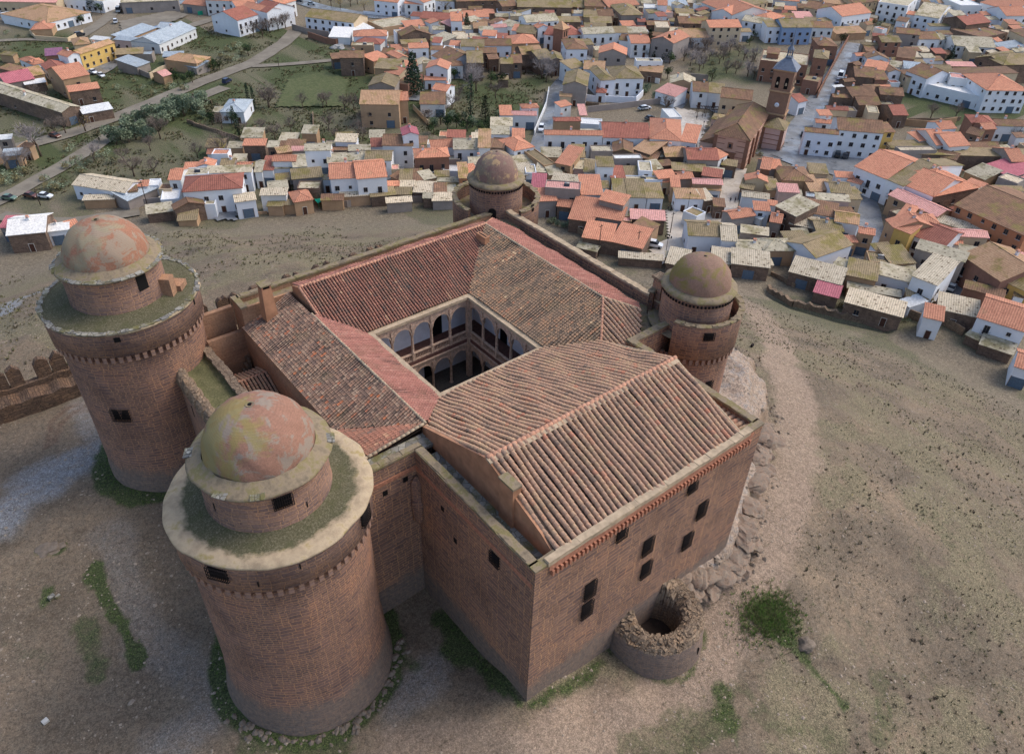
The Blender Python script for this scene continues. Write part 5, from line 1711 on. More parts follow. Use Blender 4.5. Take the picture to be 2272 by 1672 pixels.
def _door(mb):
    mb.box(-.55, .55, -.04, .05, 0, 2.15, mi=1); mb.box(-.65, -.55, -.09, 0, 0, 2.25, mi=0); mb.box(.55, .65, -.09, 0, 0, 2.25, mi=0); mb.box(-.55, .55, -.09, 0, 2.15, 2.25, mi=0)


def _gar(mb):
    mb.box(-1.35, 1.35, -.04, .05, 0, 2.6, mi=1)
    for i in range(5): mb.box(-1.35, 1.35, -.06, -.041, .25 + i * .5, .3 + i * .5, mi=1)
    mb.box(-1.45, -1.35, -.09, 0, 0, 2.7, mi=0); mb.box(1.35, 1.45, -.09, 0, 0, 2.7, mi=0)


WMAT = [M['frame'], M['glass'], M['sill'], M['iron']]
PR = {'win': proto('window', _win(1.0, 1.25), WMAT), 'small': proto('window', _win(.7, .8), WMAT), 'balc': proto('balcony_window', _balc, WMAT),
      'door': proto('door', _door, [M['sill'], M['door_m']]), 'garage': proto('garage_door', _gar, [M['frame'], M['steel_door']])}


def mk_chim(mb):
    mb.box(-.3, .3, -.3, .3, -1.2, .9, mi=0); mb.box(-.38, .38, -.38, .38, .9, 1.0, mi=1); mb.box(-.22, .22, -.22, .22, 1.0, 1.25, mi=0); mb.box(-.36, .36, -.36, .36, 1.25, 1.33, mi=1)


PR['chimney'] = proto('chimney', mk_chim, [WM['w'][1], RM['r'][1]])


def mk_tank(mb):
    mb.tube((-.7, 0, .45), (.7, 0, .45), .26, .26, 10, mi=0)
    mb.face([(-.8, -.1, .4), (-.8, -1.2, 0), (.8, -1.2, 0), (.8, -.1, .4)], mi=1); mb.face([(-.8, -.1, .36), (.8, -.1, .36), (.8, -1.2, -.04), (-.8, -1.2, -.04)], mi=1)
    for s in (-.6, .6): mb.tube((s, 0, 0), (s, 0, .3), .03, .03, 4, mi=1)


PR['tank'] = proto('solar_heater', mk_tank, [M['sill'], M['glass']])
for k_, o_ in PR.items():
    C.objects.unlink(o_)


def fit(k, parent, x, y, z, rz=0, sx=1, sz=1):
    o = PR[k].copy(); C.objects.link(o); o.parent = parent; o.location = (x, y, z); o.rotation_euler = (0, 0, rz); o.scale = (sx, 1, sz)
    return o


HOUSES = []


def roof_rise(T, w_, d, h):
    if T == 'g': return min(d * .5 * .34, 3.0)
    if T == 'x': return min(w_ * .5 * .34, 3.0)
    if T == 'h': return min(min(w_, d) * .5 * .36, 3.2)
    if T == 's': return min(d * .16, 1.8)
    return 0


def house(px1, py1, px2, py2, pyt, T, h, W, R, side=None, dfix=None):
    zg = TZ
    a = Vector(at(px1, py1, zg + h)); b = Vector(at(px2, py2, zg + h))
    ax = b - a; ax.z = 0; wd = ax.length
    if wd < 1.5: wd = 1.5
    ax.normalize(); ay = Vector((-ax.y, ax.x, 0))
    mid = (a + b) / 2
    pym = pyt
    lo, hi = 1.5, 45.0

    def top(d):
        r = roof_rise(T, wd, d, h)
        if T == 'g' or T == 'h': pts = [mid + ay * d, mid + ay * d * .5 + Vector((0, 0, r))]
        elif T == 'x': pts = [mid + ay * d + Vector((0, 0, r))]
        elif T == 's': pts = [mid + ay * d + Vector((0, 0, r))]
        else: pts = [mid + ay * d]
        return min(proj(p)[1] for p in pts)
    if dfix: d = dfix
    else:
        for _ in range(26):
            m_ = (lo + hi) / 2
            if top(m_) > pym: lo = m_
            else: hi = m_
        d = (lo + hi) / 2
    d = max(2.2, d)
    HOUSES.append(dict(o=a, ax=ax, ay=ay, w=wd, d=d, h=h + random.uniform(-.04, .04), T=T, W=W, R=R, side=side, px=(px1 + px2) / 2, py=(py1 + py2) / 2 + 4))


def build_house(H):
    w_, d, h, T = H['w'], H['d'], H['h'], H['T']
    rz = math.atan2(H['ax'].y, H['ax'].x)
    e = empty('house' if H['h'] > 3.6 else 'shed', (H['o'].x, H['o'].y, TZ), rz)
    H['e'] = e
    r = roof_rise(T, w_, d, h)
    wm = WM[H['W']][1]; rm = RM[H['R']][1]
    mats = [wm, WM[H['side']][1]] if H['side'] else [wm, wm]
    mb = MB(); zb = -1.5
    if T == 'x':
        mb.face([(0, 0, zb), (w_, 0, zb), (w_, 0, h), (w_ / 2, 0, h + r), (0, 0, h)]); mb.face([(w_, d, zb), (0, d, zb), (0, d, h), (w_ / 2, d, h + r), (w_, d, h)])
        mb.face([(w_, 0, zb), (w_, d, zb), (w_, d, h), (w_, 0, h)], mi=1); mb.face([(0, d, zb), (0, 0, zb), (0, 0, h), (0, d, h)], mi=1)
    elif T == 'g':
        mb.face([(0, 0, zb), (w_, 0, zb), (w_, 0, h), (0, 0, h)]); mb.face([(w_, d, zb), (0, d, zb), (0, d, h), (w_, d, h)])
        mb.face([(w_, 0, zb), (w_, d, zb), (w_, d, h), (w_, d / 2, h + r), (w_, 0, h)], mi=1); mb.face([(0, d, zb), (0, 0, zb), (0, 0, h), (0, d / 2, h + r), (0, d, h)], mi=1)
    elif T == 's':
        mb.face([(0, 0, zb), (w_, 0, zb), (w_, 0, h), (0, 0, h)]); mb.face([(w_, d, zb), (0, d, zb), (0, d, h + r), (w_, d, h + r)])
        mb.face([(w_, 0, zb), (w_, d, zb), (w_, d, h + r), (w_, 0, h)], mi=1); mb.face([(0, d, zb), (0, 0, zb), (0, 0, h), (0, d, h + r)], mi=1)
    else:
        mb.face([(0, 0, zb), (w_, 0, zb), (w_, 0, h), (0, 0, h)]); mb.face([(w_, d, zb), (0, d, zb), (0, d, h), (w_, d, h)])
        mb.face([(w_, 0, zb), (w_, d, zb), (w_, d, h), (w_, 0, h)], mi=1); mb.face([(0, d, zb), (0, 0, zb), (0, 0, h), (0, d, h)], mi=1)
    if T == 'f': mb.face([(0, 0, h), (w_, 0, h), (w_, d, h), (0, d, h)])
    mb.build('wall', mats, e)
    # roof slabs
    mb = MB(); o = .28; th = .14

    def slab(q, mi=0):
        q = [Vector(p) for p in q]; up = Vector((0, 0, th + .02)); dn = Vector((0, 0, .02))
        # gentle sag and unevenness of old roofs: subdivide the slab
        mb.face([p + up for p in q], mi=mi); mb.face([p + dn for p in reversed(q)], mi=mi)
        for i in range(len(q)):
            j = (i + 1) % len(q); mb.face([q[i] + dn, q[j] + dn, q[j] + up, q[i] + up], mi=mi)
    if T == 'g':
        k = r / (d / 2)
        slab([(-o, -o, h - o * k), (w_ + o, -o, h - o * k), (w_ + o, d / 2, h + r), (-o, d / 2, h + r)]); slab([(w_ + o, d + o, h - o * k), (-o, d + o, h - o * k), (-o, d / 2, h + r), (w_ + o, d / 2, h + r)])
        mb.tube((-o, d / 2, h + r + th), (w_ + o, d / 2, h + r + th), .13, .13, 6)
    elif T == 'x':
        k = r / (w_ / 2)
        slab([(-o, -o, h - o * k), (w_ / 2, -o, h + r), (w_ / 2, d + o, h + r), (-o, d + o, h - o * k)]); slab([(w_ / 2, -o, h + r), (w_ + o, -o, h - o * k), (w_ + o, d + o, h - o * k), (w_ / 2, d + o, h + r)])
        mb.tube((w_ / 2, -o, h + r + th), (w_ / 2, d + o, h + r + th), .13, .13, 6)
    elif T == 'h':
        k = .36 if r < 3.2 else r / (min(w_, d) / 2); s = min(w_, d) / 2
        if w_ >= d: A, B = (s, d / 2, h + r), (w_ - s, d / 2, h + r)
        else: A, B = (w_ / 2, s, h + r), (w_ / 2, d - s, h + r)
        z0 = h - o * k * .8
        P0, P1, P2, P3 = (-o, -o, z0), (w_ + o, -o, z0), (w_ + o, d + o, z0), (-o, d + o, z0)
        if w_ >= d:
            slab([P0, P1, B, A]); slab([P2, P3, A, B]); slab([P1, P2, B]); slab([P3, P0, A])
        else:
            slab([P0, P1, A]); slab([P1, P2, B, A]); slab([P2, P3, B]); slab([P3, P0, A, B])
        for a_, b_ in ((A, B), (A, P0), (B, P2), (A if w_ < d else B, P1), (B if w_ < d else A, P3)):
            if (Vector(a_) - Vector(b_)).length > .1: mb.tube(Vector(a_) + Vector((0, 0, th)), Vector(b_) + Vector((0, 0, th)), .11, .11, 5)
    elif T == 's':
        k = r / d
        slab([(-o, -o, h - o * k), (w_ + o, -o, h - o * k), (w_ + o, d + o, h + r + o * k), (-o, d + o, h + r + o * k)])
    else:
        mb.face([(.02, .02, h + .03), (w_ - .02, .02, h + .03), (w_ - .02, d - .02, h + .03), (.02, d - .02, h + .03)])
        for q in ((0, w_, 0, .22), (0, w_, d - .22, d), (0, .22, .22, d - .22), (w_ - .22, w_, .22, d - .22)): mb.box(*q, h + .031, h + .3, mi=1)
    mb.build('roof', [rm, wm], e)
    # windows and doors on the walls that face the photograph
    if H['h'] >= 3.3:
        R_ = random.Random(int(H['px'] * 31 + H['py'] * 17))
        st = 2 if h > 5.6 else 1
        if h > 8.2: st = 3
        stone = H['W'] in 'bgt'
        for s in range(st):
            zf = s * 2.9
            n = max(1, int(w_ / (3.2 if not stone else 4.6)))
            if s == 0 and T == 'f' and h < 4: n = 0
            door_at = R_.randrange(n) if n else -1
            for i in range(n):
                x = w_ * (i + .5) / n + R_.uniform(-.3, .3)
                if s == 0 and i == door_at:
                    if w_ / n > 3.1 and R_.random() < .35: fit('garage', e, x, 0, 0)
                    else: fit('door', e, x, 0, 0)
                elif stone and R_.random() < .35: continue
                elif s == 1 and not stone and R_.random() < .3 and w_ / n > 2.3: fit('balc', e, x, 0, zf + .15)
                elif R_.random() < .22: fit('small', e, x, 0, zf + 1.4)
                else: fit('win', e, x, 0, zf + 1.05, sx=R_.uniform(.85, 1.15))
            # the side wall that shows
            ctr = H['o'] + H['ax'] * w_ / 2 + H['ay'] * d / 2; v = Vector(CP) - ctr
            sx = 1 if v.dot(H['ax']) > 0 else -1
            m_ = int(d / 4.6)
            for i in range(m_):
                y = d * (i + .5) / m_
                if R_.random() < .45: fit('small' if R_.random() < .5 else 'win', e, w_ if sx > 0 else 0, y, zf + 1.2, PI / 2 * sx)
        if T in 'gxh' and R_.random() < .62 and h > 3.8:
            fit('chimney', e, w_ * R_.uniform(.25, .75), d * R_.uniform(.4, .7), h + r * .8)
        if T in 'f' and R_.random() < .3 and w_ > 5: fit('tank', e, w_ * .6, d * .6, h + .1)


TILES = {'A1': (0, 0), 'A2': (568, 0), 'A3': (1136, 0), 'A4': (1704, 0), 'B1': (0, 280), 'B2': (568, 280), 'B3': (1136, 280), 'B4': (1704, 280), 'C4': (1704, 540)}
DATA = {
'A1': '''-60 15 490 25 -70 g 5 c p|410 205 790 110 52 h 4 w y|270 262 450 255 192 h 3 t r|1110 348 1372 245 258 s 3.5 t m|1375 243 1580 262 204 g 3.5 c m|1395 390 1715 250 255 g 4 w m|
1000 348 1390 388 338 s 4 p m|700 475 1000 375 395 g 6.5 y y|592 500 705 472 438 x 6.5 w r|400 492 545 480 425 s 4 r v|550 700 780 655 570 g 7 t r|610 810 870 775 742 s 5 b r|540 985 700 935 705 x 5 b l|
730 1000 985 955 922 s 3.5 b w|50 735 300 690 628 g 4 g f|250 675 390 650 590 g 4 t y|2080 182 2260 130 78 g 7 w d|1905 215 1985 215 160 s 3.5 w o|1430 672 1502 652 622 g 3 t p|1720 560 1845 505 475 h 4 t y|
1015 482 1250 470 425 s 3.5 b o|1200 590 1310 548 505 s 3 g m|1430 500 1600 495 455 s 3 g m|1180 485 1330 482 452 f 3 g m|1930 982 2135 985 874 h 4 w m|1870 982 1930 985 938 g 3.5 t l|290 570 392 548 508 h 4 w r|
230 545 300 560 512 x 4 w r|1060 25 1560 5 -30 s 5 g l|1600 32 1800 55 0 g 4 g r|1800 0 2050 10 -55 g 7 w r|530 -12 900 20 -60 f 5 w l|0 480 110 492 460 s 3 t o|650 400 790 385 340 h 3.5 c y|
790 345 940 360 325 s 3 w w|2070 60 2245 40 0 g 6 w r|0 120 130 170 112 f 3 w w|360 570 440 640 560 g 4 w d|150 640 240 600 580 s 4 b n|220 745 400 720 700 s 3 b w|1560 560 1720 600 520 s 2.6 g m''',
'A2': '''95 112 212 84 18 x 8 w r|-30 80 90 112 15 g 8 w d|215 45 347 5 -45 g 7 w r|430 148 855 203 102 g 6 w o c|640 325 820 332 240 s 3 w w|820 305 1035 250 228 s 3 w w|855 320 1145 316 262 h 4.5 w r|870 375 1090 390 335 h 3 w d|
835 405 1030 405 378 f 6 t l|735 508 940 508 446 g 7 b n|1030 540 1165 500 468 s 5 t r|1105 472 1192 476 424 g 5 g n|1312 236 1482 222 180 s 4 w r|1440 160 1712 182 112 g 5 c d|1712 186 1806 186 108 g 8 w r|1820 155 2042 150 94 g 4 w r|
1275 320 1530 302 226 x 6 b n|1345 425 1512 420 378 g 7 w r|1545 488 1690 560 445 g 5 w n|1690 580 1815 575 448 h 5 w n|1490 600 1680 610 516 x 7 w r|1480 705 1665 705 666 s 3.5 w r|1545 782 1668 802 738 g 6 w r|1440 912 1655 915 808 g 4.5 w n|
1640 436 1732 440 408 f 6 w l|1800 408 1998 412 348 g 5 w o|1910 250 2030 250 193 g 5 b y|1985 312 2100 318 268 s 5 w r|2000 402 2240 402 342 g 5 w n|1855 552 1990 552 448 g 7 b o|1930 465 2110 465 420 g 6 b n|2045 522 2130 518 478 s 5 b n|
2148 560 2250 560 508 g 6 b o|912 915 1250 920 795 g 8 t y|1250 882 1332 880 808 g 8 t r|985 755 1215 765 640 x 7 g o|1222 735 1332 750 650 f 5 r n|1040 600 1240 612 520 s 5 t o|1250 515 1332 500 443 x 6 c r|1315 585 1415 582 532 s 5 w r|
1130 632 1252 660 588 g 4 c r|1035 5 1240 25 -45 g 7 w r|1300 32 1465 42 -12 s 6 w r|1470 25 1570 -10 -40 g 7 w r|1570 8 1740 15 -30 s 5 w o|1760 15 2120 5 -30 g 6 b n|2118 112 2245 112 82 f 3.5 w o|1540 362 1650 345 318 s 3.5 w o|
2145 1012 2245 1012 928 s 5 w r|2060 1102 2245 1106 1034 s 5 w l|1900 200 1990 180 150 s 4 c l|1180 480 1250 500 455 s 4 t l|1250 480 1335 480 430 x 4 c r|2140 210 2245 240 190 s 4 w l|980 190 1110 250 175 f 4 t l|1620 195 1705 235 190 s 5 b p|
1530 330 1640 370 300 s 4 g l|2070 245 2200 240 215 g 5 w p|1880 590 1990 580 520 s 4 b n|670 520 740 515 470 s 4 b n|2130 700 2212 700 668 s 3 b o|1280 390 1500 380 348 s 4 t o|2160 60 2290 50 10 g 6 b n''',
'A3': '''50 62 525 70 2 g 6 b o|525 60 640 70 8 g 5 b o|640 56 842 62 -4 g 6 t n|850 68 1115 42 -10 g 6 c r|960 135 1150 132 46 h 6.5 g o|1280 46 1360 50 2 g 8 w r|1200 120 1310 116 84 s 5 w o|1312 120 1415 116 92 f 5 p r|1665 22 1930 135 8 g 7 w r|
1932 134 2046 92 60 g 7 w r|1735 243 2012 240 176 g 8.5 c r|1488 332 1730 332 252 g 4.5 w y|1468 207 1722 212 148 g 6 b n|1190 222 1382 226 184 g 4.5 b n|1370 290 1482 300 240 f 5 t l|130 200 410 182 128 g 6 w l|410 196 600 196 148 s 5 b o|
228 247 320 236 202 x 7 w r|282 302 372 315 236 g 6 w d|472 310 620 302 232 h 6 w d|630 300 900 292 240 g 7 w l|900 288 1012 288 232 g 6.5 w o|478 432 662 432 348 h 7 w n|0 386 236 378 302 h 5 t r|40 285 200 302 226 g 5 b o|90 482 270 472 404 g 6 b y|
0 552 86 552 478 g 6 b n|236 522 362 502 438 g 6 b o|332 532 450 532 448 x 6 b o|632 152 780 158 88 g 5 c o|760 142 892 142 82 g 5.5 t n|690 200 875 206 148 s 5 b o|762 466 1002 482 374 x 7 g r|940 352 1052 366 308 g 5 w n|1048 382 1212 382 308 g 6 w r|
1225 342 1416 382 262 x 8 g r|1092 542 1322 546 514 f 6.5 w l|1112 622 1312 642 574 s 4 b y|780 706 900 700 584 h 7 w o|890 690 1155 690 588 h 7 w o|428 742 655 758 602 x 7.5 g o|480 615 650 580 530 s 6 w o|630 606 810 616 536 g 7 w y|740 812 822 818 768 h 3.5 w d|
1260 802 1430 852 758 s 4 w p|1388 728 1606 745 640 x 5 t l|1590 802 1720 810 720 g 6 w n|1720 812 1850 826 735 s 5.5 w o|1832 852 2100 880 780 g 8 c n|0 1008 272 1016 944 g 5 w p|88 950 312 942 884 h 6 w r|398 948 520 920 850 s 6 w r|
330 1062 600 1062 918 h 6 t d|600 1012 654 1012 918 s 5 c p|602 1088 788 1100 1044 f 5 w w|1382 1036 1490 1032 958 f 5 w w|1860 60 2010 60 20 g 6 b n|2040 60 2245 20 -10 g 6 c o|2020 180 2245 215 150 g 6 w l|2100 150 2245 185 115 h 6 w r|
1160 75 1262 80 40 f 5 w w|0 100 50 120 70 s 4 w o|1440 120 1600 125 80 s 4 b o|870 150 930 160 125 s 4 b l|640 250 830 255 205 s 5 c o|1010 290 1190 290 240 s 5 c l|1370 60 1550 62 0 s 3 g m|0 270 120 280 220 s 5 w r|420 845 520 850 800 s 4 c y|1270 360 1300 370 340 s 4 c n|1880 1020 2000 1040 975 s 4 p n''',
'A4': '''-20 -8 272 16 -60 g 5 w r|318 66 532 102 24 g 6 c n|652 146 905 112 44 g 8 w r|490 30 700 45 -2 g 5 t y|970 22 1228 60 -40 f 9 w l|0 238 132 238 178 s 7 w o|130 242 390 242 166 g 7.5 l o|390 242 572 246 190 g 7 w n|0 165 240 168 118 g 5 b n|
250 160 402 162 104 s 4.5 c p|600 300 860 290 236 s 3 t y|1288 132 1500 165 38 g 6.5 w l|1500 150 1642 100 60 s 6 w l|1420 232 1692 236 212 s 5.5 w o|1630 142 1742 142 96 s 7 w l|1742 222 1952 196 135 g 8 b d|1500 30 1662 32 -14 g 6 w y|1690 52 1880 52 -24 f 8 w w|
1862 24 2112 92 -20 g 8 w r|2090 142 2290 140 60 g 7 w r|1330 345 1505 345 280 g 7 w n|1500 352 1592 342 300 s 6 w l|1880 336 2106 292 240 f 6 b n|1640 402 1995 420 322 g 6 w l|1875 485 2062 572 425 h 7.5 b o|2062 572 2240 522 470 g 6.5 b o|2118 266 2260 335 212 g 8 c n|
2050 610 2250 602 548 h 5 w r|782 392 1010 404 284 h 6.5 g o|1002 372 1168 372 316 g 8.5 r o|1130 292 1330 310 252 g 8.5 g n|1130 502 1282 522 428 s 7 r n|868 512 1060 522 448 x 6.5 w n|745 492 862 492 424 g 6 w r|700 602 822 562 498 g 5 b n|840 592 1022 622 538 s 6.5 w r|
1060 632 1168 632 528 x 6.5 w n|768 672 942 684 588 g 5.5 b n|628 722 762 712 640 g 5 b n|598 792 690 782 734 s 3.5 w w|940 700 1052 700 620 g 5 b n|750 862 962 852 728 g 5.5 b n|535 852 745 862 798 g 5 b n|988 828 1188 842 768 g 5.5 b n|500 960 702 972 868 g 5 c d|
800 922 992 922 848 g 4.5 b n|380 1012 560 1012 935 s 5 w r|680 978 782 982 944 f 4 g o|878 992 976 1002 934 f 5 c l|1102 1012 1226 1012 922 g 4.5 b d|382 1072 562 1086 1034 g 6 w r|1215 625 1392 692 588 g 7.5 w n|1382 742 1900 862 690 f 5 w w|1600 682 1862 712 655 f 8 w p|
1920 792 2290 800 655 h 8.5 w r|1400 666 1642 672 570 g 6 w o|1200 602 1342 616 546 s 6 w m|1592 582 1822 586 546 s 4.5 t p|1795 1085 2002 1102 1014 h 7 r d|2000 1102 2260 1110 1048 g 5.5 w n|2060 430 2250 400 370 s 5 w m|270 900 430 860 820 g 5 w d|140 860 240 880 820 s 4 c n|1140 620 1230 680 590 s 6 c n|760 40 960 10 -30 g 6 c n|1170 40 1290 30 -20 g 6 c n''',
'B1': '''638 514 1095 584 452 g 4.2 w s|1100 578 1205 560 512 s 4 t n|1200 530 1292 525 480 s 4 w r|1290 530 1390 525 470 f 3.5 w w|1120 655 1372 545 528 s 3 g m|1602 578 2118 542 428 h 7 w d|1480 468 1580 468 370 g 6.5 w r|1572 445 1830 425 368 f 6 w l|1812 412 2200 402 350 s 6 w l|
1620 368 1800 362 320 s 5 w r|1732 352 1870 350 280 x 6 w r|1410 656 1572 642 565 f 3.5 w w|1290 772 1512 742 680 s 3 b l|1530 732 1790 682 628 x 4.5 b n|1560 832 1722 822 702 s 2.6 t o|1790 695 1885 690 648 f 4 w l|2065 665 2240 642 588 g 5 w s|0 890 132 888 790 s 4 g f|
62 958 392 926 778 g 5 b w|390 928 600 902 848 g 4 w w|598 895 690 872 828 s 4 w r|-20 122 97 112 80 s 6 g w|20 262 172 252 200 s 4 t m|180 180 260 190 160 s 4 t n|1390 560 1500 560 510 f 4 c n|1400 625 1450 640 600 s 3 w s|730 650 1000 640 622 s 2.5 t s''',
'B2': '''102 186 192 186 134 s 6.5 b l|196 240 312 222 184 s 6 o y|312 216 432 216 182 s 6 c p|428 214 652 210 150 g 8 w l|652 218 812 222 184 f 4 b n|815 218 1000 212 168 s 5 p l|50 385 146 386 264 s 5 w d|-10 402 50 402 300 g 5 w l|148 308 345 308 254 g 7 w r|
145 372 332 366 314 g 5 w l|330 362 442 352 248 g 6 w l|320 466 582 442 370 s 5 g o|40 606 262 602 548 s 5 w s|335 668 496 642 568 h 4 t r|100 702 232 702 664 s 2.8 t o|232 690 335 690 655 s 2.8 t o|650 462 886 450 318 g 7.5 w r|888 462 1145 442 298 g 8 w r|636 442 702 442 414 s 5 w r|
630 322 800 312 236 g 5 w l|800 302 962 292 232 g 5 w l|958 297 1182 300 212 g 6 w o|1010 180 1110 178 108 s 5 w d|1110 168 1372 172 70 g 7 w n|1290 80 1424 72 -8 x 10 w f|1395 278 1692 266 194 h 7.5 r r|1538 192 1762 182 118 g 5.5 w r|1735 202 1952 202 108 g 6.5 w l|
1952 188 2052 190 28 s 8 w y|2055 195 2172 202 108 f 6 b n|2060 270 2190 268 215 s 4 w l|1640 398 1782 402 350 f 3.5 w w|1785 458 1862 456 322 s 6 o y|1862 452 1955 442 338 s 5 c r|1870 335 2005 332 268 g 5 w l|1262 478 1364 478 382 s 4 w o|1364 478 1470 472 378 s 4 b n|
1478 472 1572 452 394 s 4 t l|1572 444 1692 442 394 s 4 g o|1592 482 1880 492 448 s 3.5 w l|1580 522 1795 522 480 s 3 t o|1268 532 1390 532 482 s 3.5 w s|1382 578 1560 586 488 s 3 b s|1564 582 1666 582 502 s 3.2 b n|1468 632 1547 632 588 s 3 b l|1550 655 1740 650 586 s 2.8 g s|
1672 590 1770 580 522 s 3 b l|1140 524 1266 522 488 s 3.5 t r|1188 388 1256 386 344 f 3.5 c p|572 652 760 650 600 s 3 t n|740 622 1000 605 562 s 3 t s|1010 622 1222 602 544 s 3 b o|1148 674 1366 660 624 s 3 g s|1225 600 1360 600 540 s 3 b o|1180 440 1250 470 400 s 3 b n|580 470 642 470 430 s 4 w l|2080 355 2240 350 300 s 4 w l|1690 300 1790 300 265 f 3.5 g l''',
'B3': '''290 74 795 82 -8 g 7.5 w r|800 98 1205 108 -32 g 6.5 w d|1210 108 1482 130 -62 h 7 w r|1482 132 1612 150 -10 s 6.5 w r|885 225 1060 236 108 x 5 b n|1062 200 1212 250 110 s 5 b y|1060 262 1260 302 212 s 4 b n|20 216 192 182 104 h 6 w r|385 322 512 348 182 s 6 t r|
282 352 382 332 178 f 5 t o|528 272 636 276 164 s 5.5 w o|525 370 740 388 292 s 4 p l|700 226 886 226 174 f 5 g l|750 354 892 356 270 s 7.5 w o|898 294 1146 290 254 f 6.5 g w|870 452 990 452 350 s 4.5 b d|1000 457 1290 456 354 s 4 w o|1114 396 1232 402 312 f 6 w l|
1230 380 1320 370 300 s 4 b l|1350 268 1540 266 178 g 5 b y|1545 292 1812 298 192 g 6.5 g d|1812 290 1890 250 215 s 6 w r|1470 462 1592 456 404 g 5 g r|1590 502 1918 516 404 g 5.5 t p|1578 548 1902 572 506 s 4 w y|1408 384 1700 402 330 s 4.5 b o|1700 400 1920 430 372 s 4 b l|
1288 462 1442 448 390 s 5 p r|1300 492 1402 490 450 s 4 c r|1400 532 1472 536 436 s 5 t r|895 602 1020 606 466 s 4.2 w o|1022 624 1182 628 466 s 4.2 w o|1188 630 1326 632 500 s 4.2 w o|905 470 1320 480 440 f 4.5 w l|1440 632 1692 638 550 s 4.2 w y|1694 655 1772 645 555 s 4 b s|
1774 702 1866 708 608 s 4 b n|175 542 290 548 420 s 5 w f|345 485 622 524 428 s 4.5 t s|612 602 792 604 430 s 6 w r|290 545 600 566 488 f 7.5 g p|235 658 392 652 545 s 5 g r|398 702 522 716 645 s 4 b r|500 812 712 842 628 s 4 b r|718 792 962 832 698 s 4.5 g r|
768 645 976 695 588 s 7 g r|878 834 1050 842 794 f 4 t p|1045 812 1342 828 738 s 4.5 b p|620 974 870 1012 848 s 4 b r|872 1012 1140 1074 878 s 4 b r|1140 1000 1290 868 862 s 4 t n|1552 955 1845 968 828 g 5.5 w o|1842 1000 1972 1008 850 g 5.5 w s|1620 800 1700 760 730 f 4 w o|
2000 468 2240 492 378 x 5.5 c r|2182 372 2260 384 276 g 5 r r|1995 612 2250 642 548 g 5.5 w s|1930 812 2132 782 688 g 5 g r|2128 735 2260 745 665 s 6 w r|2130 800 2180 820 760 s 4 w m|2010 930 2245 960 880 s 3.5 g l|20 340 190 330 255 s 3.5 b l|30 440 200 420 330 s 4 b s|
210 400 330 410 330 s 4 t l|330 430 445 420 345 s 4 t l|120 415 215 415 340 f 4.5 w l|2000 540 2110 560 470 s 4 b o|1320 350 1410 340 300 s 4 b n|630 400 745 410 300 s 4 w o|480 400 560 350 320 s 4 b n|1840 340 1990 360 300 s 4 b o|1300 270 1350 265 215 s 4 c l|940 1150 1320 1178 1130 s 2.5 b s|570 1060 740 1100 1040 s 2.2 b l|1350 1150 1480 1160 1115 s 2.5 c l''',
'B4': '''328 48 615 76 -34 g 8 w n|618 32 1012 66 -62 g 9 w n|1015 54 1112 52 -30 s 8.5 y n|1085 192 1490 182 128 s 4.5 c o|1160 220 1482 216 182 f 5.5 g s|1478 168 1598 162 28 g 6 w r|1590 182 1768 168 58 g 6.5 w r|1328 134 1472 112 48 s 5.5 w r|1780 188 2032 192 138 g 4.5 w n|2140 312 2260 312 190 g 6 g r|
726 338 1040 466 250 g 7.5 w r|1040 466 1188 528 318 g 7.5 w o|1450 616 1852 536 372 h 7.5 b r w|1190 512 1450 616 420 g 7.5 w r|920 702 1108 892 735 g 8 t r|1110 892 1250 948 848 s 8 y r|1248 948 1542 1062 882 g 6.5 w d|1062 602 1482 792 640 g 6 t p|1118 802 1222 832 695 h 6 c r|
1290 842 1502 854 768 h 8.5 w r|1560 982 1722 992 905 s 5 c p|1642 962 1932 978 905 g 6.5 c p|1470 832 1902 962 840 s 5 t s|1640 692 2260 965 648 g 8.5 o n|-20 372 122 372 288 g 5 g r|128 474 392 484 356 h 5 t n|376 572 470 572 430 s 4 t y|470 560 572 560 470 s 4 t y|556 582 730 590 488 g 5 w o|
730 600 812 590 540 s 4.5 w o|0 562 112 562 466 s 4.5 t o|100 575 272 584 508 s 5.5 p p|428 642 716 664 598 s 4.5 p l|716 642 822 642 600 s 4.5 c o|600 446 752 456 404 s 4.5 w r|700 480 812 510 480 s 4 w r|265 742 590 802 656 s 5 w n|590 832 792 862 752 g 5.5 w y|800 934 930 956 650 g 6.5 t r|
70 702 246 792 648 s 6 b l|20 836 112 852 765 g 5 g r|0 690 70 700 660 s 5 w r|190 856 420 902 780 s 3.5 b s|430 922 662 922 812 g 4 g o|-30 1090 232 1092 985 h 4.5 t l|160 1002 342 992 925 s 4 b o|420 1152 792 1020 950 g 5.5 w o|640 1016 782 1018 962 s 4.5 t r|2140 440 2260 480 400 s 4 g p|
1900 342 2130 452 300 s 4.5 g f|1700 210 1900 270 220 s 4 t o|1480 260 1650 300 225 g 4 c n|1840 600 2060 600 542 s 4 w s|2000 560 2245 570 530 s 4.5 w o|1520 30 1650 20 -40 g 6 w r|1740 60 1860 90 20 g 6 b n|1900 30 2000 25 -30 g 7 r r|2180 100 2260 100 60 s 5 w n|1730 400 1900 470 360 s 3.5 t l|1160 800 1290 770 700 f 5 b l|330 620 480 640 590 f 3.5 g m|940 1110 1110 1090 1030 s 4.5 w o|1040 170 1090 240 150 s 4 b o''',
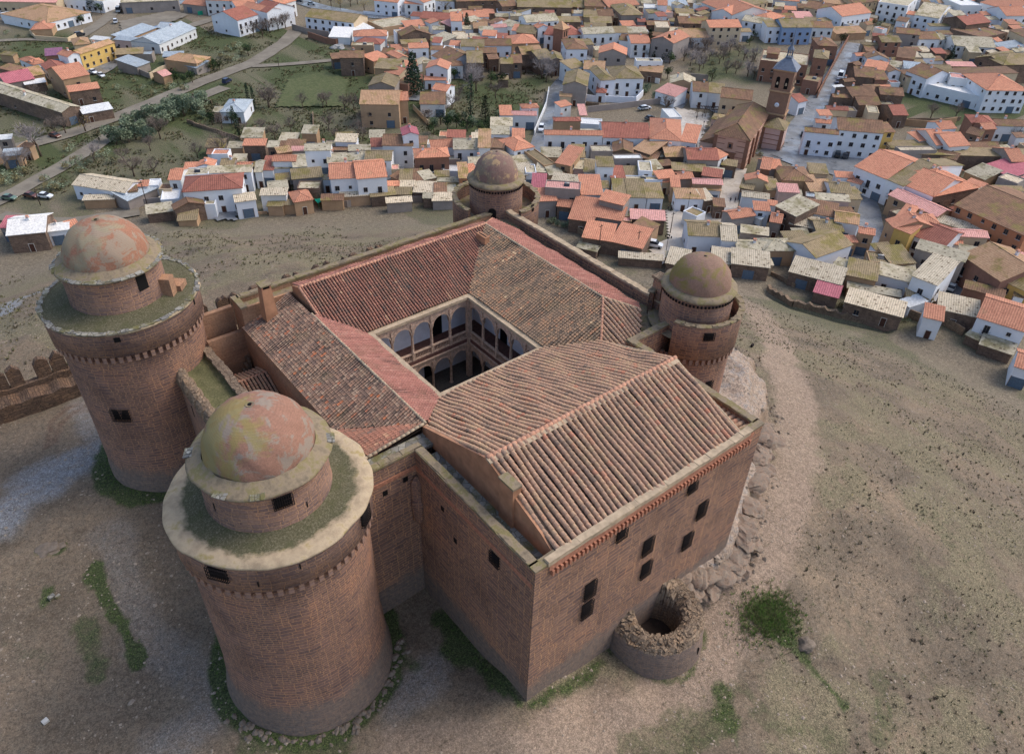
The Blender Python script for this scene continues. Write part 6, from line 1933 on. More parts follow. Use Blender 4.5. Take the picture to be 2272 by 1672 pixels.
'C4': '''890 165 1080 188 2 f 5 t o|1080 182 1290 170 22 s 5 t o|1300 45 1722 165 28 s 7.5 g l|1268 285 1482 368 128 s 7.5 w s|1698 100 2042 332 100 g 7.5 r y|1980 72 2260 152 60 s 4.5 w p|2048 322 2310 445 245 h 6.5 y o|1722 388 2062 478 370 s 5 r n|1842 645 2260 775 500 g 6.5 w r|1490 572 1842 652 468 s 4 b s|
190 246 640 362 168 s 4 b s|404 426 612 480 352 s 3 b f|678 512 1176 646 455 s 3.6 b s|690 275 950 330 155 s 4.5 t o|958 268 1262 345 205 s 4.5 w l|880 190 1290 245 155 s 4 t l|1860 882 2142 975 828 s 2.6 b l|1740 800 1885 868 772 s 2.4 b l|2170 1075 2320 1120 945 g 5 w r|1222 462 1442 492 415 s 3.5 t o|
560 205 690 250 150 s 4 t l|1160 500 1240 560 480 s 3 w w|2110 250 2245 260 210 s 4 w r|2160 460 2245 480 430 s 5 w n|1190 330 1280 380 300 s 4 p l|-10 190 10 190 150 s 3 c l|700 390 1160 470 380 s 2.6 t l|1600 1 1700 20 -40 s 5 w r'''}
for tl_, (ox, oy) in TILES.items():
    for row in DATA[tl_].replace('\n', '').split('|'):
        q = row.split()
        if len(q) < 9: continue
        v = [float(x) for x in q[:5]]; k = 568 / 2245
        house(ox + v[0] * k, oy + v[1] * k, ox + v[2] * k, oy + v[3] * k, oy + v[4] * k, q[5], float(q[6]), q[7], q[8], q[9] if len(q) > 9 else None)
k = 500 / 1796
for row in ('1165 302 1462 338 198 s 4 b s', '1210 205 1452 212 118 g 4 t l', '640 300 800 330 190 s 3 b s', '1000 290 1150 310 180 s 3 c s'):
    q = row.split(); v = [float(x) for x in q[:5]]
    house(1300 + v[0] * k, 500 + v[1] * k, 1300 + v[2] * k, 500 + v[3] * k, 500 + v[4] * k, q[5], float(q[6]), q[7], q[8])
STREETS = [(F2((1700, 350), (1752, 322), (1790, 262), (1830, 205), (1870, 140), (1888, 95)), 4.2), (F2((1185, 345), (1205, 300), (1222, 250), (1240, 185)), 2.5),
           (F2((1635, 372), (1622, 420), (1612, 470), (1570, 500)), 2.6), (F2((1905, 400), (1912, 440), (1935, 490), (1925, 535), (1900, 580)), 3)]


def on_street(p):
    return any(pdist(np.array([p[0]]), np.array([p[1]]), S_)[0] < w_ for S_, w_ in STREETS)


for H in HOUSES:
    while H['d'] > 4 and any(on_street(H['o'] + H['ax'] * (H['w'] * u) + H['ay'] * H['d']) for u in (0, .5, 1)): H['d'] -= .8
    while H['w'] > 5 and any(on_street(H['o'] + H['ax'] * H['w'] + H['ay'] * (H['d'] * u)) for u in (0, .5, 1)): H['w'] -= .8
    while H['w'] > 5 and any(on_street(H['o'] + H['ay'] * (H['d'] * u)) for u in (0, .5, 1)): H['o'] = H['o'] + H['ax'] * .8; H['w'] -= .8


def free(x, y, m_):
    for H in HOUSES:
        v = Vector((x - H['o'].x, y - H['o'].y, 0)); a, b = v.dot(H['ax']), v.dot(H['ay'])
        if -m_ < a < H['w'] + m_ and -m_ < b < H['d'] + m_: return False
    return True


# small yards roofed over between the houses of the dense quarters
DENSE = [((1180, 345), (1480, 300), (1600, 380), (1700, 350), (1900, 420), (2100, 400), (2272, 330), (2272, 800), (2160, 790), (1900, 690), (1640, 590), (1560, 500), (1180, 470)),
         ((480, 330), (1180, 310), (1180, 460), (980, 450), (480, 470)), ((880, 60), (1136, 30), (1500, 20), (1690, 70), (1680, 95), (1480, 100), (1300, 130), (1180, 100), (1080, 150), (880, 180)),
         ((1900, 110), (2272, 60), (2272, 140), (2000, 160), (1960, 260), (1840, 260)), ((1700, 0), (2272, 0), (2272, 60), (1900, 80), (1700, 60)), ((1480, 0), (1700, 0), (1700, 60), (1480, 30))]
EXCL = [((1690, 300), (1985, 330), (1990, 380), (1900, 405), (1700, 385)), ((1420, 460), (1540, 470), (1620, 490), (1540, 600), (1400, 590)), ((1560, 330), (1700, 330), (1700, 380), (1560, 380)), ((1370, 240), (1600, 240), (1600, 300), (1370, 300)), ((1980, 20), (2060, 10), (1980, 70), (1900, 70))]
RI = random.Random(99)
EX = [F2(*e_) for e_ in EXCL]
for D_ in DENSE:
    P_ = F2(*D_)
    x0, x1 = min(p[0] for p in P_), max(p[0] for p in P_); y0, y1 = min(p[1] for p in P_), max(p[1] for p in P_)
    for _ in range(int((x1 - x0) * (y1 - y0) / 9)):
        x, y = RI.uniform(x0, x1), RI.uniform(y0, y1)
        px, py = proj((x, y, TZ))
        if not (-20 < px < 2300 and py > -10): continue
        if not inpoly(np.array([x]), np.array([y]), P_)[0] or on_street((x, y)) or any(inpoly(np.array([x]), np.array([y]), e_)[0] for e_ in EX): continue
        if hz(x, y) > TZ + 1.2 or not free(x, y, 1.6): continue
        N_ = min(HOUSES, key=lambda H: (H['o'].x - x) ** 2 + (H['o'].y - y) ** 2)
        w_, d_ = RI.uniform(3.5, 6.5), RI.uniform(3.5, 6)
        o_ = Vector((x, y, TZ)) - N_['ax'] * w_ / 2 - N_['ay'] * d_ / 2
        if any(not free(*(o_ + N_['ax'] * w_ * u + N_['ay'] * d_ * v_)[:2], .05) or on_street(o_ + N_['ax'] * w_ * u + N_['ay'] * d_ * v_) for u in (0, .5, 1) for v_ in (0, .5, 1)): continue
        h_ = RI.choice((2.6, 2.9, 3.2, 3.6, 4.4, 5.2)); 
        HOUSES.append(dict(o=o_, ax=N_['ax'], ay=N_['ay'], w=w_, d=d_, h=h_ + RI.uniform(-.1, .1), T=RI.choice('ssfsg'), W=RI.choice('wwwgtbcw'), R=RI.choice('llonrodllsrn'), side=None, px=px, py=py))
for H in HOUSES: build_house(H)
print('houses', len(HOUSES))

# ================================================================== THE CHURCH
ALL = []           # (object, px, py, base words) of the smaller things, for their labels


def reg(o, px, py): ALL.append((o, px, py)); return o


CHX, CHY = (178.5, 106.6), 0
ch = empty('church', (178.5, 106.6, TZ), math.atan2(-.907, .42), 'large pink and brick parish church with a brown hip roof', 'church', None)
# local frame: +x runs along the entrance front to its right corner at x = 0, y goes back along the nave
mb = MB(); W_ = 11.0; D_ = 30.0; E_ = 9.6
mb.prism([(-W_, 0), (0, 0), (0, D_), (-W_, D_)], -2, E_)
nave = mb.build('wall', mat_wall('church_pink', lin(196, 156, 136), .1, .25), ch)
mb = MB()
for z in (1.6, 3.4, 5.2, 7.0, 8.6):
    for (a, b) in ((-W_ + 1.2, -W_ + 3.6), (-3.6, -1.0)): mb.box(a, b, -.06, 0, z, z + .22)
    mb.box(0, .06, 1.2, D_ - 1, z, z + .22)
for a in (-W_, -1.0): mb.box(a - .05, a + 1.05, -.12, 0, -1, E_ - .05)
mb.box(.001, .12, 0, 1.0, -1, E_ - .05)
for a in (5.5, 12): mb.box(.001, .6, a, a + 1.1, -1, E_ - 1)
mb.box(-7.6, -3.6, -.18, 0, -1, 4.6); mb.box(-7.9, -3.3, -.4, 0, 4.6, 4.9)
mb.box(-6.4, -4.8, -.14, 0, 5.9, 7.9)
mb.build('brick_trim', WM['r'][1], ch)
mb = MB()
pts = [(-6.4, -.2, 0), (-4.8, -.2, 0)] + [(-5.6 + .8 * math.cos(PI * i / 8), -.2, 2.7 + .8 * math.sin(PI * i / 8)) for i in range(9)]
mb.face(pts); mb.face([(p[0], -.05, p[2]) for p in reversed(pts)])
mb.build('doorway', M['dark'], ch)
mb = MB(); mb.box(-6.0, -5.2, -.16, -.141, 6.3, 7.4); mb.build('window', M['glass'], ch)
mb = MB(); r_ = 3.3; o = .4
P0, P1, P2, P3 = (-W_ - o, -o, E_), (o, -o, E_), (o, D_ + o, E_), (-W_ - o, D_ + o, E_)
A_, B_ = (-W_ / 2, 4.2, E_ + r_), (-W_ / 2, D_ - 3.5, E_ + r_)
for q in ((P0, P1, A_), (P1, P2, B_, A_), (P2, P3, B_), (P3, P0, A_, B_)): mb.face(q)
mb.face([P3, P2, P1, P0])
for a_, b_ in ((A_, B_), (A_, P0), (A_, P1), (B_, P2), (B_, P3)): mb.tube(a_, b_, .14, .14, 6)
mb.build('roof', RM['n'][1], ch)
# left aisle and side chapel
mb = MB(); mb.prism([(-W_ - 4.2, .6), (-W_, .6), (-W_, 24), (-W_ - 4.2, 24)], -2, 6.3); mb.build('aisle', WM['p'][1], ch)
mb = MB(); mb.face([(-W_ - 4.6, .2, 6.3), (-W_ - .01, .2, 8.6), (-W_ - .01, 24, 8.6), (-W_ - 4.6, 24, 6.3)][::-1]); mb.face([(-W_ - 4.6, .2, 6.3), (-W_ - .01, .2, 8.6), (-W_ - .01, .2, 6.3)])
mb.build('aisle_roof', RM['n'][1], ch)
mb = MB(); mb.prism([(0.001, 21.5), (7, 21.5), (7, 29.5), (0.001, 29.5)], -2, 7.2); cp = mb.build('chapel', WM['p'][1], ch)
mb = MB()
for z in (1.8, 3.4, 5.0): mb.box(.9, 5.9, 21.42, 21.5, z, z + .2)
mb.box(5.9, 7.1, 21.38, 21.5, -1, 7.1); mb.box(.05, .9, 21.38, 21.5, -1, 7.1); mb.box(7, 7.1, 21.5, 29.5, 0, .8)
mb.build('brick_trim', WM['r'][1], cp)
mb = MB(); q = [(-.2, 21.1, 7.2), (7.4, 21.1, 7.2), (7.4, 29.9, 7.2), (-.2, 29.9, 7.2)]; ap = (3.6, 25.5, 9.6)
for i in range(4): mb.face([q[i], q[(i + 1) % 4], ap])
mb.face(q[::-1]); mb.build('roof', RM['o'][1], cp)
# bell tower
tw = MB(); tx0, tx1, ty0, ty1 = -1.2, 5.2, 27.5, 33.7
tb = bpy.data.objects.new('bell_tower', None); C.objects.link(tb); tb.parent = ch
mb = MB(); mb.prism([(tx0, ty0), (tx1, ty0), (tx1, ty1), (tx0, ty1)], -2, 24.0); mb.build('wall', mat_wall('tower_brick', lin(148, 116, 98), .15, .4, .8), tb)
mb = MB()
for z in (9.6, 17.0, 23.6): mb.box(tx0 - .3, tx1 + .3, ty0 - .3, ty1 + .3, z, z + .5)
mb.build('cornice', WM['t'][1], tb)
for (x_, y_, nx, ny) in ((.6, ty0, 0, -1), (3.4, ty0, 0, -1), (tx1, 29.2, 1, 0), (tx1, 32.0, 1, 0)):
    mb = MB(); n = Vector((nx, ny, 0)); t = Vector((-ny, nx, 0)); b = Vector((x_, y_, 18.2)) + n * .03
    pts = [b - t * .62, b + t * .62] + [b + Vector((0, 0, 3.0)) + t * .62 * math.cos(PI * i / 6) + Vector((0, 0, .62 * math.sin(PI * i / 6))) for i in range(7)]
    if t.cross(Vector((0, 0, 1))).dot(n) < 0: pts.reverse()
    mb.face(pts); mb.build('belfry_opening', M['dark'], tb)
    mb = MB(); c_ = b + n * .12 + Vector((0, 0, 1.2)); mb.lathe((c_.x, c_.y), [(.38, c_.z), (.3, c_.z + .3), (.22, c_.z + .7), (.02, c_.z + .85)], n=10); mb.build('bell', M['cornice'], tb)
mb = MB(); mb.tube((2.0, ty0 - .02, 12.9), (2.0, ty0 - .12, 12.9), .75, .75, 20); mb.build('clock', M['limewash'], tb)
mb = MB(); mb.obox((2.0, ty0 - .14, 13.1), (.03, 0, 0), (0, .01, 0), (0, 0, .3)); mb.obox((2.2, ty0 - .14, 12.9), (.22, 0, 0), (0, .01, 0), (0, 0, .03)); mb.build('clock_hands', M['iron'], tb)
M['lead'] = mat_flat('slate_spire', lin(108, 116, 130), .18, 1.5, rough=.5)
mb = MB(); q = [(tx0 - .7, ty0 - .7, 24.1), (tx1 + .7, ty0 - .7, 24.1), (tx1 + .7, ty1 + .7, 24.1), (tx0 - .7, ty1 + .7, 24.1)]; s_ = .9; cx_, cy_ = (tx0 + tx1) / 2, (ty0 + ty1) / 2
q2 = [(cx_ - s_, cy_ - s_, 27.2), (cx_ + s_, cy_ - s_, 27.2), (cx_ + s_, cy_ + s_, 27.2), (cx_ - s_, cy_ + s_, 27.2)]
for i in range(4): mb.face([q[i], q[(i + 1) % 4], q2[(i + 1) % 4], q2[i]])
mb.face(q[::-1]); mb.box(cx_ - 1.1, cx_ + 1.1, cy_ - 1.1, cy_ + 1.1, 27.2, 27.5)
for a in range(8): mb.tube((cx_ + .85 * math.cos(a * PI / 4), cy_ + .85 * math.sin(a * PI / 4), 27.5), (cx_ + .8 * math.cos(a * PI / 4), cy_ + .8 * math.sin(a * PI / 4), 29.6), .09, .09, 5)
mb.lathe((cx_, cy_), [(1.15, 29.6), (1.1, 29.9), (.55, 30.8), (.4, 31.5), (.16, 33.5), (.02, 36.0)], n=8, sm=False)
mb.build('spire', M['lead'], tb)
mb = MB(); mb.tube((cx_, cy_, 36), (cx_, cy_, 37.2), .05, .05, 4); mb.tube((cx_ - .35, cy_, 36.7), (cx_ + .35, cy_, 36.7), .05, .05, 4); mb.build('cross', M['iron'], tb)

# ruined brick palace behind the church, its pavilions, and the small brick belfry in the old quarter
for (a, b, c_, d, y_, T, h, W, R) in ((1687, 134.6, 1792, 147, 117, 'f', 8, 'r', 'l'), (1702, 118, 1728, 121, 107, 's', 10, 'r', 'n'), (1805, 127.8, 1837, 131.7, 113, 'h', 11, 'r', 'o'), (1817, 101.7, 1858, 103.6, 86, 'h', 8, 'r', 'n'),
                                        (1579, 263.5, 1600, 267, 254, 'h', 4.5, 'p', 'o'), (1781, 178, 1816, 184, 170, 'f', 5, 'r', 'o'), (1843, 107, 1858, 108, 100, 'f', 6, 'r', 'o')):
    house(a, b, c_, d, y_, T, h, W, R); build_house(HOUSES[-1])
bt = at(1242, 112, TZ); be = reg(empty('belfry', (bt[0], bt[1], TZ), .3), 1244, 88)
mb = MB(); mb.prism([(-2.4, -2.4), (2.4, -2.4), (2.4, 2.4), (-2.4, 2.4)], -1, 9.5); mb.build('wall', WM['r'][1], be)
mb = MB(); q = [(-3, -3, 9.5), (3, -3, 9.5), (3, 3, 9.5), (-3, 3, 9.5)]
for i in range(4): mb.face([q[i], q[(i + 1) % 4], (0, 0, 12.4)])
mb.face(q[::-1]); mb.build('roof', RM['y'][1], be)
for s in (-.95, .95):
    mb = MB(); pts = [(s - .45, -2.43, 6.2), (s + .45, -2.43, 6.2)] + [(s + .45 * math.cos(PI * i / 6), -2.43, 8.0 + .45 * math.sin(PI * i / 6)) for i in range(7)]
    mb.face(pts); mb.build('belfry_opening', M['dark'], be)

# ================================================================== GARDEN WALLS AND FENCES
WL = []


def tp(tile, x, y): ox, oy = TILES[tile]; return ox + x * 568 / 2245, oy + y * 568 / 2245


def gwall(tile, pts, mat, h=1.9, th=.3, jag=.05, name='garden_wall', ground=False):
    P = [tp(tile, *p) if tile else p for p in pts]
    Q = [tuple((ground_at(*p) if ground else at(p[0], p[1], TZ))[:2]) for p in P]
    o = Vector((Q[0][0], Q[0][1], 0))
    e = bpy.data.objects.new(name, None); 
    mb = MB(); wl(mb, Q, th, None, lambda x, y: tz(x, y) + h, step=2.5, jag=jag)
    mb.v = [(v[0] - o.x, v[1] - o.y, v[2]) for v in mb.v]
    ob = mb.build(name, mat, None, loc=(o.x, o.y, 0))
    bpy.data.objects.remove(e)
    ob['_m'] = {WM['w'][1].name: 'white', WM['g'][1].name: 'grey', WM['t'][1].name: 'tan', WM['r'][1].name: 'red brick', M['rubble'].name: 'dry stone', WM['c'][1].name: 'cream'}.get(mat.name, 'green')
    i = len(P) // 2
    return reg(ob, *P[i])


W_w, W_g, W_t, W_r, W_c, W_s = WM['w'][1], WM['g'][1], WM['t'][1], WM['r'][1], WM['c'][1], M['rubble']
for tile, pts, mt, h in (('A3', [(532, 872), (700, 890), (1082, 905), (1145, 840)], W_w, 2.4), ('A3', [(322, 800), (300, 930), (195, 1185)], W_w, 1.8), ('A3', [(660, 985), (900, 960), (1335, 905)], W_g, 2.2),
                         ('A3', [(1150, 700), (1290, 735)], W_w, 2), ('A3', [(1480, 830), (1570, 890)], W_t, 2), ('A3', [(1560, 700), (1715, 712)], W_g, 2.4), ('A2', [(945, 128), (1100, 145), (1385, 140), (1560, 60)], W_w, 1.5),
                         ('A2', [(320, 262), (460, 300), (640, 330)], W_g, 2.6), ('A2', [(460, 330), (620, 385), (700, 395), (850, 360)], W_r, 2.6), ('A2', [(1195, 200), (1170, 300), (1130, 392)], W_w, 2.2),
                         ('A1', [(1115, 520), (1200, 640), (1320, 690)], W_g, 2.2), ('A1', [(1320, 690), (1400, 640), (1600, 560)], W_c, 2.2), ('A1', [(270, 300), (320, 350), (600, 372), (735, 300)], W_c, 1.8),
                         ('A1', [(1690, 845), (1800, 890), (1860, 912)], W_s, 1.2), ('A1', [(1645, 1080), (1880, 1160), (1960, 1186)], W_s, 1.2), ('B1', [(1700, 0), (1800, 30), (2100, 125)], W_s, 1.2), ('B1', [(2110, 130), (2200, 80), (2245, 30)], W_s, 1.3),
                         ('B1', [(1130, 700), (1300, 685), (1540, 668)], W_g, 1.8), ('B1', [(1060, 705), (1095, 690), (1120, 600)], W_c, 2), ('B1', [(730, 640), (1085, 655)], W_c, 1), ('B1', [(0, 340), (150, 260), (260, 190)], W_t, 2.4),
                         ('A4', [(702, 350), (560, 600), (425, 865)], W_r, 2.6), ('A4', [(1290, 450), (1400, 470), (1560, 480)], W_t, 2.2), ('A4', [(1180, 1100), (1400, 1120), (1640, 1085)], W_t, 2.4), ('A4', [(1925, 905), (1820, 900), (1720, 860)], W_w, 2.2),
                         ('A4', [(1220, 1070), (1500, 1075), (1680, 1060)], W_s, 1.6), ('B4', [(1480, 300), (1540, 350)], W_g, 2), ('A2', [(500, 1000), (505, 1110), (530, 1180)], W_s, 1), ('A2', [(1380, 960), (1430, 1010), (1510, 1095)], W_c, 1.8),
                         ('A4', [(1000, 60), (1140, 170)], W_w, 2), ('A2', [(620, 300), (660, 240), (780, 210)], W_w, 2.2), ('B2', [(585, 700), (800, 710), (1000, 660)], W_g, 2), ('B2', [(1370, 670), (1740, 650)], W_g, 2),
                         ('B2', [(20, 770), (100, 765)], W_t, .8), ('B3', [(240, 740), (480, 810)], W_t, 1.2), ('B3', [(560, 930), (640, 985), (990, 1060), (1130, 1130)], W_s, 1.8), ('C4', [(0, 160), (200, 190)], W_s, 2.0),
                         ('C4', [(20, 280), (130, 340), (230, 395)], W_s, 1), ('C4', [(690, 280), (900, 370), (1140, 455), (1500, 600)], W_s, 2.0), ('C4', [(1190, 640), (1320, 690), (1440, 745)], W_s, 2.2), ('C4', [(1500, 700), (1700, 810)], W_s, 2.0),
                         ('C4', [(1780, 860), (1950, 940), (2090, 1000)], W_s, 1.6), ('A3', [(560, 905), (760, 940)], W_s, 1.2), ('A1', [(1060, 90), (1400, 95), (1560, 70)], W_g, 3.2), ('A3', [(1150, 160), (1260, 160)], W_g, 2)):
    gwall(tile, pts, mt, h, jag=.25 if mt is W_s else .04)
M['mesh_green'] = mat_flat('green_netting', lin(40, 150, 118), .15, 2)
f_ = gwall('A1', [(1738, 135), (1820, 122), (1905, 90)], M['mesh_green'], 1.8, .08, name='fence')
# dark retaining bank in the right slope
mb = MB(); Q = G2((1704, 640), (1760, 676), (1860, 700), (1965, 724))
wl(mb, Q, 1.0, None, lambda x, y: tz(x, y) + 1.0, step=.8, jag=.5)
o = Q[0]; mb.v = [(v[0] - o[0], v[1] - o[1], v[2]) for v in mb.v]
reg(tag(mb.build('terrace_wall', M['rubble'], None, loc=(o[0], o[1], 0)), 'long crumbling dry stone terrace wall across the slope right of the right tower', 'wall'), 1830, 690)

# ================================================================== TREES
def leafmesh(mb, c, R, n, s, mi, flat=1.0):
    for _ in range(n):
        while 1:
            v = Vector((random.uniform(-1, 1), random.uniform(-1, 1), random.uniform(-1, 1)))
            if .25 < v.length < 1: break
        v = v.normalized() * (v.length ** .5)
        p = Vector(c) + Vector((v.x * R[0], v.y * R[1], v.z * R[2]))
        a = Vector((random.gauss(0, 1), random.gauss(0, 1), random.gauss(0, 1) * flat)).normalized(); b = a.orthogonal().normalized()
        q = s * random.uniform(.6, 1.4)
        mb.face([p - a * q, p + b * q * .7, p + a * q, p - b * q * .7], mi=mi)


def mk_tree(kind):
    e = bpy.data.objects.new({'olive': 'olive_tree', 'bare': 'bare_tree', 'fir': 'fir_tree', 'cypress': 'cypress_tree', 'leafy': 'leafy_tree', 'willow': 'yellow_tree', 'bush': 'bush', 'bare2': 'bare_tree'}[kind], None)
    C.objects.link(e)
    tr = MB(); cr = MB()
    if kind == 'olive':
        for i in range(3): tr.tube((0, 0, -.3), (random.uniform(-.7, .7), random.uniform(-.7, .7), 1.9), .16, .06, 5)
        for i in range(7): leafmesh(cr, (random.uniform(-1, 1), random.uniform(-1, 1), random.uniform(1.3, 3.0)), (1.05, 1.05, .9), 70, .21, i % 2)
        ms = ['lf_olive', 'lf_olive2']
    elif kind in ('bare', 'bare2'):
        tr.tube((0, 0, -.3), (0, 0, 1.8), .2, .14, 6)
        def br(p, d, l, r, dep):
            q = p + d * l
            (tr if dep > 2 else cr).tube(p, q, r, r * .6, 4 if dep > 1 else 3, cap=False)
            if dep:
                for _ in range(4 if dep > 1 else 5):
                    nd = (d + Vector((random.gauss(0, .55), random.gauss(0, .55), random.gauss(.1, .35)))).normalized()
                    br(q - d * l * random.uniform(0, .4), nd, l * random.uniform(.6, .85), r * .55, dep - 1)
        for _ in range(5): br(Vector((0, 0, 1.6)), Vector((random.gauss(0, .5), random.gauss(0, .5), 1)).normalized(), 1.5, .11, 3)
        for i in range(9):
            c0 = (random.uniform(-1.5, 1.5), random.uniform(-1.5, 1.5), random.uniform(2.6, 5.0))
            for _ in range(38):
                p = Vector(c0) + Vector((random.gauss(0, .7), random.gauss(0, .7), random.gauss(0, .6))); d = (p - Vector((0, 0, 1.5)) + Vector((random.gauss(0, 1), random.gauss(0, 1), 0))).normalized() * random.uniform(.3, .7)
                sd_ = d.orthogonal().normalized() * .022; cr.face([p - sd_, p + d, p + sd_])
        ms = ['twig' if kind == 'bare' else 'twig2']
    elif kind == 'fir':
        tr.tube((0, 0, -.3), (0, 0, 8.5), .22, .03, 6)
        for i in range(15):
            z = 1.0 + i * .55; R = 2.3 * (1 - i / 16) + .15
            leafmesh(cr, (0, 0, z), (R, R, .5), int(60 * R) + 10, .2, i % 2, .4)
        ms = ['lf_fir', 'lf_dark']
    elif kind == 'cypress':
        tr.tube((0, 0, -.3), (0, 0, 6), .15, .03, 6)
        for i in range(12): leafmesh(cr, (0, 0, .8 + i * .58), (.55 * math.sin(PI * (i + 1.5) / 14) + .12,) * 2 + (.5,), 45, .13, i % 2, 2)
        ms = ['lf_dark', 'lf_fir']
    elif kind == 'leafy':
        tr.tube((0, 0, -.3), (0, 0, 2.5), .2, .12, 6)
        for i in range(4): tr.tube((0, 0, 1.8), (random.uniform(-1.2, 1.2), random.uniform(-1.2, 1.2), 3.4), .1, .04, 4)
        for i in range(10): leafmesh(cr, (random.uniform(-1.4, 1.4), random.uniform(-1.4, 1.4), random.uniform(2.2, 4.4)), (1.0, 1.0, .9), 55, .18, i % 2)
        ms = ['lf_green', 'lf_dark']
    elif kind == 'willow':
        tr.tube((0, 0, -.3), (0, 0, 2.2), .2, .14, 6)
        for i in range(6): tr.tube((0, 0, 1.6), (random.uniform(-1.8, 1.8), random.uniform(-1.8, 1.8), 3.4), .08, .03, 4)
        for i in range(10): leafmesh(cr, (random.uniform(-1.6, 1.6), random.uniform(-1.6, 1.6), random.uniform(2, 4)), (1, 1, 1), 26, .13, i % 2, 3)
        ms = ['lf_yellow', 'twig2']
    else:
        tr.tube((0, 0, -.3), (0, 0, .8), .1, .04, 5)
        for i in range(6): leafmesh(cr, (random.uniform(-.8, .8), random.uniform(-.8, .8), random.uniform(.4, 1.2)), (.8, .8, .55), 36, .15, i % 2)
        ms = ['lf_dry', 'lf_olive2']
    t = tr.build('trunk', M['bark'], e); c = cr.build('crown', [M[k] for k in ms] if len(ms) > 1 else M[ms[0]], e)
    for o in (t, c): C.objects.unlink(o)
    C.objects.unlink(e)
    return e, (t, c)


for k_, col in (('lf_olive', (98, 112, 90)), ('lf_olive2', (124, 134, 108)), ('lf_fir', (38, 58, 40)), ('lf_dark', (30, 46, 30)), ('lf_green', (62, 82, 42)), ('lf_yellow', (160, 138, 78)), ('lf_dry', (112, 104, 72)), ('twig', (150, 142, 140)), ('twig2', (120, 108, 100)), ('bark', (92, 78, 66))):
    M[k_] = mat_flat(k_, lin(*col), .3, 1.5)
TP = {k_: [mk_tree(k_) for _ in range(2 if k_ in ('bare', 'bare2', 'olive', 'leafy') else 1)] for k_ in ('olive', 'bare', 'bare2', 'fir', 'cypress', 'leafy', 'willow', 'bush')}
TREES = []


def tree(kind, px, py, s=1.0, group=None, ground=False):
    e, kids = random.choice(TP[kind])
    p = ground_at(px, py) if ground else at(px, py, TZ)
    r = e.copy(); C.objects.link(r)
    r.location = (p[0], p[1], tz(p[0], p[1])); r.rotation_euler = (0, 0, random.uniform(0, 6.28)); sc = s * random.uniform(.88, 1.12)
    r.scale = (sc, sc, sc * random.uniform(.92, 1.08))
    for k in kids:
        c = k.copy(); C.objects.link(c); c.parent = r
    r['_k'] = kind
    TREES.append((r, px, py, kind, group, s))
    return r


def blocked(x, y, m_=0):
    for H in HOUSES:
        v = Vector((x, y, 0)) - Vector((H['o'].x, H['o'].y, 0)); a, b = v.dot(H['ax']), v.dot(H['ay'])
        if -m_ < a < H['w'] + m_ and -m_ < b < H['d'] + m_: return True
    return False


def grove(kind, poly, gap, s, group=None, jit=.35, n=999):
    P = [tuple(at(px, py, TZ)[:2]) for px, py in poly]
    x0, x1 = min(p[0] for p in P), max(p[0] for p in P); y0, y1 = min(p[1] for p in P), max(p[1] for p in P)
    k = 0
    y = y0
    while y < y1:
        x = x0
        while x < x1:
            a, b = x + random.uniform(-jit, jit) * gap, y + random.uniform(-jit, jit) * gap
            if inpoly(np.array([a]), np.array([b]), P)[0] and not blocked(a, b, .8) and k < n:
                px, py = proj((a, b, TZ)); tree(kind if isinstance(kind, str) else random.choice(kind), px, py, s, group); k += 1
            x += gap
        y += gap


g0_ = lambda *p: [(x / 3.621, y / 3.621 + 180) for x, y in p]
grove('olive', g0_((880, 490), (1060, 330), (1250, 240), (1500, 140), (1660, 170), (1640, 240), (1500, 330), (1280, 400), (1200, 500), (980, 540)), 4.1, 1.3, 'olive trees in the grove')
grove(('leafy', 'olive', 'bare2', 'bush'), g0_((1520, 330), (1700, 260), (1900, 270), (2080, 280), (2050, 400), (1960, 470), (1800, 430)), 5.5, 1.0, None)
T1 = lambda k_, lst, s=1.0: [tree(k_, x / 3.621, y / 3.621 + 180, s) for x, y in lst]
T1('bare', [(330, 605)], 2.3); T1('bare2', [(1080, 765), (1790, 615), (1290, 465), (2160, 215)], 1.5); T1('bare2', [(1240, 745), (1875, 560), (2120, 490), (1210, 560), (1000, 650), (1590, 620)], 1.0)
T1('cypress', [(2005, 205), (2050, 235), (1925, 445), (1895, 390)], 1.1); T1('willow', [(690, 410)], 1.5); T1('leafy', [(800, 485)], .8)
T1('bush', [(540, 700), (620, 660), (700, 690), (780, 610), (850, 600), (900, 660), (660, 740), (400, 860), (460, 870), (520, 850), (60, 830), (130, 800), (200, 740), (20, 780), (560, 560), (360, 800)], 1.3)
T1('bare', [(60, 720), (150, 700), (210, 690), (760, 640)], 1.1)
T2 = lambda tile, k_, lst, s=1.0: [tree(k_, *tp(tile, x, y), s) for x, y in lst]
T2('A2', 'fir', [(1385, 835)], 1.75); T2('A2', 'fir', [(1850, 322), (2010, 1065)], 1.05); T2('A2', 'cypress', [(1882, 1065)], 1.9); T2('A2', 'bare', [(1890, 840), (1930, 800)], 1.9)
T2('A2', 'bare2', [(120, 945), (590, 945), (410, 950), (620, 930), (780, 970), (860, 965), (1720, 960), (1780, 880), (1650, 1010), (1500, 1080), (2100, 860), (640, 1150), (960, 1110)], 1.1)
T2('A2', 'leafy', [(1760, 1120), (1680, 1150), (1850, 1150), (1950, 1170), (1560, 1170), (2060, 1160), (1620, 1090), (1740, 700), (2060, 740), (2150, 760)], 1.0)
T2('A2', 'olive', [(1720, 1060), (1900, 1110), (1820, 1060), (2120, 1050), (1560, 1110)], 1.0)
T2('A2', 'willow', [(950, 100), (1180, 130), (1660, 105), (1790, 75), (1940, 75), (740, 70), (660, 60)], 1.3)
T2('A2', 'bare2', [(830, 60), (890, 40), (560, 20), (200, 270), (260, 250), (120, 290), (60, 320), (290, 220), (1590, 5)], 1.3)
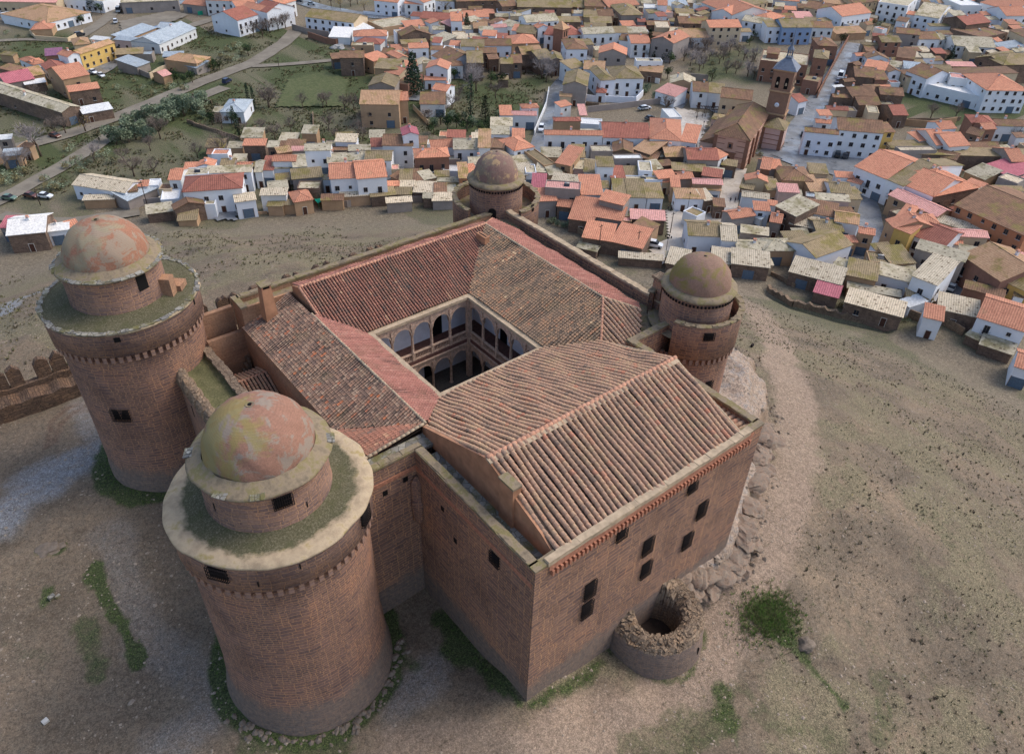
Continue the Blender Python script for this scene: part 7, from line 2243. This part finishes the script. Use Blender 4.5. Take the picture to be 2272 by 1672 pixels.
T2('A3', 'fir', [(1190, 475), (1350, 530)], 1.2); T2('A3', 'fir', [(1085, 475), (1250, 515), (1395, 500)], .8); T2('A3', 'leafy', [(1380, 560), (1750, 715), (1360, 695), (1180, 500), (1320, 480)], 1.0)
T2('A3', 'bare', [(300, 720), (260, 690), (350, 680)], 1.6); T2('A3', 'bare2', [(120, 640), (170, 620), (1350, 985), (230, 640), (60, 620)], 1.2); T2('A3', 'olive', [(1180, 810), (1260, 880), (1160, 830)], .9)
grove(('bare', 'bare2', 'bush', 'bare2', 'bush'), [tp('A3', *p) for p in ((1430, 520), (1560, 420), (2000, 400), (2150, 520), (2130, 700), (1800, 640), (1560, 640))], 5.5, 1.1, None, n=75)
T2('A3', 'leafy', [(1440, 400), (1500, 395), (1580, 400), (1760, 400), (1860, 400), (1940, 405), (2120, 340), (2080, 400)], .75)
T2('A4', 'leafy', [(1580, 510), (2080, 400), (20, 690), (640, 390)], 1.0); T2('A4', 'fir', [(1590, 545)], .8); T2('A4', 'bush', [(870, 200), (920, 215), (980, 230), (1050, 200), (1110, 220), (1160, 230), (1240, 560), (1330, 560)], 1.6)
T2('A4', 'bare2', [(1150, 740), (1090, 750), (1020, 960), (1050, 930), (40, 720), (-30, 700), (1640, 1040), (1420, 1050)], 1.2); T2('A4', 'leafy', [(1470, 575), (1520, 580), (1570, 575), (1350, 570)], .6)
T2('B4', 'leafy', [(455, 165)], .8); T2('B4', 'bush', [(2060, 190), (2040, 100)], 1.2); T2('B4', 'bare2', [(2180, 100), (2130, 140), (110, 1165)], 1.1); T2('B4', 'olive', [(210, 1160), (340, 1160)], .9)
T2('B4', 'bush', [(-120, 240), (-70, 260), (-100, 190)], .8)
T2('A1', 'fir', [(830, 105)], 1.5); T2('A1', 'leafy', [(890, 130), (770, 180), (720, 220), (2180, 490), (2230, 250)], 1.0); T2('A1', 'bush', [(300, 960), (240, 900), (2000, 450), (2080, 420), (2120, 480), (1940, 500), (2000, 520), (2060, 530), (1500, 780), (1620, 790)], 1.5)
T2('A1', 'leafy', [(1760, 640), (1820, 630), (1880, 620), (1930, 610), (1560, 730), (1620, 740), (1690, 730), (1530, 700), (1860, 590)], .9)
T2('A1', 'bare2', [(2190, 290), (2230, 330), (330, 900), (380, 950), (480, 1180), (580, 1175)], 1.2)
T2('B2', 'bare2', [(60, 60), (170, 120), (940, 130), (900, 90), (310, 60), (700, 150)], 1.0)
T2('B3', 'olive', [(400, 880), (450, 890), (500, 900), (550, 905), (360, 860)], .55); T2('B3', 'bush', [(330, 850), (580, 880)], .8)
T2('C4', 'bare2', [(1880, 720), (1940, 740)], 1.0); T2('C4', 'bush', [(1380, 690), (1200, 690), (640, 560)], .8)
T2('A1', 'bush', [(60, 300), (160, 330), (1050, 640), (1180, 720), (1250, 780), (1020, 780), (1350, 820), (960, 700)], 1.0)

# ================================================================== CARS
def mat_paint():
    k = NM('car_paint', .35)
    oi = k.n('ShaderNodeObjectInfo'); k.b.inputs['Specular IOR Level'].default_value = .5; k.b.inputs['Coat Weight'].default_value = .4
    return k.done(oi.outputs['Color'])


M['paint'] = mat_paint(); M['tyre'] = mat_flat('tyre', (0.02, 0.02, 0.022, 1), .2); M['lamp'] = mat_flat('car_lamp', lin(210, 200, 190), .1, rough=.3)


def mk_car(kind):
    L, Wd, Hh, hood = {'car': (4.2, 1.75, 1.45, .95), 'van': (5.4, 2.1, 2.5, 1.25), 'suv': (4.5, 1.85, 1.8, 1.1)}[kind]
    e = bpy.data.objects.new('parked_' + ('van' if kind == 'van' else 'car'), None); C.objects.link(e)
    z0 = .32; w = Wd / 2
    def loft(prof, wa):
        mb = MB(); n = len(prof)
        for i in range(n):
            j = (i + 1) % n; a, b = prof[i], prof[j]; s0 = wa[i]; s1 = wa[j]
            mb.face([(a[0], -s0, a[1]), (b[0], -s1, b[1]), (b[0], s1, b[1]), (a[0], s0, a[1])], sm=False)
        mb.face([(p[0], -s, p[1]) for p, s in zip(prof, wa)][::-1]); mb.face([(p[0], s, p[1]) for p, s in zip(prof, wa)])
        return mb
    h = L / 2
    body = loft([(-h, z0 + .1), (-h + .08, hood * .95), (-h + .5, hood), (h - 1.1, hood), (h - .15, hood * .8), (h, z0 + .25), (h - .1, z0), (-h + .1, z0)], [w * .92, w * .95, w, w, w * .92, w * .88, w * .9, w * .9])
    if kind == 'van': cab = [(-h + .1, hood), (-h + .18, Hh), (h - 1.5, Hh), (h - .6, hood)]
    elif kind == 'suv': cab = [(-h + .12, hood), (-h + .4, Hh), (h - 1.9, Hh), (h - 1.2, hood)]
    else: cab = [(-h + .35, hood), (-h + 1.0, Hh), (h - 1.9, Hh), (h - 1.15, hood)]
    parts = [body.build('body', M['paint'], e)]
    parts.append(loft(cab, [w * .93, w * .78, w * .78, w * .93]).build('window_band', M['glass'], e))
    mb = MB(); rx0, rx1 = cab[1][0], cab[2][0]; mb.box(rx0 + .03, rx1 - .03, -w * .76, w * .76, Hh + .002, Hh + .05); parts.append(mb.build('roof', M['paint'], e))
    for sx in (-1, 1):
        for sy in (-1, 1):
            mb = MB(); mb.tube((sx * (h - .8), sy * (w - .1), .33), (sx * (h - .8), sy * (w + .02), .33), .33, .33, 12); parts.append(mb.build('wheel', M['tyre'], e))
        mb = MB(); mb.box(h - .06, h + .012, sx * w * .7 - .16, sx * w * .7 + .16, .62, .76); parts.append(mb.build('headlight', M['lamp'], e))
    for p in parts: C.objects.unlink(p)
    C.objects.unlink(e)
    return e, parts


CARP = {k_: mk_car(k_) for k_ in ('car', 'van', 'suv')}
CC_ = {'silver': (150, 160, 168), 'white': (222, 226, 230), 'dark grey': (52, 56, 62), 'navy': (34, 42, 78), 'blue': (70, 120, 170), 'red': (130, 40, 44), 'green': (96, 120, 104), 'rusty': (106, 64, 50), 'black': (26, 28, 32)}
CARS = []


def car(tile, x, y, dx, dy, col, kind='car'):
    px, py = tp(tile, x, y); a = at(px, py, TZ); qx, qy = tp(tile, x + dx, y + dy); b = at(qx, qy, TZ)
    e, kids = CARP[kind]; r = e.copy(); C.objects.link(r)
    z = tz(a[0], a[1]) + .35; r.location = (a[0], a[1], z); r.rotation_euler = (0, 0, math.atan2(b[1] - a[1], b[0] - a[0]))
    for k in kids:
        c = k.copy(); C.objects.link(c); c.parent = r; c.color = lin(*CC_[col])
    CARS.append((r, px, py, col, kind))


for q in (('A1', 222, 98, 40, -4, 'silver'), ('A1', 1010, 18, 40, -4, 'silver'), ('A1', 883, 62, -40, 0, 'navy'), ('A1', 1045, 110, 30, -60, 'silver', 'van'), ('A1', 1018, 205, 3, -40, 'white', 'suv'), ('A1', 705, 322, 40, -8, 'dark grey', 'suv'),
          ('A1', 785, 572, 40, -6, 'silver'), ('A1', 885, 534, 40, -12, 'navy', 'suv'), ('A1', 822, 648, 30, 14, 'white'), ('A1', 893, 678, 36, 20, 'white'), ('A1', 1395, 290, 40, -8, 'blue', 'van'), ('A1', 1992, 78, 40, -10, 'navy'),
          ('A1', 2045, 50, 40, -12, 'white'), ('A1', 2112, 24, 40, -12, 'white', 'suv'), ('A1', 2032, 80, 40, -10, 'red'), ('A1', 1995, 732, 40, -22, 'navy', 'suv'), ('A1', 242, 152, -4, 30, 'white', 'van'), ('A1', 18, 135, 40, 0, 'silver'), ('A1', 1072, 432, 40, -4, 'dark grey'),
          ('A2', 485, 50, 40, 0, 'silver'), ('A2', 378, 22, 40, 4, 'dark grey', 'suv'), ('A3', 1148, 968, 40, -8, 'silver'), ('A3', 1170, 965, 40, -4, 'white'), ('A3', 1522, 22, 4, 40, 'navy'), ('A3', 1205, 1055, 30, -10, 'dark grey'), ('A3', 256, 1150, -10, 40, 'white', 'suv'),
          ('A4', 606, 735, -14, 40, 'navy'), ('A4', 628, 690, -14, 40, 'white', 'van'), ('A4', 1165, 60, 6, 40, 'black'), ('B3', 822, 506, 3, 40, 'dark grey', 'suv'), ('B3', 1245, 1070, 40, 8, 'white', 'suv'), ('B4', 297, 222, 3, -40, 'black'), ('B4', 368, 240, 3, -40, 'white', 'van'),
          ('B4', 506, 256, 4, -40, 'dark grey'), ('B4', 602, 274, 4, -40, 'black', 'suv'), ('B4', 672, 282, 4, -40, 'dark grey'), ('C4', 1600, 410, 24, -40, 'silver'), ('B1', 90, 650, 40, 4, 'green'), ('B1', 405, 634, 40, 4, 'white'), ('B1', 490, 104, 40, 10, 'rusty'), ('B1', 280, 630, 40, 6, 'rusty'),
          ('B4', 305, 90, 8, -40, 'black'), ('B3', 1215, 45 + 240, 1, 1, 'silver')):
    if q[0] == 'B3' and q[1] == 1215: continue
    car(*q)

# ================================================================== POLES, LAMPS, PEOPLE AND SMALL THINGS
M['pole'] = mat_flat('dark_pole', lin(70, 58, 52), .2, 2); M['palegrey'] = mat_flat('pale_metal', lin(150, 150, 148), .15, 2)
for px, py, h in ((1327, 568.5, 9), (1411.8, 565.9, 7), (1486.5, 519.6, 6.5), (329, 462, 8), (2171, 166, 9), (620, 155, 5), (90, 455, 5)):
    p = at(px, py, TZ); e = reg(empty('utility_pole', (p[0], p[1], TZ)), px, py - 20)
    mb = MB(); mb.tube((0, 0, -1), (0, 0, h), .14, .09, 8); mb.build('pole', M['pole'], e)
    mb = MB(); mb.obox((0, 0, h - .5), (.7, 0, 0), (0, .05, 0), (0, 0, .06)); mb.build('crossarm', M['pole'], e)
for px, py, h, arms in ((1523, 477, 6.5, 1), (1573.7, 555, 5.5, 4), (1476, 568, 5.5, 4), (1556.5, 303, 5, 1), (1912, 130, 6, 1), (1890.9, 349, 5, 1)):
    p = at(px, py, TZ); e = reg(empty('street_lamp', (p[0], p[1], TZ)), px, py - 15)
    mb = MB(); mb.lathe((0, 0), [(.2, -1), (.2, .4), (.07, .6), (.05, h)], n=8); mb.build('post', M['iron'], e)
    for i in range(arms):
        a = i * PI / 2 + .4; r = .75 if arms > 1 else .0
        if r:
            mb = MB(); mb.tube((0, 0, h - .5), (r * math.cos(a), r * math.sin(a), h - .2), .03, .03, 5); mb.build('arm', M['iron'], e)
        mb = MB(); mb.lathe((r * math.cos(a), r * math.sin(a)), [(.1, h - .2), (.2, h + .25), (.02, h + .45)], n=6, sm=False); mb.build('lantern', M['iron'], e)


def mk_person(top, leg):
    me_ = bpy.data.meshes.new('body')
    J = [(0, 0, .95), (0, 0, 1.2), (0, 0, 1.42), (0, 0, 1.53), (0, .02, 1.66), (.1, 0, .9), (.13, .1, .5), (.12, .02, .07), (.12, .16, .04), (-.1, 0, .9), (-.12, -.05, .5), (-.12, -.18, .07), (-.12, -.05, .04),
         (.19, 0, 1.4), (.25, -.03, 1.13), (.27, .06, .88), (.28, .1, .8), (-.19, 0, 1.4), (-.25, .03, 1.13), (-.26, .1, .9), (-.27, .14, .82)]
    R = [.15, .14, .15, .06, .105, .1, .065, .045, .04, .1, .065, .045, .04, .06, .045, .035, .03, .06, .045, .035, .03]
    Ed = [(0, 1), (1, 2), (2, 3), (3, 4), (0, 5), (5, 6), (6, 7), (7, 8), (0, 9), (9, 10), (10, 11), (11, 12), (2, 13), (13, 14), (14, 15), (15, 16), (2, 17), (17, 18), (18, 19), (19, 20)]
    me_.from_pydata(J, Ed, [])
    o = bpy.data.objects.new('body', me_); C.objects.link(o)
    sk = o.modifiers.new('s', 'SKIN'); sv = me_.skin_vertices[0].data
    for v, r in zip(sv, R): v.radius = (r, r * .85)
    sv[0].use_root = True
    o.modifiers.new('b', 'SUBSURF').levels = 1
    bpy.context.view_layer.update()
    m2 = bpy.data.meshes.new_from_object(o.evaluated_get(bpy.context.evaluated_depsgraph_get()))
    bpy.data.objects.remove(o)
    m2.materials.clear()
    skin = bpy.data.materials.get('skin') or mat_flat('skin', lin(196, 150, 124), .1)
    for k in (skin, mat_flat('coat', lin(*top), .2, 3), mat_flat('trousers', lin(*leg), .2, 3)): m2.materials.append(k)
    for p in m2.polygons:
        z = p.center.z; p.material_index = 0 if z > 1.5 or (z < .86 and abs(p.center.x) > .21) else (1 if z > .9 else 2)
        p.use_smooth = True
    return m2


PER = []
for px, py, top, leg, lab in ((1618.5, 454, (40, 42, 50), (34, 34, 42), 'person in dark clothes walking in the lane, left one of the pair'), (1629, 454, (28, 34, 60), (30, 30, 36), 'person in dark blue walking in the lane, right one of the pair'),
                              (1444.6, 465, (40, 38, 42), (44, 44, 52), 'person in dark clothes walking alone by the low stone wall'), (1481, 473, (50, 48, 46), (30, 30, 36), 'person in dark clothes at the mouth of the small square, nearer the lane wall'),
                              (1488, 474, (60, 50, 56), (28, 28, 34), 'person in dark clothes at the mouth of the small square, nearer the lamp post'), (1544.6, 269, (24, 26, 32), (24, 26, 32), 'person in black standing left in the pale church square'),
                              (1557, 265, (30, 30, 34), (40, 40, 46), 'person in dark clothes standing by the frame in the church square')):
    p = at(px, py, TZ); e = empty('person', (p[0], p[1], tz(p[0], p[1]) + .55), random.uniform(0, 6), lab, 'person')
    b = bpy.data.objects.new('body', mk_person(top, leg)); C.objects.link(b); b.parent = e
    mb = MB(); mb.lathe((0, .01), [(.13, 1.66), (.135, 1.72), (.1, 1.79), (.01, 1.82)], n=10); mb.build('hair', M['iron'], e)

# tarpaulins, tank, rocks and the square's timber frame
def px_obj(name, px, py, fn, mats, lab, cat, ground=False):
    p = ground_at(px, py) if ground else at(px, py, TZ)
    mb = MB(); fn(mb); o = mb.build(name, mats, None, loc=(p[0], p[1], tz(p[0], p[1]))); tag(o, lab, cat); return o


M['teal'] = mat_flat('teal_tarp', lin(32, 170, 138), .12, 1)


def tarp(L, Wd, h):
    def f(mb):
        n = 6
        vs = [(x / n * L - L / 2 + (y * .8), y * Wd, h + .25 * math.sin(x * 1.3 + y) - y * .5) for y in (0, 1) for x in range(n + 1)]
        mb.idx(vs, [(i, i + 1, n + 2 + i, n + 1 + i) for i in range(n)], None)
        mb.idx([(a, b, c_ - .06) for a, b, c_ in vs], [(n + 1 + i, n + 2 + i, i + 1, i) for i in range(n)], None)
        for s in (-L / 2 + .3, L / 2 - .3): mb.tube((s, .1, -.5), (s, .1, h), .05, .05, 5)
    return f


px_obj('tarpaulin', 735, 455, tarp(8, 4, 1.8), M['teal'], 'bright teal tarpaulin over a pen at the foot of the white two-roofed house', 'tarpaulin')
px_obj('tarpaulin', 812, 440, tarp(4, 1.5, 1.6), M['teal'], 'narrow teal tarpaulin strip right of the bigger teal one', 'tarpaulin')
px_obj('tarpaulin', 897, 165, tarp(6, 1.6, 3), M['teal'], 'teal awning beside the tall dark fir in the village', 'awning')
px_obj('water_tank', 827, 276, lambda mb: mb.lathe((0, 0), [(.8, 0), (.85, .1), (.85, 2.6), (.5, 3.0), (.01, 3.05)], n=16), M['sill'], 'white cylindrical water tank below the big tan-roofed grey house', 'water tank')


def rockf(s, sq=.7, seed=1):
    def f(mb):
        b = bmesh.new(); bmesh.ops.create_icosphere(b, subdivisions=3, radius=s); R_ = random.Random(seed)
        for v in b.verts:
            k = 1 + .35 * (float(vnoise(np.array(v.co.x * 2 / s + 9), np.array(v.co.y * 2 / s + v.co.z * 1.7 / s + seed), seed)) - .5) * 2
            v.co = Vector((v.co.x * k * 1.2, v.co.y * k, v.co.z * k * sq))
        mb.idx([v.co for v in b.verts], [tuple(v.index for v in f_.verts) for f_ in b.faces], None, sm=False); b.free()
    return f


px_obj('boulder', 1787, 1432, rockf(.8, .9, 2), M['boulder'], 'grey standing boulder in the grass of the right slope', 'boulder', True)
px_obj('rock', 108, 1218, rockf(1.1, .35, 5), M['boulder'], 'low tan rock with a green fringe in the left court', 'rock', True)
px_obj('rock', 136, 1212, rockf(.5, .4, 7), M['boulder'], 'small tan rock tip just right of the low tan rock', 'rock', True)
px_obj('stone_block', 102, 1601, lambda mb: mb.obox((0, 0, .08), (.25, .07, 0), (-.06, .22, 0), (0, 0, .18)), M['sill'], 'small white block alone at the bottom left', 'block', True)
px_obj('stone_block', 117, 1328, lambda mb: (mb.obox((0, 0, .15), (.3, .1, 0), (-.06, .22, 0), (0, 0, .25)), mb.obox((.5, -.2, .1), (.25, .1, 0), (-.06, .12, 0), (0, 0, .15))), M['slate'], 'pale broken slab in the grassy hollow of the left court', 'block', True)
for px, py, lab in ((1683, 1061, 'small black floodlight on the rock ledge beside the castle corner'), (1668, 770, 'small black floodlight on the rock ledge behind the right tower')):
    px_obj('floodlight', px, py, lambda mb: (mb.obox((0, 0, .35), (.28, 0, 0), (0, .14, .1), (0, -.05, .24)), mb.tube((0, 0, -.1), (0, 0, .2), .04, .04, 6)), M['iron'], lab, 'floodlight', True)


def frame_f(mb):
    for x in (0, 3, 6, 9):
        for y in (0, 3): mb.tube((x, y, 0), (x, y, 3), .09, .09, 6)
    for y in (0, 3): mb.obox((4.5, y, 3.05), (4.9, 0, 0), (0, .09, 0), (0, 0, .1))
    for i in range(12): mb.obox((i * .82, 1.5, 3.22), (.05, 0, 0), (0, 1.9, 0), (0, 0, .06))


po = px_obj('pergola', 1546, 260, frame_f, M['pole'], 'dark timber pergola at the back of the pale church square', 'pergola'); po.rotation_euler = (0, 0, math.radians(-42))
px_obj('fountain', 1553, 289, lambda mb: (mb.lathe((0, 0), [(1.3, -.3), (1.35, .4), (1.2, .45), (1.15, .2), (.3, .25), (.2, 1.2), (.7, 1.35), (.65, 1.45), (.15, 1.5), (.12, 2.0), (.01, 2.1)], n=20)), M['carved'], 'golden stone fountain in the pale church square', 'fountain')
px_obj('haystack', 750, 106, rockf(2.6, .6, 11), M['palegrey'], 'grey heap of stacked scrap beside the pinkish barn', 'heap')
for px, py in ((1373, 262), (1398, 262), (1440, 266)):
    pass

# ================================================================== LABELS
def words(s): return len(s.split())


SHAPE = {'g': 'gabled', 'x': 'gable-fronted', 'h': 'hip-roofed', 's': 'lean-to', 'f': 'flat-roofed'}
LAND = [(1700, 260, 'by the church'), (1100, 330, 'beyond the far tower'), (1860, 330, 'by the car square'), (250, 60, 'near the top left road'), (720, 200, 'by the playing field'), (1560, 560, 'below the right tower'),
        (1380, 480, 'right of the far tower'), (520, 440, 'left of the far tower'), (850, 420, 'just left of the far tower'), (2150, 430, 'near the right edge'), (2000, 620, 'at the foot of the right slope'), (2150, 180, 'near the green meadow'),
        (1400, 100, 'in the old quarter'), (1000, 120, 'in the upper village'), (1850, 180, 'beside the wet street'), (60, 500, 'at the far left'), (2050, 60, 'at the top right'), (1200, 20, 'at the top edge'), (600, 20, 'by the upper road'), (1320, 330, 'on the middle lane'), (160, 200, 'beside the dirt track'), (1750, 480, 'between the two lanes')]


def near(px, py): return min(LAND, key=lambda l: math.hypot(l[0] - px, l[1] - py))[2]


def kind_of(H):  # splits the houses by height, wall and roof alone, not by their use
    a = H['w'] * H['d']
    if H['h'] < 3.7: return 'shed'
    if H['W'] in 'br' and H['h'] < 6.3: return 'barn'
    if H['T'] == 'f': return 'outbuilding'
    if H['T'] == 's' and H['h'] < 5.2: return 'cottage'
    return 'house'


for H in HOUSES:
    H['cat'] = kind_of(H); H['e'].name = H['cat']
    a = H['w'] * H['d']; H['size'] = 'small' if a < 45 else ('big' if a > 150 else '')
    H['look'] = (H['size'] + ' ' if H['size'] else '') + WM[H['W']][0] + ' ' + H['cat']
    H['roof'] = RM[H['R']][0] + ' ' + {'g': 'gable roof', 'x': 'gable facing out', 'h': 'hip roof', 's': 'sloping roof', 'f': 'flat roof'}[H['T']]
    H['short'] = WM[H['W']][0] + ' ' + RM[H['R']][0] + ' ' + H['cat']


def rel(H, K):
    dx, dy = H['px'] - K['px'], H['py'] - K['py']
    if abs(dx) > abs(dy) * 1.1: return 'right of' if dx > 0 else 'left of'
    return 'in front of' if dy > 0 else 'behind'


used = {}


def cands(H):
    lk = near(H['px'], H['py']); nb = sorted((K for K in HOUSES if K is not H), key=lambda K: math.hypot(K['px'] - H['px'], K['py'] - H['py']))[:9]
    b = H['look'] + ', ' + H['roof']
    yield b + ', ' + lk
    for K in nb[:6]: yield b + ', ' + rel(H, K) + ' a ' + K['short']
    for K in nb[:9]: yield b + ', ' + rel(H, K) + ' ' + K['short'] + ' ' + lk
    for K in nb[:9]: yield H['short'] + ' ' + rel(H, K) + ' ' + K['short'] + ' ' + lk
    for K in nb[:5]:
        for J in nb[:7]:
            if J is not K: yield H['short'] + ' ' + rel(H, K) + ' ' + K['short'] + ', ' + rel(H, J) + ' ' + J['short']
    # last resort: place in the photo
    yield b + ', ' + 'at %d percent across, %d percent down' % (round(H['px'] / IW * 100), round(H['py'] / IH * 100))


for H in sorted(HOUSES, key=lambda h: -h['w'] * h['h']):
    for s in cands(H):
        s = s.replace('  ', ' ')
        if words(s) <= 16 and s not in used:
            used[s] = 1; tag(H['e'], s, H['cat'], {'shed': 'sheds of the village', 'barn': 'stone and brick barns of the village', 'outbuilding': 'flat outbuildings', 'cottage': 'low lean-to cottages', 'house': 'houses of the village'}[H['cat']]); break


def near_house(px, py, h_=None):
    K = min(HOUSES, key=lambda K: math.hypot(K['px'] - px, K['py'] - py)); d = dict(px=px, py=py)
    return rel(d, K) + ' a ' + K['short']


def uniq(base, px, py, mx=16):
    nb = sorted(HOUSES, key=lambda K: math.hypot(K['px'] - px, K['py'] - py))[:10]; d = dict(px=px, py=py); lk = near(px, py)
    c = [base + ' ' + lk] + [base + ' ' + rel(d, K) + ' ' + K['short'] for K in nb] + [base + ' ' + rel(d, K) + ' ' + K['short'] + ' ' + lk for K in nb]
    c += [base + ' ' + rel(d, K) + ' ' + K['short'] + ', ' + rel(d, J) + ' ' + J['cat'] for K in nb for J in nb if J is not K]
    for s in c:
        if s not in used and 4 <= words(s) <= mx: used[s] = 1; return s
    s = base + ' at %d percent across, %d percent down' % (round(px / IW * 100), round(py / IH * 100)); used[s] = 1; return s


TW = {'olive': ('grey-green olive tree', 'tree', 'olive trees'), 'bare': ('pale bare twiggy tree', 'tree', 'bare trees'), 'bare2': ('dark bare tree', 'tree', 'bare trees'), 'fir': ('dark conical fir', 'tree', 'firs'), 'cypress': ('slim dark cypress', 'tree', 'cypresses'),
      'leafy': ('round dark green tree', 'tree', 'leafy trees'), 'willow': ('tree with yellow twigs', 'tree', 'yellow-twigged trees'), 'bush': ('low dry olive-brown bush', 'bush', 'bushes on waste ground')}
for r, px, py, kind, grp, s in TREES:
    b, cat, g = TW[kind]
    if grp: tag(r, 'grey-green olive tree standing in the dense grove beside the dirt tracks', cat, grp); continue
    sz = 'tall ' if s > 1.4 else ('little ' if s < .85 else '')
    tag(r, uniq(sz + b, px, py), cat, g)
for r, px, py, col, kind in CARS:
    k = {'car': 'car', 'van': 'van', 'suv': 'tall car'}[kind]
    tag(r, uniq(col + ' ' + k + ' parked', px, py), k.split()[-1], 'cars and vans parked in the village')
for o, px, py in ALL:
    if 'label' in o.keys(): continue
    n = o.name.split('.')[0]
    if n == 'garden_wall':
        tag(o, uniq('long low ' + o['_m'] + ' wall', px, py), 'wall', 'garden walls')
    elif n == 'fence': tag(o, 'bright green netting fence in front of the white block at top left', 'fence')
    elif n == 'belfry': tag(o, 'small brick belfry with two arches and a pyramid roof in the old quarter', 'belfry')
    elif n == 'utility_pole': tag(o, uniq('dark wooden utility pole', px, py), 'pole', 'utility poles')
    elif n == 'street_lamp': tag(o, uniq('black iron street lamp', px, py), 'street lamp', 'street lamps')
for o in list(bpy.data.objects):
    for k_ in ('_m', '_k'):
        if k_ in o.keys(): del o[k_]
for o in list(bpy.data.objects):      # prototypes that were never linked
    if not o.users_collection: bpy.data.objects.remove(o)
